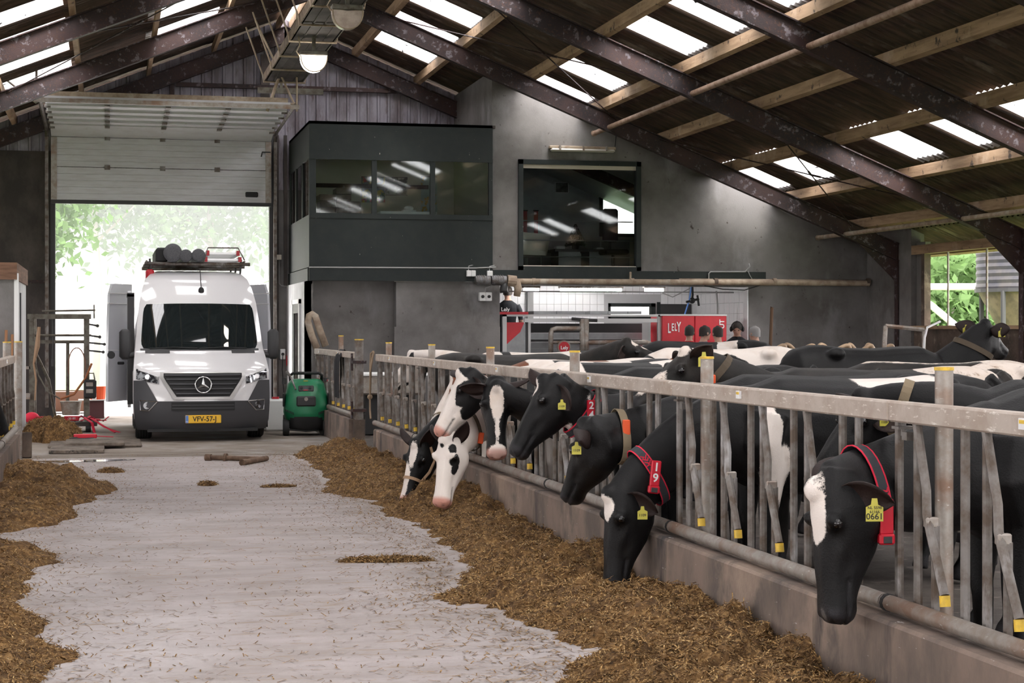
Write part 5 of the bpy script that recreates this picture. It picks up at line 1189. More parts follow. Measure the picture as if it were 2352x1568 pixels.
bk = thing('bucket', 'grey metal bucket standing behind the red straps', 'bucket', tuple(atZ(163, 968, 0) + Vector((0, 0, .12))))
b = MB(); b.lathe([(.15, 0), (.185, .24), (.195, .245), (.175, .24), (.14, .02)], 20); b.build('pail', m_steel, bk, smooth=True, angle=40)
b = MB(); b.tube([(.19 * math.cos(a), .0, .24 - .06 * math.sin(a)) for a in np.linspace(0, math.pi, 9)], .006, 5); b.build('bail', m_steel_d, bk)
tl = thing('trolley', 'low dark wooden trolley under the red straps', 'trolley', tuple(atZ(150, 992, 0)))
b = MB(); b.box((-.5, -.2, .10), (.5, .45, .16)); b.build('deck', m_panel_brown, tl)
for x in (-.3, .36):
    for y in (-.15, .35): b = MB(); b.cyl((x - .04, y, .065), .065, .08, 12, axis=0); b.build('wheel', m_black, tl)
rs = thing('strap_heap', 'heap of red and black lashing straps with white lettering on the trolley', 'straps', tuple(atZ(150, 992, 0) + Vector((0, 0, .16))))
random.seed(3)
for k in range(9):
    x0 = -.45 + .1 * k; b = MB(); pts = [(x0, -.1 + random.uniform(-.1, .1), .02)] + [(x0 + .12 * j + random.uniform(-.05, .05), random.uniform(-.15, .2), .03 + .05 * math.sin(j * 1.7 + k) + .02) for j in range(1, 4)]
    b.tube(pts, .03, 6, flat=(1, .25)); b.build('strap', m_strap_red if k % 3 else m_strap_dark, rs)
for pts in ([(.3, -.1, .08), (.42, -.25, .0), (.46, -.3, -.16)], [(.42, -.1, .06), (.6, -.3, -.05), (.78, -.45, -.15)], [(.4, 0, .06), (.62, -.2, -.08), (.86, -.3, -.16)]):
    b = MB(); b.tube(pts, .028, 6, flat=(1, .25)); b.build('hanging_strap', m_strap_red, rs)
for x, t_ in ((-.33, '10 10'), (.1, '-20 00')): lettering('strap_print', t_, .05, m_white, T(x, -.24, .07) @ FACE_Y, rs, .001); b = MB(); b.box((x - .12, -.235, .03), (x + .12, -.2, .11), bev=.01); b.build('red_pouch', m_plate_red, rs)
r2 = thing('ratchet_strap', 'red ratchet strap lying on the stacked mats', 'strap', tuple(atZ(195, 1006, .08)))
b = MB(); b.box((-.16, -.05, 0), (.17, .05, .06), bev=.01); b.build('ratchet', m_plate_red, r2); b = MB(); b.tube([(-.1, -.02, .02), (-.2, -.12, .01), (-.02, -.2, .005), (.12, -.12, .01)], .03, 6, flat=(1, .2)); b.build('tail', m_strap_dark, r2); b = MB(); b.tube([(.15, 0, .03), (.4, .06, .01)], .02, 6, flat=(1, .3)); b.build('tail', m_strap_red, r2)
b = MB(); p = atZ(62, 975, 0); b.ball((p.x + .08, p.y, .12), (.13, .12, .10), 10, 7); b.build('red_bundle', m_strap_red, None, smooth=True, label='crumpled red bundle beside the shed corner', category='bundle')
m_mat = M('rubber_mat_dirty', (.12, .095, .075), .85, col2=(.22, .18, .15), scale=5, bump=.4, layers=[((.05, .045, .04), 12, .55, .65, (1, 1, 1))])
for (x0, y0, x1, y1, z, lb) in ((110, 1012, 322, 1030, .0, 'large flat rubber mat under the other mats by the drain'), (148, 1020, 285, 1032, .035, 'middle rubber mat of the small stack by the drain'), (112, 1031, 240, 1043, .0, 'narrow thick rubber mat edge beside the drain slats')):
    a_, b2 = atZ(x0, y1, 0), atZ(x1, y0, 0); q = MB()
    q.box((a_.x, a_.y, z + .003), (b2.x, max(b2.y, a_.y + .45), z + (.035 if z == 0 and y1 != 1043 else .05)), bev=.008); q.build('rubber_mat', m_mat, None, label=lb, category='mat', group='rubber mats by the drain')
p = atZ(36, 1052, 0); q = MB(); q.box((-.17, -.05, 0), (.17, .03, .33), mat=T(p.x + .03, p.y, .0) @ RX(-10), bev=.01); q.build('leaning_slab', m_brwall, None, label='muddy brown slab leaning against the end of the opposite kerb', category='slab')
m_rtube = M('rusty_tube', (.12, .075, .05), .7, .3, col2=(.2, .13, .09), scale=9, bump=.2)
a_, b2 = atZ(472, 1050, .04), atZ(605, 1054, .03)
t = thing('rusty_tube', 'long rusty tube with a collar lying across the alley', 'tube', tuple(a_ * .5 + b2 * .5), group='rusty tubes on the alley'); t.location.z = 0
b = MB(); b.tube([a_, b2], .032, 10); b.build('pipe', m_rtube, t, world=True, smooth=True, angle=40); b = MB(); m_ = a_.lerp(b2, .33); n_ = a_.lerp(b2, .37); b.tube([m_, n_], .06, 10); b.build('collar', m_rtube, t, world=True)
b = MB(); b.tube([a_, a_.lerp(b2, .1)], .045, 10); b.build('socket_end', m_rtube, t, world=True)
a_, b2 = atZ(556, 1062, .035), atZ(612, 1052, .035); t = thing('rusty_tube', 'short rusty tube crossing the end of the long one', 'tube', tuple(a_ * .5 + b2 * .5), group='rusty tubes on the alley'); t.location.z = 0
b = MB(); b.tube([a_, b2], .035, 10); b.build('pipe', m_rtube, t, world=True, smooth=True, angle=40)
b = MB(); b.tube([a_, a_.lerp(b2, .15)], .042, 10); b.build('socket_end', m_rtube, t, world=True)
p = atZ(148, 945, 0); cb_ = thing('cardboard_box', 'brown cardboard box behind the bucket', 'box', tuple(p)); q = MB(); q.box((-.55, 0, 0), (.55, .4, .42), bev=.004); q.build('carton', M('cardboard', (.26, .13, .085), .85), cb_); q = MB(); q.box((-.55, -.12, .40), (.2, .02, .41)).box((-.5, .02, .415), (.5, .38, .42)); q.build('flap', m_cream, cb_)
p = atZ(218, 960, 0); ct = thing('tool_crate', 'maroon crate with orange tub and white sheet on top, by the steel frame', 'crate', tuple(p)); q = MB(); q.box((-.14, -.1, 0), (.17, .3, .34), bev=.01); q.build('crate_body', M('maroon_board', (.12, .05, .055), .7), ct); q = MB(); q.cyl((.05, .1, .34), .14, .25, 16, r2=.155); q.build('orange_tub', m_plate_or, ct); q = MB(); q.box((-.3, -.2, .335), (.4, .25, .35)).box((-.05, -.08, .35), (.03, -.07, .47)); q.build('white_sheet', m_white, ct)
rd_ = thing('radio', 'black rugged radio hanging on the steel frame', 'radio', tuple(atY(207, 893, 32.0))); q = MB(); q.box((-.11, -.08, -.17), (.11, .08, .17), bev=.03); q.build('case', m_black, rd_); q = MB(); q.tube([(-.08, 0, .17), (-.08, 0, .28), (.06, 0, .28), (.08, 0, .17)], .015, 6); q.build('handle', m_steel_d, rd_)
for z in (.08, -.04): q = MB(); q.box((-.07, -.09, z - .03), (.05, -.078, z + .04)); q.build('dial', m_steel, rd_)
for px, ht_, X_ in ((9, 1.9, -1.37), (23, 1.82, -1.30)):
    y_ = 25.3; p = atY(px, 800, y_); t = thing('fork_handle', 'tall wooden fork handle against the shed' if px == 9 else 'shorter wooden fork handle against the shed', 'fork', (p.x, y_, 0), group='forks against the shed'); q = MB(); q.tube([(0, 0, .3), (.02, .2, atY(px, 758 if px == 9 else 768, y_).z)], .02, 8); q.build('shaft', M('ash_wood', (.28, .13, .06), .6), t)
    q = MB()
    for k in range(4): q.tube([(-.09 + .06 * k, -.02, .0), (-.05 + .033 * k, 0, .3)], .008, 5)
    q.build('tines', m_dark, t)
# jacket on the gate rail, rope on the end post, bent hoop, trough in the passage
jk = thing('jacket', 'dark jacket hung over the top rail by the gate', 'jacket', (RX_, 25.9, 1.0))
b = MB(); m_cloth = M('dark_cloth', (.02, .02, .022), .9, bump=.3, bscale=30)
def jf(u, v):
    a = v * 2 - 1; z = 1.36 - .055 * 0 - abs(a) * (.72 if a < 0 else .4); x = RX_ - .005 + (.075 + .02 * math.sin(u * 9)) * (1 if a > 0 else -1) * min(1, abs(a) * 6); return (x, 25.62 + u * .55 * (1 - .2 * abs(a)) + .03 * math.sin(v * 11), z)
b.grid(jf, 10, 16); b.build('cloth', m_cloth, jk, world=True, smooth=True)
rp = thing('rope', 'frayed hemp rope tied on the end of the fence rail', 'rope', (RX_ - .07, ends[0], 1.2)); m_rope = M('hemp_rope', (.30, .22, .15), .9, bump=.4, bscale=120)
e0 = ends[0]; xr = RX_ - .07
b = MB(); b.tube([(xr, e0 - .02, 1.37), (xr - .02, e0 + .07, 1.34), (xr - .02, e0 + .12, 1.2), (xr - .02, e0 + .13, 1.0)], .014, 6); b.build('rope_end', m_rope, rp, world=True)
b = MB(); b.tube([(xr, e0 - .05, 1.36), (xr - .03, e0 + .0, 1.2), (xr - .03, e0 + .03, .95), (xr - .03, e0 + .09, .78), (xr - .03, e0 + .08, .6), (xr - .03, e0 + .02, .5)], .013, 6); b.build('rope_strand', m_rope, rp, world=True)
b = MB(); b.tube([(xr + .0, e0 - .03, 1.36), (xr - .04, e0 - .01, 1.1), (xr - .04, e0 + .02, .85)], .012, 6); b.ball((xr - .03, e0 + .09, .78), .035, 8, 6); b.build('rope_knot', m_rope, rp, world=True)
hp = MB(); pts = [atY(*q, 29.7) for q in ((728, 800), (716, 770), (707, 738), (710, 725), (717, 721), (724, 726), (732, 750), (748, 795))]; hp.tube(pts, .05, 8, flat=(.5, 1.2)); hp.tube([pts[0], (pts[0].x + .06, 29.7, .0)], .03, 8); hp.build('bent_hoop', m_tanpipe, None, smooth=True, label='tan bent flat hoop sticking up behind the gate panel', category='hoop')
tg = thing('water_trough', 'grey trough with pale rim standing in the passage', 'trough', (4.35, 27.5, 0))
b = MB(); b.box((-.5, -.3, .62), (.55, .3, .95), bev=.03); b.build('basin', m_steel, tg); b = MB(); b.box((-.53, -.33, .92), (.58, .33, .97), bev=.01); b.build('rim', m_white, tg); b = MB(); b.box((-.4, -.2, 0), (.4, .2, .64)); b.build('pedestal', m_black, tg); b = MB(); b.tube([(-.55, -.3, .45), (-.9, -.4, .45)], .05, 8); b.build('stub_pipe', m_steel, tg)
# ------------------------------------------------------------------ milking room with the robot
yb_ = 33.9; zc_ = 2.575
mr_ = thing('wall_milking_room', kind='structure', loc=(7, yb_, 0))
def mbx(name, a, b, m): return MB().box(a, b).build(name, m, mr_, world=True)
xm0, xm1 = XO0 - .35, XO1 + .05
wa_, wb_ = atY(1398, 696, yb_ - .03), atY(1505, 722, yb_ - .03); wzl = 1.85
for (p_, q_) in (((xm0, -.1), (wa_.x, zc_)), ((wb_.x, -.1), (xm1 + .3, zc_)), ((wa_.x, -.1), (wb_.x, wzl)), ((wa_.x, wa_.z), (wb_.x, zc_))): mbx('backing', (p_[0], yb_, p_[1]), (q_[0], yb_ + .1, q_[1]), m_grout)
if True:
     mbx('side_backing', (xm1 + .02, YW + .22, -.1), (xm1 + .12, yb_, zc_), m_grout); mbx('side_backing', (xm0 - .1, YW + .22, -.1), (xm0, yb_, zc_), m_tilewhite)
mbx('room_ceiling', (xm0, YW + .1, zc_), (xm1 + .2, yb_ + .1, zc_ + .08), m_tilewhite)
mbx('tiled_jamb', (XO1 - .02, YW + .02, -.1), (XO1 + .06, YW + .24, ZO), m_tilewhite)
tw, thh = .150, .205
tile = MB().box((0, -.008, 0), (tw - .006, 0, thh - .006), bev=.002).mesh('tile'); tile.materials.append(m_tilewhite)
nx_ = int((xm1 - xm0) / tw); cnt = 0
for j in range(4):
    for i in range(nx_):
        z = zc_ - (j + 1) * thh; x = xm0 + i * tw
        if x + tw > wa_.x and x < wb_.x and z < wa_.z: continue
        link('tile', tile, None, mr_, loc=(x - 7, 0, z)); cnt += 1
for j in range(6):
    for i in range(12):
        z = zc_ - (j + 1) * thh; y = yb_ - .1 - (i + 1) * .27
        o = link('tile', tile, None, mr_, loc=(xm1 + .02 - 7, y - yb_ + .25, z), rot=(0, 0, -math.pi / 2)); o.scale = (1.8, 1, 1)
mbx('steel_column', (atY(1218, 700, yb_ - .1).x - .06, yb_ - .12, 0), (atY(1218, 700, yb_ - .1).x + .06, yb_ - .02, zc_), m_grey_cable)
wd = thing('window_2', kind='structure', loc=(9.2, yb_, 1.9)); a_, b2 = atY(1398, 696, yb_ - .03), atY(1505, 722, yb_ - .03)
q = MB()
for (p_, q_) in (((a_.x, wzl), (b2.x, wzl + .07)), ((a_.x, a_.z - .07), (b2.x, a_.z)), ((a_.x, wzl), (a_.x + .04, a_.z)), ((b2.x - .09, wzl), (b2.x, a_.z))): q.box((p_[0], yb_ - .05, p_[1]), (q_[0], yb_ + .1, q_[1]))
q.build('window_frame', m_green, wd, world=True); q = MB(); q.box((a_.x + .04, yb_ + .02, wzl + .07), (b2.x - .09, yb_ + .03, a_.z - .07)); q.build('window_pane', m_glass, wd, world=True)
a_, b2 = atY(1516, 698, yb_ - .03), atY(1642, 730, yb_ - .03); dr_ = thing('door_3', kind='structure', loc=(a_.x, yb_, 0)); q = MB(); q.box((a_.x, yb_ - .04, 0), (b2.x, yb_ - .01, a_.z)); q.build('door_leaf', m_dark, dr_, world=True); q = MB(); q.box((a_.x - .06, yb_ - .05, 0), (a_.x, yb_ - .01, a_.z + .04)); q.build('door_frame', m_green, dr_, world=True)
for (p0, p1, y_, lb) in ((1200, 1240, 31.6, 'lit tube lamp over the vacuum pump end of the milking room'), (1284, 1430, 31.9, 'long lit tube lamp in the middle of the milking room ceiling'), (1478, 1526, 31.3, 'short lit tube lamp over the red cabinet')):
    a_, b2 = atY(p0, 664, y_), atY(p1, 664, y_); t = thing('tube_lamp', lb, 'lamp', ((a_.x + b2.x) / 2, y_, a_.z), group='tube lamps of the milking room'); L2 = (b2.x - a_.x) / 2
    q = MB(); q.box((-L2, -.07, .02), (L2, .07, .08), bev=.01); q.build('housing', m_steel_d, t); q = MB(); q.tube([(-L2 + .03, 0, -.01), (L2 - .03, 0, -.01)], .045, 10); q.build('diffuser', m_tube, t, smooth=True, angle=40)
    q = MB(); q.tube([(-L2 + .1, 0, .08), (-L2 + .1, 0, zc_ - a_.z)], .008, 5).tube([(L2 - .1, 0, .08), (L2 - .1, 0, zc_ - a_.z)], .008, 5); q.build('hanger', m_steel_d, t)
q = MB(); z = atY(1400, 670, 31.2).z; q.tube([(XO0, 31.2, z), (XO1 + .0, 31.2, z)], .015, 6); q.tube([atY(1645, 668, 31.2), atY(1648, 700, 31.2), atY(1648, 745, 31.2)], .018, 6); q.build('room_conduit', m_grey_cable, None, label='thin grey conduit running across the milking room under the lamps', category='pipe')
hc = thing('hose_cluster', 'black hose clamps hanging on cords above the red cabinet', 'hoses', tuple(atY(1590, 690, 31.0)))
q = MB(); q.tube([(0, 0, .3), (.01, 0, .1), (-.02, 0, -.05)], .02, 6).ball((0, 0, 0), .06, 8, 6).tube([(-.12, 0, -.03), (.13, 0, .03)], .025, 6).tube([(.1, 0, .1), (.13, 0, -.1)], .02, 6); q.build('clamps', m_black, hc)
q = MB(); q.tube([(0, 0, .35), (-.06, 0, .0), (-.16, 0, -.3)], .014, 6); q.build('blue_hose', m_plblue, hc)
q = MB(); q.tube([atY(1520, 672, 31.0) - Vector(hc.location), atY(1545, 682, 31.0) - Vector(hc.location), atY(1585, 662, 31.0) - Vector(hc.location)], .01, 5); q.build('cable', m_grey_cable, hc)
# milking robot
m_rob = M('robot_grey_paint', (.50, .50, .50), .35, .2); m_robd = M('robot_steel_panel', (.30, .31, .32), .35, .6, col2=(.22, .22, .23), scale=2)
yr = YW + .12; rb = thing('milking_robot', 'grey steel milking robot box with gates behind the herd', 'milking robot', (8.2, yr, 0))
def rp_(px, py): v = atY(px, py, yr); return v
def rbx(name, p0, p1, y0, y1, m, par=rb, bev=.0):
    a, b = rp_(*p0), rp_(*p1); q = MB(); q.box((a.x, yr + y0, b.z), (b.x, yr + y1, a.z), bev=bev); return q.build(name, m, par, world=(par is rb))
rbx('corner_post', (1155, 722), (1164, 1000), 0, .08, m_rob); rbx('corner_post', (1512, 722), (1520, 1000), 0, .08, m_rob); rbx('top_beam', (1155, 722), (1520, 727), 0, .1, m_rob); rbx('track_beam', (1205, 731), (1512, 740), .02, .10, m_rob)
rbx('inner_post', (1215, 740), (1222, 1000), .1, .18, m_rob); rbx('dark_post', (1211, 738), (1216, 1000), .1, .18, m_dark)
for (y0, y1, m) in ((742, 765, m_dark), (765, 780, m_robd), (780, 786, m_dark), (786, 802, m_robd), (802, 830, m_robd)): rbx('back_panel', (1222, y0), (1512, y1 - 1), 1.0, 1.06, m)
rbx('side_panel', (1164, 742), (1211, 1000), .12, .16, m_robd)
pz_ = [rp_(*q) for q in ((1163, 740), (1205, 740), (1196, 762), (1163, 792))]; q = MB(); q.prism([(v.x, v.z) for v in pz_], yr + .03, yr + .11); q.build('red_wedge', m_red, rb, world=True)
rbx('red_top_cover', (1145, 716), (1212, 722), -.05, .4, m_red)
for (p0, p1) in ((1232, 1285), (1285, 1352), (1362, 1404), (1404, 1450), (1450, 1482)): rbx('top_cover', (p0, 714), (p1 - 1, 721), .2, .9, m_robd)
def tubepx(name, pts, r, m, y0=-.1, par=rb):
    q = MB(); q.tube([tuple(rp_(*p) + Vector((0, y0, 0))) for p in pts], r, 10); return q.build(name, m, par, world=True, smooth=True)
g1 = tubepx('gate_loop', [(1262, 830), (1262, 765), (1265, 757), (1275, 754), (1336, 754)], .045, m_steel)
tubepx('gate_post', [(1334, 732), (1334, 830)], .05, m_steel); tubepx('gate_post', [(1343, 732), (1343, 830)], .05, m_steel); tubepx('gate_rail', [(1262, 786), (1340, 786)], .03, m_steel)
tubepx('lower_rail', [(1345, 786), (1480, 786), (1492, 790), (1496, 800), (1497, 830)], .045, m_steel)
tubepx('gate_arm', [(1310, 732), (1368, 736)], .03, m_dark)
bd = thing('round_badge'); bd.parent = rb; pc = rp_(1288, 797); yq = -.22
q = MB(); q.cyl((pc.x - 8.2, yq - .02, pc.z), .125, .03, 24, axis=1); q.build('badge_rim', m_steel, bd); q = MB(); q.cyl((pc.x - 8.2, yq - .035, pc.z), .10, .02, 24, axis=1); q.build('badge_face', m_red, bd)
lettering('badge_text', 'Lely', .085, m_white, T(pc.x - 8.2, yq - .037, pc.z - .01) @ FACE_Y, bd, .001, .002)
# red control cabinet beside it
yc_ = YW + .05; cbn = thing('control_cabinet', 'bright red control cabinet lettered LELY beside the robot', 'cabinet', (atY(1595, 760, yc_).x, yc_, 0)); a_, b2 = atY(1521, 725, yc_), atY(1669, 725, yc_)
q = MB(); q.box((a_.x, yc_, 0), (atY(1596, 725, yc_).x - .004, yc_ + .7, a_.z), bev=.01); q.build('door_panel', m_red, cbn, world=True); q = MB(); q.box((atY(1596, 725, yc_).x + .004, yc_, 0), (b2.x, yc_ + .7, a_.z), bev=.01); q.build('door_panel', m_red, cbn, world=True)
q = MB(); q.box((a_.x - .03, yc_ - .0, a_.z), (b2.x + .01, yc_ + .7, a_.z + .03)); q.build('cabinet_top', m_rob, cbn, world=True)
cx_ = Vector(cbn.location); pl_ = atY(1548, 752, yc_)
for k, ch in enumerate('LELY'):
    lettering('brand_letter', ch, (.25, .19, .19, .26)[k], m_white, T(pl_.x - cx_.x + (-.095, -.028, .03, .09)[k], -.012, pl_.z + (-.02, .0, .0, .0)[k]) @ FACE_Y @ Matrix.Scale(.48, 4, (1, 0, 0)), cbn, .002, .004)
pl_ = atY(1658, 744, yc_); lettering('side_letters', 'UT', .13, m_white, T(pl_.x - cx_.x, -.012, pl_.z) @ FACE_Y @ RZ(90), cbn, .002, .003)
# vacuum pipe with its motors along the wall
yp = YW - .22; vp = thing('feed_pipe', 'long dusty tan feed pipe with electric motors on the concrete wall', 'pipe', (8.5, yp, 2.5))
def vpx(px, py, dy=0): return tuple(atY(px, py, yp + dy))
q = MB(); q.tube([vpx(1175, 646), vpx(1600, 648), vpx(1996, 651)], .052, 12); q.build('pipe_run', m_tanpipe, vp, world=True, smooth=True, angle=40)
q = MB(); q.tube([vpx(1560, 643, .1), vpx(1990, 646, .1)], .03, 8); q.build('second_pipe', m_tanpipe, vp, world=True, smooth=True)
for px in (1222, 1448, 1640, 1775, 1990):
    q = MB(); q.tube([vpx(px, 646.5), vpx(px + 8, 646.6)], .062, 12); q.build('pipe_joint', m_brwall if px in (1640, 1990) else m_tanpipe, vp, world=True, smooth=True, angle=40)
q = MB(); q.tube([vpx(1448, 625, .1), vpx(1448, 646)], .02, 6); q.build('pipe_hanger', m_tanpipe, vp, world=True)
m_motor = M('grey_motor', (.20, .20, .21), .6, .2, col2=(.13, .11, .10), scale=9, bump=.2)
for px in (1095, 1132):
    q = MB(); q.tube([vpx(px, 643), vpx(px + 30, 644)], .085, 14); mo = q.build('motor', m_motor, vp, world=True, smooth=True, angle=40)
    q = MB(); q.tube([vpx(px - 3, 643), vpx(px, 643)], .075, 14); q.build('fan_cover', m_motor, vp, world=True)
    for k in range(4): q = MB(); q.tube([vpx(px + 5 + k * 5.5, 643), vpx(px + 6.5 + k * 5.5, 643)], .092, 14); q.build('cooling_fin', m_motor, vp, world=True)
q = MB(); q.tube([vpx(1165, 644), vpx(1185, 646)], .10, 12); q.build('gearbox', m_tanpipe, vp, world=True); q = MB(); q.tube([vpx(1185, 645), vpx(1190, 662), vpx(1187, 680)], [.085, .07, .06], 12); q.build('outlet_bend', m_tanpipe, vp, world=True, smooth=True); q = MB(); q.tube([vpx(1160, 646), vpx(1157, 665), vpx(1158, 672)], [.07, .07, .075], 10); q.build('drop_hose', m_dark, vp, world=True, smooth=True)
for (px, py, w, h, lb, nm) in ((1076, 628, 10, 14, 'pair of white switch boxes above the motors', 'switch_box'), (1124, 628, 13, 12, 'single white switch box above the motors', 'switch_box'), (1114, 681, 28, 20, 'double isolator box with black knobs under the motors', 'isolator_box')):
    p = atY(px, py, YW - .08); t = thing(nm, lb, 'switch box', tuple(p), group='electrical boxes on the wall'); k = 31.5 / FPX; w *= k; h *= k
    for dx in ((0,) if w < .06 or px == 1124 else (0,)): pass
    if px == 1124: q = MB(); q.box((-w / 2, -.06, -h / 2), (w / 2, .07, h / 2), bev=.008); q.build('cover', m_white, t)
    else:
        n2 = w if px == 1076 else w / 2
        for sg in (0, 1):
            x0 = (-n2 if px != 1076 else -.04) + sg * (n2 + .004); q = MB(); q.box((x0, -.06, -h / 2), (x0 + n2, .07, h / 2), bev=.008); cv = q.build('cover', m_white, t)
            if px == 1114: q = MB(); q.cyl((x0 + n2 / 2, -.09, 0), .028, .03, 12, axis=1); q.build('knob', m_black, cv)
    q = MB(); q.tube([(0, .0, h / 2), (.01, .02, h / 2 + .08), (.1, .03, h / 2 + .1)], .01, 5); q.build('conduit', m_grey_cable, t)
q = MB(); q.tube([tuple(atY(*p, YW - .1)) for p in ((1628, 648), (1628, 628), (1632, 624), (1712, 624), (1722, 612), (1720, 605))], .014, 6); q.tube([tuple(atY(*p, YW - .1)) for p in ((1718, 622), (1722, 632), (1730, 645))], .008, 5); q.build('wall_conduit', m_grey_cable, None, smooth=True, label='bent grey conduit over the green band, ending in a wall hole', category='conduit')
q = MB(); q.tube([tuple(atY(*p, YW - .16)) for p in ((1618, 656), (1660, 664), (1710, 666), (1745, 655))], .01, 5); q.build('sagging_cable', m_black, None, label='black cable sagging under the tan pipe', category='cable')
# fitting above the window
p0, p1 = atY(1262, 341, YW - .08), atY(1414, 342, YW - .08); t = thing('wall_tube_lamp', 'unlit tube lamp on the concrete wall above the window', 'lamp', ((p0.x + p1.x) / 2, YW - .08, p0.z)); L2 = (p1.x - p0.x) / 2
q = MB(); q.box((-L2, -.03, .0), (L2, .08, .055), bev=.01); q.build('housing', m_tanpipe, t); q = MB(); q.box((-L2 + .02, -.06, -.05), (L2 - .02, .05, .005), bev=.025); q.build('diffuser', M('frosted_cover', (.55, .52, .48), .4), t)
q = MB(); q.tube([(L2, .05, .02), (L2 + .03, .06, .3)], .008, 5); q.build('cord', m_black, t)
for k in (-.7, 0, .7): q = MB(); q.box((k * L2 - .015, -.065, -.03), (k * L2 + .015, -.03, .06)); q.build('clip', m_steel, t)

# ------------------------------------------------------------------ room behind the concrete-wall window
rm = thing('wall_office', kind='structure', loc=(8, YW, 2.7)); xo1 = XE - .1
MB().box((X0 + .2, YW + d2, 2.56), (XE, YX, 2.68)).build('office_floor', m_panel_brown, rm, world=True)
MB().box((X0 + .21, YW + d2, 2.6), (X0 + .26, YX, 6.3)).build('office_side', m_white, rm, world=True)
q = MB(); q.prism([(X0 + .2, 2.6), (10.44, 2.6), (10.44, zroof(10.44) - .3), (X0 + .2, zroof(X0) - .3)], YX - .06, YX - .01); q.build('office_back', m_whitewall, rm, world=True)
q = MB(); q.prism([(X0 + .2, zroof(X0) - .32), (XE, zroof(XE) - .32), (XE, zroof(XE) - .26), (X0 + .2, zroof(X0) - .26)], YW + d2, YX); q.build('office_ceiling', m_white, rm, world=True)
w3 = thing('window_3', kind='structure', loc=(10.9, YX, 4.0)); q = MB(); q.prism([(10.42, 3.70), (10.50, 3.70), (10.50, 4.5), (10.42, 4.55)], YX - .1, YX + .1); q.box((10.42, YX - .1, 3.68), (11.4, YX + .1, 3.75)); q.build('window_frame', m_green, w3, world=True); MB().box((10.5, YX + .02, 3.75), (11.35, YX + .03, 4.8)).build('window_pane', m_glass, w3, world=True)
# furniture in that room
yo = 33.2; zf = 2.68
def opx(px, py, Y=None): return atY(px, py, Y or yo)
dk = thing('desk', 'dark desk cluttered with papers behind the wall window', 'desk', (opx(1320, 570).x, yo, zf)); a_, b2 = opx(1265, 573), opx(1408, 573); zt_ = a_.z - zf
q = MB(); q.box((a_.x - dk.location.x, -.35, zt_ - .05), (b2.x - dk.location.x, .35, zt_)); q.build('desk_top', m_dark, dk)
for x in (a_.x + .3, b2.x - .35): q = MB(); q.box((x - dk.location.x - .22, -.3, 0), (x - dk.location.x + .22, .3, zt_ - .05)); q.build('drawer_unit', m_grey_cable, dk)
cs = thing('low_cupboard', 'pale low cupboard along the room back wall', 'cupboard', (opx(1310, 560, 35.6).x, 35.8, zf)); zt2 = opx(1310, 549, 35.6).z - zf
q = MB(); q.box((-1.3, -.25, 0), (1.3, .25, zt2)); q.build('carcass', m_whitewall, cs)
for k in range(4): q = MB(); q.box((-1.28 + k * .65, -.27, .05), (-.67 + k * .65, -.25, zt2 - .05)); q.build('door', m_grey_cable, cs)
fp = thing('small_fir', 'small dark fir tree standing on the desk', 'plant', (opx(1322, 560).x, yo, zf + zt_)); hf = opx(1322, 514).z - zf - zt_
q = MB(); q.cyl((0, 0, 0), .06, .1, 12, r2=.075); q.build('pot', m_dark, fp)
q = MB(); random.seed(5)
for k in range(220):
    h = random.random(); r = (1 - h) * .20 + .02; a = random.uniform(0, 6.28); c = Vector((0, 0, .1 + h * (hf - .1))); e = c + Vector((r * math.cos(a), r * math.sin(a), -.03)); w = Vector((-math.sin(a), math.cos(a), .3)) * .02
    q.add([c, e + w, e * 1.0 + Vector((0, 0, .03)), e - w], [(0, 1, 2), (0, 2, 3)])
q.build('needles', M('fir_green', (.012, .035, .02), .8), fp, kind='stuff')
pf = thing('picture', 'framed grey cow photograph on the white back wall', 'picture', tuple(opx(1290, 431, YX - .1))); q = MB(); q.box((-.15, -.02, -.115), (.15, .02, .115)); q.build('frame', m_white, pf); q = MB(); q.box((-.135, -.026, -.1), (.135, -.02, .1)); q.build('print', M('grey_print', (.20, .21, .20), .5, col2=(.03, .03, .03), scale=9, obj=True), pf)
for px, lb in ((1206, 'red hanging banner next to the window edge'), (1231, 'red hanging banner beside the white wall joint')):
    p = opx(px, 510, 35.9); t = thing('banner', lb, 'banner', tuple(p), group='red banners'); q = MB(); q.box((-.045, -.005, -.24), (.045, .005, .24)); q.build('cloth', m_red, t); q = MB(); q.tube([(-.06, 0, .245), (.06, 0, .245)], .012, 6); q.build('rod', m_dark, t)
oc_ = thing('office_chair', 'tall dark office chair beside the desk', 'chair', (opx(1385, 560).x, 32.6, zf)); zb2 = opx(1385, 478, 32.6).z - zf
q = MB(); q.box((-.16, .05, zb2 - .65), (.16, .13, zb2), bev=.05); q.build('backrest', m_black, oc_, smooth=True, angle=50); q = MB(); q.box((-.24, -.4, .42), (.24, .1, .52), bev=.03); q.build('seat', m_black, oc_); q = MB(); q.tube([(0, -.1, .05), (0, -.1, .43)], .03, 8); q.build('stem', m_dark, oc_)
for k in range(5): a = k * 1.2566; q = MB(); q.tube([(0, -.1, .07), (.26 * math.cos(a), -.1 + .26 * math.sin(a), .03)], .022, 6); q.build('leg', m_dark, oc_)
q = MB(); q.tube([(0, .1, .5), (0, .12, zb2 - .4)], .02, 6); q.build('back_bar', m_dark, oc_)
ac = thing('armchair', 'pale beige shell armchair close to the wall window', 'armchair', (opx(1215, 590, 31.2).x, 31.3, zf))
def af(u, v): a = (u - .5) * 3.6; r = .38 + .08 * v; return (r * math.sin(a), .1 + r * math.cos(a) * .8, .35 + .45 * v - .12 * abs(u - .5) * v)
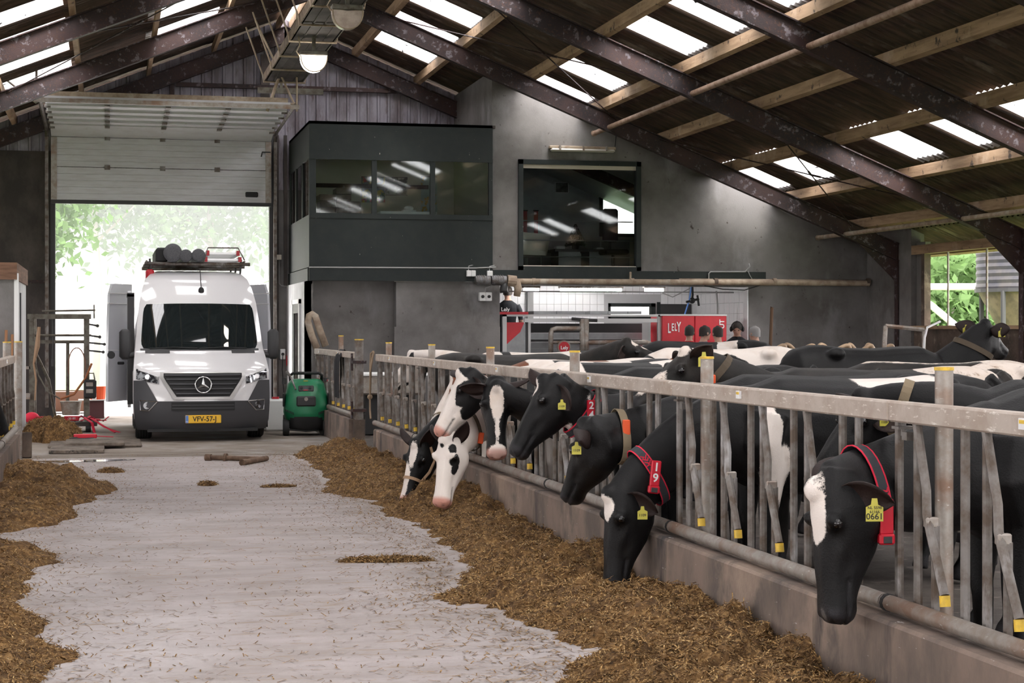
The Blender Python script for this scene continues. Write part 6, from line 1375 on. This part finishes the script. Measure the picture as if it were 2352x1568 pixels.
q = MB(); q.grid(af, 16, 6); q.grid(lambda u, v: (af(u, v)[0] * .9, af(u, v)[1] * .9, af(u, v)[2]), 16, 6); q.build('shell', m_cream, ac, smooth=True); q = MB(); q.lathe([(.02, .3), (.36, .34), (.36, .42), (.02, .43)], 18, mat=T(0, .1, 0)); q.build('seat', m_cream, ac, smooth=True, angle=40); q = MB(); q.cyl((0, .1, 0), .2, .03, 16).cyl((0, .1, .03), .03, .3, 8); q.build('pedestal', m_steel_s, ac)
for px, py, w, h, m, lb in ((1268, 534, .16, .10, m_cream, 'cream carton on the low cupboard'), (1250, 540, .22, .05, m_dark, 'flat black case on the low cupboard'), (1285, 566, .18, .06, m_white, 'crumpled white papers on the desk'), (1375, 566, .16, .04, m_white, 'thin white file on the desk')):
    Y_ = 35.6 if py < 550 else yo; p = opx(px, py, Y_); zbase = zf + (zt2 if py < 550 else zt_); t = MB(); t.box((p.x - w / 2, Y_ - .1, zbase), (p.x + w / 2, Y_ + .1, zbase + h), bev=.008).box((p.x - w * .3, Y_ - .08, zbase + h), (p.x + w * .35, Y_ + .06, zbase + h + .012)); t.build('desk_item', m, None, label=lb, category='desk item', group='items on the office furniture')
# ---- inside the green cabin: posters, stacked boxes, table
yv = YG - .22
m_post = M('colour_poster', (.20, .22, .24), .6, col2=(.55, .42, .05), scale=5, lo=.52, hi=.56, obj=True, layers=[((.42, .04, .05), 7, .58, .6, (1, 1, 1)), ((.05, .12, .05), 4, .55, .6, (1, 1, 1))])
m_post2 = M('landscape_poster', (.10, .10, .085), .6, col2=(.5, .48, .42), scale=4, lo=.5, hi=.55, obj=True); m_post3 = M('blue_poster', (.45, .50, .52), .6, col2=(.55, .35, .08), scale=6, lo=.56, hi=.6, obj=True)
for (x0, y0, x1, y1, m, lb) in ((830, 405, 858, 465, m_post, 'dark poster with a yellow and green figure in the cabin'), (866, 406, 884, 465, m_post, 'narrow dark poster with blue and red figures in the cabin'), (885, 406, 936, 447, m_post2, 'dark landscape picture in the cabin'), (885, 447, 936, 468, m_cream, 'calendar page with small animal pictures in the cabin'), (967, 405, 1004, 495, m_post3, 'tall pale blue poster with an orange flower in the cabin')):
    a_, b2 = atY(x0, y0, yv), atY(x1, y1, yv); t = thing('poster', lb, 'poster', ((a_.x + b2.x) / 2, yv, (a_.z + b2.z) / 2), group='posters in the cabin'); w, h = (b2.x - a_.x) / 2, (a_.z - b2.z) / 2
    q = MB(); q.box((-w, -.006, -h), (w, .002, h)); q.build('sheet', m, t); q = MB(); q.box((-w, -.009, h - .01), (w, -.005, h)); q.build('top_strip', m_dark, t)
m_boxd = M('brown_box_stack', (.075, .055, .04), .85, col2=(.14, .11, .085), scale=6)
for i, (px, n_) in enumerate(((748, 7), (785, 7), (812, 5))):
    p = atY(px, 490, YW + .9); zl_ = zz[0] + .125
    sh_ = .12
    for k in range(n_ + 9):
        z = zl_ + k * sh_; 
        if z > atY(px, (443, 441, 462)[i], YW + .9).z - .05: break
        q = MB(); w = (.13, .13, .085)[i] + .008 * ((k * 7 + i) % 3); q.box((p.x - w, YW + .6, z), (p.x + w, YW + 1.1, z + sh_ - .008), bev=.006); q.box((p.x - .05, YW + .595, z + .035), (p.x + .05, YW + .602, z + .075)); q.build('storage_box', m_boxd, None, label=['flat brown storage box in the stack nearest the cabin corner post', 'flat brown storage box in the middle stack of the cabin', 'flat brown storage box in the low stack next to the cabin mullion'][i], category='box', group='boxes stacked in the cabin')
a_, b2 = atY(900, 487, YW + 1.6), atY(968, 487, YW + 1.6); tb = thing('cabin_table', 'white table top showing behind the cabin window', 'table', ((a_.x + b2.x) / 2, YW + 1.7, zz[0] + .12)); hh_ = a_.z - zz[0] - .12; w = (b2.x - a_.x) / 2 + .25
q = MB(); q.box((-w, -.35, hh_ - .05), (w, .35, hh_)); q.build('top', m_white, tb)
for sx in (-1, 1):
    for sy_ in (-1, 1): q = MB(); q.tube([(sx * (w - .05), sy_ * .3, 0), (sx * (w - .05), sy_ * .3, hh_ - .05)], .02, 6); q.build('leg', m_steel_d, tb)
p = atY(940, 478, YW + 1.6); q = MB(); q.ball((p.x, YW + 1.65, p.z), (.09, .07, .05), 10, 6); q.box((p.x - .12, YW + 1.55, p.z - .06), (p.x + .12, YW + 1.75, p.z - .035)); q.build('paper_heap', m_white, None, smooth=False, label='crumpled white paper on the cabin table', category='paper')
# ------------------------------------------------------------------ people
m_skin = M('skin', (.50, .29, .215), .5, col2=(.44, .24, .18), scale=8, obj=True); m_hair_b = M('brown_hair', (.02, .014, .011), .6, bump=.5, bscale=140, obj=True); m_hair_g = M('grey_hair', (.28, .27, .27), .6, bump=.5, bscale=140, obj=True)
def person(label, X, Y, yaw, h, shirt, pants, hair, cap=False, bend=0., phones=False, tshirt=None):
    """faces local +x; one continuous body, clothes by zone; hair and headphones are children"""
    s = h / 1.78; mb = MB(); VX, VY, VZ = Vector((1, 0, 0)), Vector((0, 1, 0)), Vector((0, 0, 1))
    tor = [(.0, .165, .115, .90), (.0, .17, .12, 1.0), (.0, .155, .11, 1.12), (.01, .175, .12, 1.27), (.0, .19, .12, 1.38), (-.01, .17, .10, 1.45), (-.01, .10, .07, 1.50), (.0, .058, .06, 1.53), (.015, .055, .058, 1.60)]
    mb.loft([ringpts(Vector((x, 0, z)), VY, VX, hw, hd, -hd, 16, .9) for x, hw, hd, z in tor])
    hb = Vector((.03 + bend * .06, 0, 1.665 - bend * .03)); tilt = Matrix.Rotation(bend, 3, 'Y')
    hd_ = [(.0, .045, .05, -.115), (.012, .056, .075, -.09), (.012, .066, .090, -.05), (.008, .074, .098, .0), (.0, .077, .098, .05), (-.005, .068, .085, .09), (-.008, .04, .05, .115)]
    mb.loft([[hb + tilt @ (p) for p in ringpts(Vector((x, 0, z)), VY, VX, hw, hd2, -hd2, 16, .95)] for x, hw, hd2, z in hd_])
    mb.ball(tuple(hb + tilt @ Vector((.108, 0, -.02))), (.022, .015, .028), 8, 6)                                                # nose
    mb.ball(tuple(hb + tilt @ Vector((.085, 0, -.065))), (.022, .028, .014), 8, 6); mb.ball(tuple(hb + tilt @ Vector((.07, 0, -.105))), (.03, .03, .022), 8, 6)
    for sg in (1, -1):
        mb.ball(tuple(hb + tilt @ Vector((-.005, sg * .08, -.01))), (.025, .012, .035), 8, 6)
        mb.tube([(.0, sg * .17, 1.42), (-.01, sg * .225, 1.32), (-.02, sg * .245, 1.14), (.05, sg * .24, .94), (.075, sg * .235, .87)], [.065, .055, .045, .036, .03], 10)
        pw = Vector((.08, sg * .235, .84)); mb.tube([tuple(pw + Vector((-.005, 0, .03))), tuple(pw + Vector((.01, 0, -.05)))], [.034, .04], 8, flat=(.55, 1.1))
        for k, (dx, ln) in enumerate(((.035, .065), (.013, .078), (-.010, .072), (-.032, .056))):
            mb.tube([tuple(pw + Vector((dx, 0, -.04))), tuple(pw + Vector((dx + .008, -sg * .008, -.045 - ln * .5))), tuple(pw + Vector((dx + .004, -sg * .022, -.045 - ln)))], [.0105, .0095, .008], 6)
        mb.tube([tuple(pw + Vector((.03, -sg * .01, .0))), tuple(pw + Vector((.06, -sg * .02, -.035))), tuple(pw + Vector((.062, -sg * .025, -.07)))], [.013, .011, .009], 6)
        mb.tube([(.0, sg * .09, .96), (.01, sg * .10, .75), (.02, sg * .10, .5), (-.005, sg * .10, .3), (-.02, sg * .10, .09)], [.095, .085, .058, .054, .042], 10)
        mb.loft([ringpts(Vector((x, sg * .11, 0)), VY, VZ, hw, zt, 0.0, 10, .8) for x, hw, zt in ((-.09, .03, .07), (-.05, .04, .10), (.03, .045, .09), (.11, .045, .06), (.165, .03, .04))])
    o = bpy.data.objects.new('tmp', mb.mesh('p')); COL.objects.link(o); md = o.modifiers.new('r', 'REMESH'); md.mode = 'VOXEL'; md.voxel_size = .0135; sm = o.modifiers.new('s', 'SMOOTH'); sm.factor = .5; sm.iterations = 2
    dg = bpy.context.evaluated_depsgraph_get(); me = bpy.data.meshes.new_from_object(o.evaluated_get(dg)); bpy.data.objects.remove(o)
    me.polygons.foreach_set('use_smooth', [True] * len(me.polygons)); me.name = 'person'; me.materials.clear()
    for m in (shirt, pants, m_skin, m_black): me.materials.append(m)
    idx = []
    for p in me.polygons:
        c = p.center; r = abs(c.y)
        if c.z > 1.515 or (r > .2 and c.z < (1.15 if tshirt else .885) and c.z > .70 and r > .19): k = 2
        elif c.z > .93 or (r > .205 and c.z > .7): k = 0
        elif c.z > .085: k = 1
        else: k = 3
        idx.append(k)
    me.polygons.foreach_set('material_index', idx); me.transform(Matrix.Scale(s, 4))
    ob = link('person', me, None, None, loc=(X, Y, 0), rot=(0, 0, math.radians(yaw)), label=label, category='person', group='visitors behind the herd')
    def hp_(v): return (hb + tilt @ Vector(v)) * s
    q = MB()
    def hf(u, v):
        a = u * 2 * math.pi; t = v; front_ = max(0, math.cos(a)) ** 2
        zlo = -.055 + .115 * front_ + (.015 if abs(math.sin(a)) > .8 else 0); z = zlo + (.125 - zlo) * math.sin(t * math.pi / 2)
        i = np.interp(z, [-.115, -.05, 0, .05, .09, .118], [.9, 1, 1, 1, .86, .25]); r = 1.11
        return tuple(hp_((-.004 + .098 * r * i * math.cos(a), .077 * r * i * math.sin(a), z * 1.06)))
    q.grid(hf, 24, 8); q.build('hair', hair, ob, smooth=True)
    for sg in (1, -1): q = MB(); q.ball(tuple(hp_((.093, sg * .032, .012))), .010 * s, 8, 6); q.build('eye', m_eye, ob)
    if phones:
        q = MB(); q.tube([hp_((0, .098 * math.sin(a), .13 * math.cos(a))) for a in np.linspace(-1.5, 1.5, 11)], .011, 6); hpn = q.build('headphone_band', m_black, ob)
        for sg in (1, -1): q = MB(); q.ball(tuple(hp_((0, sg * .10, -.01))), (.038 * s, .026 * s, .045 * s), 12, 8); q.build('ear_cup', m_black, hpn, smooth=True)
    return ob
m_sred = M('red_fleece', (.50, .025, .03), .9); m_sgrey = M('blue_grey_shirt', (.12, .13, .17), .9); m_sblk = M('black_shirt', (.010, .011, .015), .85); m_snavy = M('navy_jacket', (.018, .022, .04), .85); m_jean = M('dark_jeans', (.03, .035, .05), .9)
def pat(px, topy, Y): p = atY(px, topy, Y); return p.x, p.z
for (px, ty, Y, yaw, sh_, hr, lb, kw) in ((1583, 748, 28.0, 60, m_sred, m_hair_b, 'dark-haired person in a red fleece seen from behind', {}), (1616, 749, 27.2, 20, m_sgrey, m_hair_b, 'short-haired person in grey looking aside, next to the red fleece', {}),
        (1650, 750, 26.3, 95, m_sblk, m_hair_b, 'person seen from behind before the red cabinet edge', {}), (1693, 737, 28.2, -112, m_sblk, m_hair_b, 'person in black wearing headphones and looking down', dict(phones=True, bend=.45)), (1736, 750, 26.8, 115, m_snavy, m_hair_g, 'grey-haired person in a navy jacket turned away', {})):
    x, z = pat(px, ty, Y); person(lb, x, Y, yaw, z, sh_, m_jean, hr, **kw)
x, z = pat(1166, 657, 31.9); pb = person('person in a black shirt with white lettering standing at the robot end', x, 31.9, 80, 1.80, m_sblk, m_jean, m_hair_b, tshirt=True)
pb.location.z = z - 1.80; pk = MB(); pk.box((x - .4, 31.5, 0), (x + .4, 32.4, z - 1.80)); pk.build('step_platform', m_robd, None, label='grey step platform under the person at the robot', category='platform') if z > 1.85 else None
lettering('shirt_lettering', 'Lely', .10, m_white, T(-.135, .05, 1.36) @ RZ(-90 + 0) @ FACE_Y, pb, .001, .002)
def sm_path(P, n=5):
    P = [Vector(p) for p in P]; out = []
    for i in range(len(P) - 1):
        a, b, c, e = P[max(i - 1, 0)], P[i], P[i + 1], P[min(i + 2, len(P) - 1)]
        for k in range(n):
            t = k / n; out.append(.5 * ((2 * b) + (c - a) * t + (2 * a - 5 * b + 4 * c - e) * t * t + (3 * b - a - 3 * c + e) * t ** 3))
    return out + [P[-1]]
# ------------------------------------------------------------------ cubicles, poles and frames behind the herd
m_cub = M('worn_tan_tube', (.42, .30, .20), .5, .15, col2=(.28, .19, .12), scale=7)
for k, (px, w) in enumerate(((1783, 46), (1845, 60), (1925, 62), (1985, 44), (2030, 50))):
    Y_ = 24.2 + .15 * k; c = atY(px, 812, Y_); t = thing('cubicle_divider', ['cubicle hoop next to the wooden pole', 'second cubicle hoop from the wooden pole', 'third cubicle hoop from the wooden pole', 'fourth cubicle hoop from the wooden pole', 'cubicle hoop next to the galvanised frame'][k], 'cubicle hoop', (c.x, Y_, 0), group='cubicle hoops')
    ww = w * 25 / FPX; zt = atY(px, 797, Y_).z + .03
    q = MB(); q.tube(sm_path([(-ww / 2 - .1, .3, .5), (-ww * .48, .1, zt - .22), (-ww * .1, .05, zt - .10), (ww * .32, 0, zt - .01), (ww * .47, 0, zt - .04), (ww * .44, 0, zt - .16), (ww * .25, 0, .45)]), .036, 8); q.build('hoop', m_cub, t, smooth=True)
    q = MB(); q.tube(sm_path([(-ww / 2 - .1, .5, .7), (-ww * .52, .3, zt - .12), (-ww * .46, .3, zt - .02), (-ww * .3, .3, zt), (ww * .0, .3, zt - .10), (ww * .2, .3, zt - .2), (ww * .3, .3, .4)]), .034, 8); q.build('back_hoop', m_cub, t, smooth=True)
    q = MB(); q.tube([(-ww / 2 - .1, .3, -.02), (-ww / 2 - .1, .3, .8)], .035, 8).tube([(ww * .25, 0, -.02), (ww * .25, 0, .5)], .035, 8); q.build('foot_post', m_steel_d, t)
p = atY(1773, 706, 26.3); q = MB(); q.tube([(p.x - .08, 26.3, -.02), (p.x, 26.3, p.z)], .028, 8).tube([(p.x - .002, 26.3, p.z), (p.x, 26.3, p.z + .004)], .03, 8); q.build('wooden_pole', M('brown_pole', (.10, .055, .03), .8), None, label='leaning brown wooden pole beside the grey-haired person', category='pole')
q = MB(); a_ = [atY(*v, 24.5) for v in ((2030, 820), (2034, 748), (2122, 757))]; q.tube([(a_[0].x, 24.5, -.02), a_[0], a_[1]], .035, 6); q.tube([a_[1], a_[2]], .035, 6); q.tube([a_[2], (a_[2].x, 24.5, -.02)], .03, 6); fr_ = q.build('galvanised_frame', m_steel, None, label='galvanised square tube frame standing before the eave wall', category='frame')
q = MB(); q.tube([tuple(atY(*v, 24.47)) for v in ((2160, 738), (2130, 752), (2124, 775), (2122, 800))], .02, 5); q.build('tied_cord', m_white, None, label='pale cord tied to the galvanised frame', category='cord')
# ------------------------------------------------------------------ under the roof: tray, lamps, pipe, bracing
tx0, tx1, tz = 2.66, 3.30, 5.98; ty1, ty0 = 30.55, 12.0
tr_ = thing('cable_tray', 'long dusty steel tray hanging under the ridge', 'cable tray', (2.98, ty1, tz)); m_dust = M('dusty_timber_edge', (.20, .15, .105), .85, col2=(.09, .06, .045), scale=9, bump=.3)
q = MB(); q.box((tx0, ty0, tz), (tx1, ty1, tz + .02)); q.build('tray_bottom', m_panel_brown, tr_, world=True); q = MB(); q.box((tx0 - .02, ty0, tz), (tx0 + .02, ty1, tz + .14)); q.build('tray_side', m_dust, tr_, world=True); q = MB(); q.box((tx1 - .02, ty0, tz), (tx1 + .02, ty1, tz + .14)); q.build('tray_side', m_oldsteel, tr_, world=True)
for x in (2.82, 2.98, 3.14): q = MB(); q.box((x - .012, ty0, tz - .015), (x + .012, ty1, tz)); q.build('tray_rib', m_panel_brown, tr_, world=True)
y = ty1 - .15
while y > 17:
    q = MB(); q.tube([(tx0 - .05, y, tz + .10), (tx0 - .04, y, tz - .03), (tx1 + .04, y, tz - .03), (tx1 + .05, y, tz + .10)], .017, 6); q.build('tray_strap', m_tanpipe, tr_, world=True)
    q = MB(); q.tube([(tx0 - .05, y, tz + .08), (tx0 - .35, y - .1, zb(tx0 - .35) + .1)], .014, 5); q.build('hanger_rod', m_tanpipe, tr_, world=True); y -= 1.45
m_lit = M('lit_lamp_bowl', (.9, .88, .84), .3, emit=((1, .93, .82), 9)); m_unlit = M('dusty_lamp_bowl', (.50, .42, .36), .35, col2=(.38, .30, .25), scale=9, coat=.3)
for (y, m, lb) in ((25.7, m_lit, 'glowing half-round bulkhead lamp under the tray'), (22.0, m_unlit, 'unlit dusty half-round bulkhead lamp under the tray'), (18.2, m_unlit, 'unlit dusty half-round bulkhead lamp under the tray over the alley')):
    p = atY(720 if y == 25.7 else 797, 146 if y == 25.7 else 45, y); x_ = p.x if y > 20 else 2.95; z_ = (p.z if y > 20 else 5.55)
    t = thing('bulkhead_lamp', lb, 'lamp', (x_, y, z_ + .12), group='bulkhead lamps under the tray')
    q = MB(); q.grid(lambda u, v: (.195 * math.cos(math.pi * u), -.07 + .14 * v, -.25 * math.sin(math.pi * u) ** .8), 18, 2)
    for yy in (-.07, .07): q.add([(0, yy, -.02)] + [(.195 * math.cos(math.pi * k / 18), yy * 1.0, -.25 * math.sin(math.pi * k / 18) ** .8) for k in range(19)], [(0, k + 1, k + 2) for k in range(18)])
    q.build('glass_bowl', m, t, smooth=True, angle=50); q = MB(); q.box((-.20, -.09, -.01), (.20, .09, .06), bev=.012); q.build('lamp_base', m_oldsteel, t)
    q = MB(); q.tube([(.195 * math.cos(a), -.075, -.25 * math.sin(a) ** .8 if math.sin(a) > 0 else 0) for a in np.linspace(.02, 3.12, 15)], .010, 5); q.build('rim', m_tanpipe, t)
    q = MB(); q.box((-.02, -.03, .05), (.03, .03, tz - z_ - .12)); q.build('stem', m_oldsteel, t); q = MB(); q.tube([(-.2, 0, -.02), (-.25, 0, .05), (-.2, 0, .14), (-.22, 0, tz - z_ - .13)], .012, 6); q.build('cable', m_tanpipe, t)
a_, b2 = atY(592, 207, 30.9), atY(742, 211, 30.9); q = MB(); q.box((a_.x, 30.86, a_.z - .05), (b2.x, 30.94, a_.z + .05)).box((2.95, 30.88, a_.z), (3.0, 30.92, tz + .4)); q.build('steel_crossbar', m_oldsteel, None, label='short dark steel bar hanging below the end of the tray', category='bar')
# long pipe under the rafters
px_ = atY(1385, 298, 29.5); zp_ = zb(px_.x) + .02
q = MB(); q.tube([(px_.x, 30.05, px_.z), (px_.x, 8, px_.z)], .045, 12); q.tube([(px_.x, 30.05, px_.z), (px_.x, 30.09, px_.z)], .055, 12); q.build('roof_pipe', M('rusty_tan_pipe', (.36, .25, .19), .7, col2=(.22, .13, .09), scale=8, bump=.2), None, smooth=True, angle=40, label='long rusty tan pipe running through the rafters down the barn', category='pipe', group='pipes under the roof')
p2 = atY(1915, 541, 29.6); q = MB(); q.tube([(p2.x, 30.3, p2.z), (p2.x, 12, p2.z)], .04, 10); q.tube([(p2.x, 30.3, p2.z), (p2.x, 30.34, p2.z)], .05, 10); q.build('roof_pipe', m_tanpipe, None, smooth=True, angle=40, label='lower tan pipe under the rafters near the eave', category='pipe', group='pipes under the roof')
def brace(p0, p1, lb):
    q = MB(); q.tube([p0, p1], .011, 5); m_ = Vector(p0).lerp(Vector(p1), .5); n_ = Vector(p0).lerp(Vector(p1), .53); q.tube([m_, n_], .02, 6); q.build('bracing_rod', m_rust, None, label=lb, category='bracing rod', group='bracing rods under the roof')
zr2 = lambda x: zb(x) + RAF - .06
brace((4.6, 29.1, zr2(4.6)), (9.0, 24.68, zr2(9.0)), 'bracing rod from the ridge down to the second rafter'); brace((8.6, 29.1, zr2(8.6)), (4.9, 24.68, zr2(4.9)), 'bracing rod crossing it under the upper rooflights')
brace((9.4, 29.1, zr2(9.4)), (13.2, 24.68, zr2(13.2)), 'bracing rod over the lower rooflights'); brace((13.0, 29.1, zr2(13.0)), (9.6, 24.68, zr2(9.6)), 'bracing rod crossing it near the eave')
brace((2.4, 29.1, zr2(2.4)), (-1.6, 24.68, zr2(-1.6)), 'bracing rod on the door side of the ridge'); brace((-1.6, 29.1, zr2(-1.6)), (2.4, 24.68, zr2(2.4)), 'bracing rod crossing it on the door side of the ridge')
# ------------------------------------------------------------------ outdoors
m_grass = M('meadow_grass', (.15, .22, .075), .9, col2=(.20, .27, .11), scale=.8, bump=.3)
gd = thing('ground', kind='structure'); MB().box((-70, YX + 8, -.4), (90, 130, -.12)).build('meadow', m_grass, gd); MB().box((-40, YG + .3, -.35), (XE + .3, YX + 8, -.04)).build('yard_slab', m_floor_out, gd); MB().box((XE + .4, -60, -.4), (90, YX + 8, -.1)).build('side_meadow', m_grass, gd); MB().box((-60, -60, -.4), (XE + .4, YB - .2, -.06)).build('rear_yard', m_floor_out, gd); MB().box((-60, YB - .2, -.4), (XL - .2, YG + .3, -.1)).build('far_meadow', m_grass, gd)
hz = bpy.data.materials.new('summer_haze'); hz.use_nodes = True; hz.node_tree.nodes.clear(); _o = NN(hz.node_tree, 'ShaderNodeOutputMaterial'); _v = NN(hz.node_tree, 'ShaderNodeVolumeScatter', i_Density=.024, i_Anisotropy=.2); _v.inputs['Color'].default_value = (.93, .97, 1, 1); hz.node_tree.links.new(_v.outputs[0], _o.inputs['Volume'])
MB().box((-40, YX + 6, -.1), (60, 110, 16)).build('haze', hz, None, kind='stuff', label='thin bright summer haze over the meadow outside', category='haze')
def leafy(name, label, loc, h, crown, n, lsize, col, trunk=.16, seed=0, low=.35):
    rs_ = np.random.default_rng(seed); t = thing(name, label, 'tree', loc, group='trees outside the barn')
    q = MB(); q.tube([(0, 0, -.15), (.1, .05, h * .25), (-.08, .1, h * .55), (.05, 0, h * .85)], [trunk, trunk * .8, trunk * .55, trunk * .2], 8)
    for k in range(7):
        a = k * 2.4; z = h * (low + .06 * k); q.tube([(0, 0, z), (crown * .45 * math.cos(a), crown * .45 * math.sin(a), z + h * .12), (crown * .8 * math.cos(a), crown * .8 * math.sin(a), z + h * .16)], [trunk * .4, trunk * .22, .02], 5)
    q.build('trunk', M('pale_bark', (.30, .28, .24), .9), t, smooth=True)
    cl = rs_.normal(0, 1, (60, 3)); cl /= np.linalg.norm(cl, axis=1, keepdims=True); cl *= rs_.uniform(.35, 1, (60, 1)); cl = cl * np.array([crown, crown, h * (1 - low) / 2]) + np.array([0, 0, h * (low + (1 - low) / 2)])
    P = cl[rs_.integers(0, 60, n)] + rs_.normal(0, 1, (n, 3)) * np.array([crown * .2, crown * .2, h * .055]); D = rs_.normal(0, 1, (n, 3)); D /= np.linalg.norm(D, axis=1, keepdims=True); E = np.cross(D, rs_.normal(0, 1, (n, 3))); E /= np.linalg.norm(E, axis=1, keepdims=True)
    sz = rs_.uniform(.6, 1.2, n)[:, None] * lsize; V = np.stack([P - D * sz, P + E * sz * .5, P + D * sz, P - E * sz * .5], 1).reshape(-1, 3); F = (np.arange(n)[:, None] * 4 + np.arange(4)).tolist()
    me = bpy.data.meshes.new('foliage'); me.from_pydata(V.tolist(), [], F); me.update(); link('foliage', me, col, t, kind='stuff')
def leafmat(name, c):
    m = bpy.data.materials.new(name); m.use_nodes = True; nt = m.node_tree; L = nt.links.new; nt.nodes.clear(); o = NN(nt, 'ShaderNodeOutputMaterial'); a = NN(nt, 'ShaderNodeBsdfDiffuse', i_Color=c4(c)); b = NN(nt, 'ShaderNodeBsdfTranslucent', i_Color=c4((c[0] * 1.1, c[1] * 1.15, c[2]))); x = NN(nt, 'ShaderNodeMixShader', i_0=.5); L(a.outputs[0], x.inputs[1]); L(b.outputs[0], x.inputs[2]); L(x.outputs[0], o.inputs[0]); return m
lm1, lm2, lm3 = leafmat('summer_leaves', (.13, .20, .10)), leafmat('fresh_leaves', (.12, .19, .08)), leafmat('far_leaves', (.13, .19, .11))
leafy('garden_tree', 'leafy tree beside the doorway edge, nearest the steel frame', (-2.5, 47, -.1), 10, 2.3, 7000, .16, lm2, seed=1, low=.32)
leafy('garden_tree', 'slender tree with a thin pale trunk in the meadow', (-.4, 58, -.1), 12, 3.2, 7000, .18, lm1, trunk=.12, seed=2, low=.38)
leafy('garden_tree', 'broad tree showing over the van roof', (3.5, 62, -.1), 13, 3.8, 9000, .19, lm1, seed=3, low=.3)
leafy('garden_tree', 'tall tree over the van ladder', (7.3, 56, -.1), 13, 3.4, 8000, .18, lm1, seed=4, low=.3)
for k, x in enumerate((-9, -3.5, 1, 6.2, 11.5)): leafy('far_tree', ['far pale tree beyond the steel frame', 'far pale tree behind the slender tree', 'far pale tree behind the van', 'far pale tree behind the van ladder', 'far pale tree beyond the door jamb'][k], (x, 84 + k % 2 * 6, -.1), 17, 4.2, 5000, .34, lm3, seed=10 + k, low=.18)
for k, (x, y, h) in enumerate(((20.6, 39, 6.5), (24.5, 45, 8.5), (18.8, 36.4, 3.6))): leafy('eave_tree', ['bushy green tree outside the eave window', 'taller green tree behind the hopper', 'low green tree next to the feed auger'][k], (x, y, -.1), h, 1.9, 5000, .15, lm2, seed=20 + k, low=.15)
ho = thing('feed_hopper', 'dark corrugated feed silo with cone outside the eave window', 'silo', (17.6, 31.0, 0)); m_hop = M('grey_silo', (.035, .035, .045), .6, .1, col2=(.06, .055, .055), scale=3)
rg = []
for k in range(15): z = 2.42 + k * .065; rg.append([((1.0 + .018 * (k % 2)) * math.cos(a), (1.0 + .018 * (k % 2)) * math.sin(a), z) for a in np.linspace(0, 2 * math.pi, 29)[:-1]])
q = MB(); q.loft(rg); q.build('drum', m_hop, ho, smooth=True, angle=30); q = MB(); q.lathe([(.18, .9), (1.0, 2.44)], 28); q.build('cone', M('rusty_cone', (.16, .12, .08), .7, col2=(.09, .07, .05), scale=4), ho, smooth=True, angle=40); q = MB(); q.cyl((0, 0, 2.38), 1.04, .07, 28); q.build('ring', m_dark, ho)
for a in (.6, 2.2, 3.7, 5.3): q = MB(); q.tube([(1.0 * math.cos(a), 1.0 * math.sin(a), -.1), (1.0 * math.cos(a), 1.0 * math.sin(a), 2.4)], .05, 8); q.build('leg', m_dark, ho)
for pts, lb in ((((16.5, 35.0, 2.58), (16.75, 31.5, 2.5)), 'straight pale auger tube running to the silo'), (((16.2, 34.6, 2.5), (16.2, 33.4, 2.42), (16.2, 32.4, 2.15), (16.3, 31.2, 1.6), (16.5, 30.6, 1.1)), 'bent pale auger tube rising outside the eave window')):
    q = MB(); q.tube(pts, .07, 12); q.tube([pts[-1], Vector(pts[-1]) + Vector((0, -.05, -.01))], .09, 12); q.build('auger_tube', m_white, None, smooth=True, label=lb, category='tube', group='auger tubes outside')
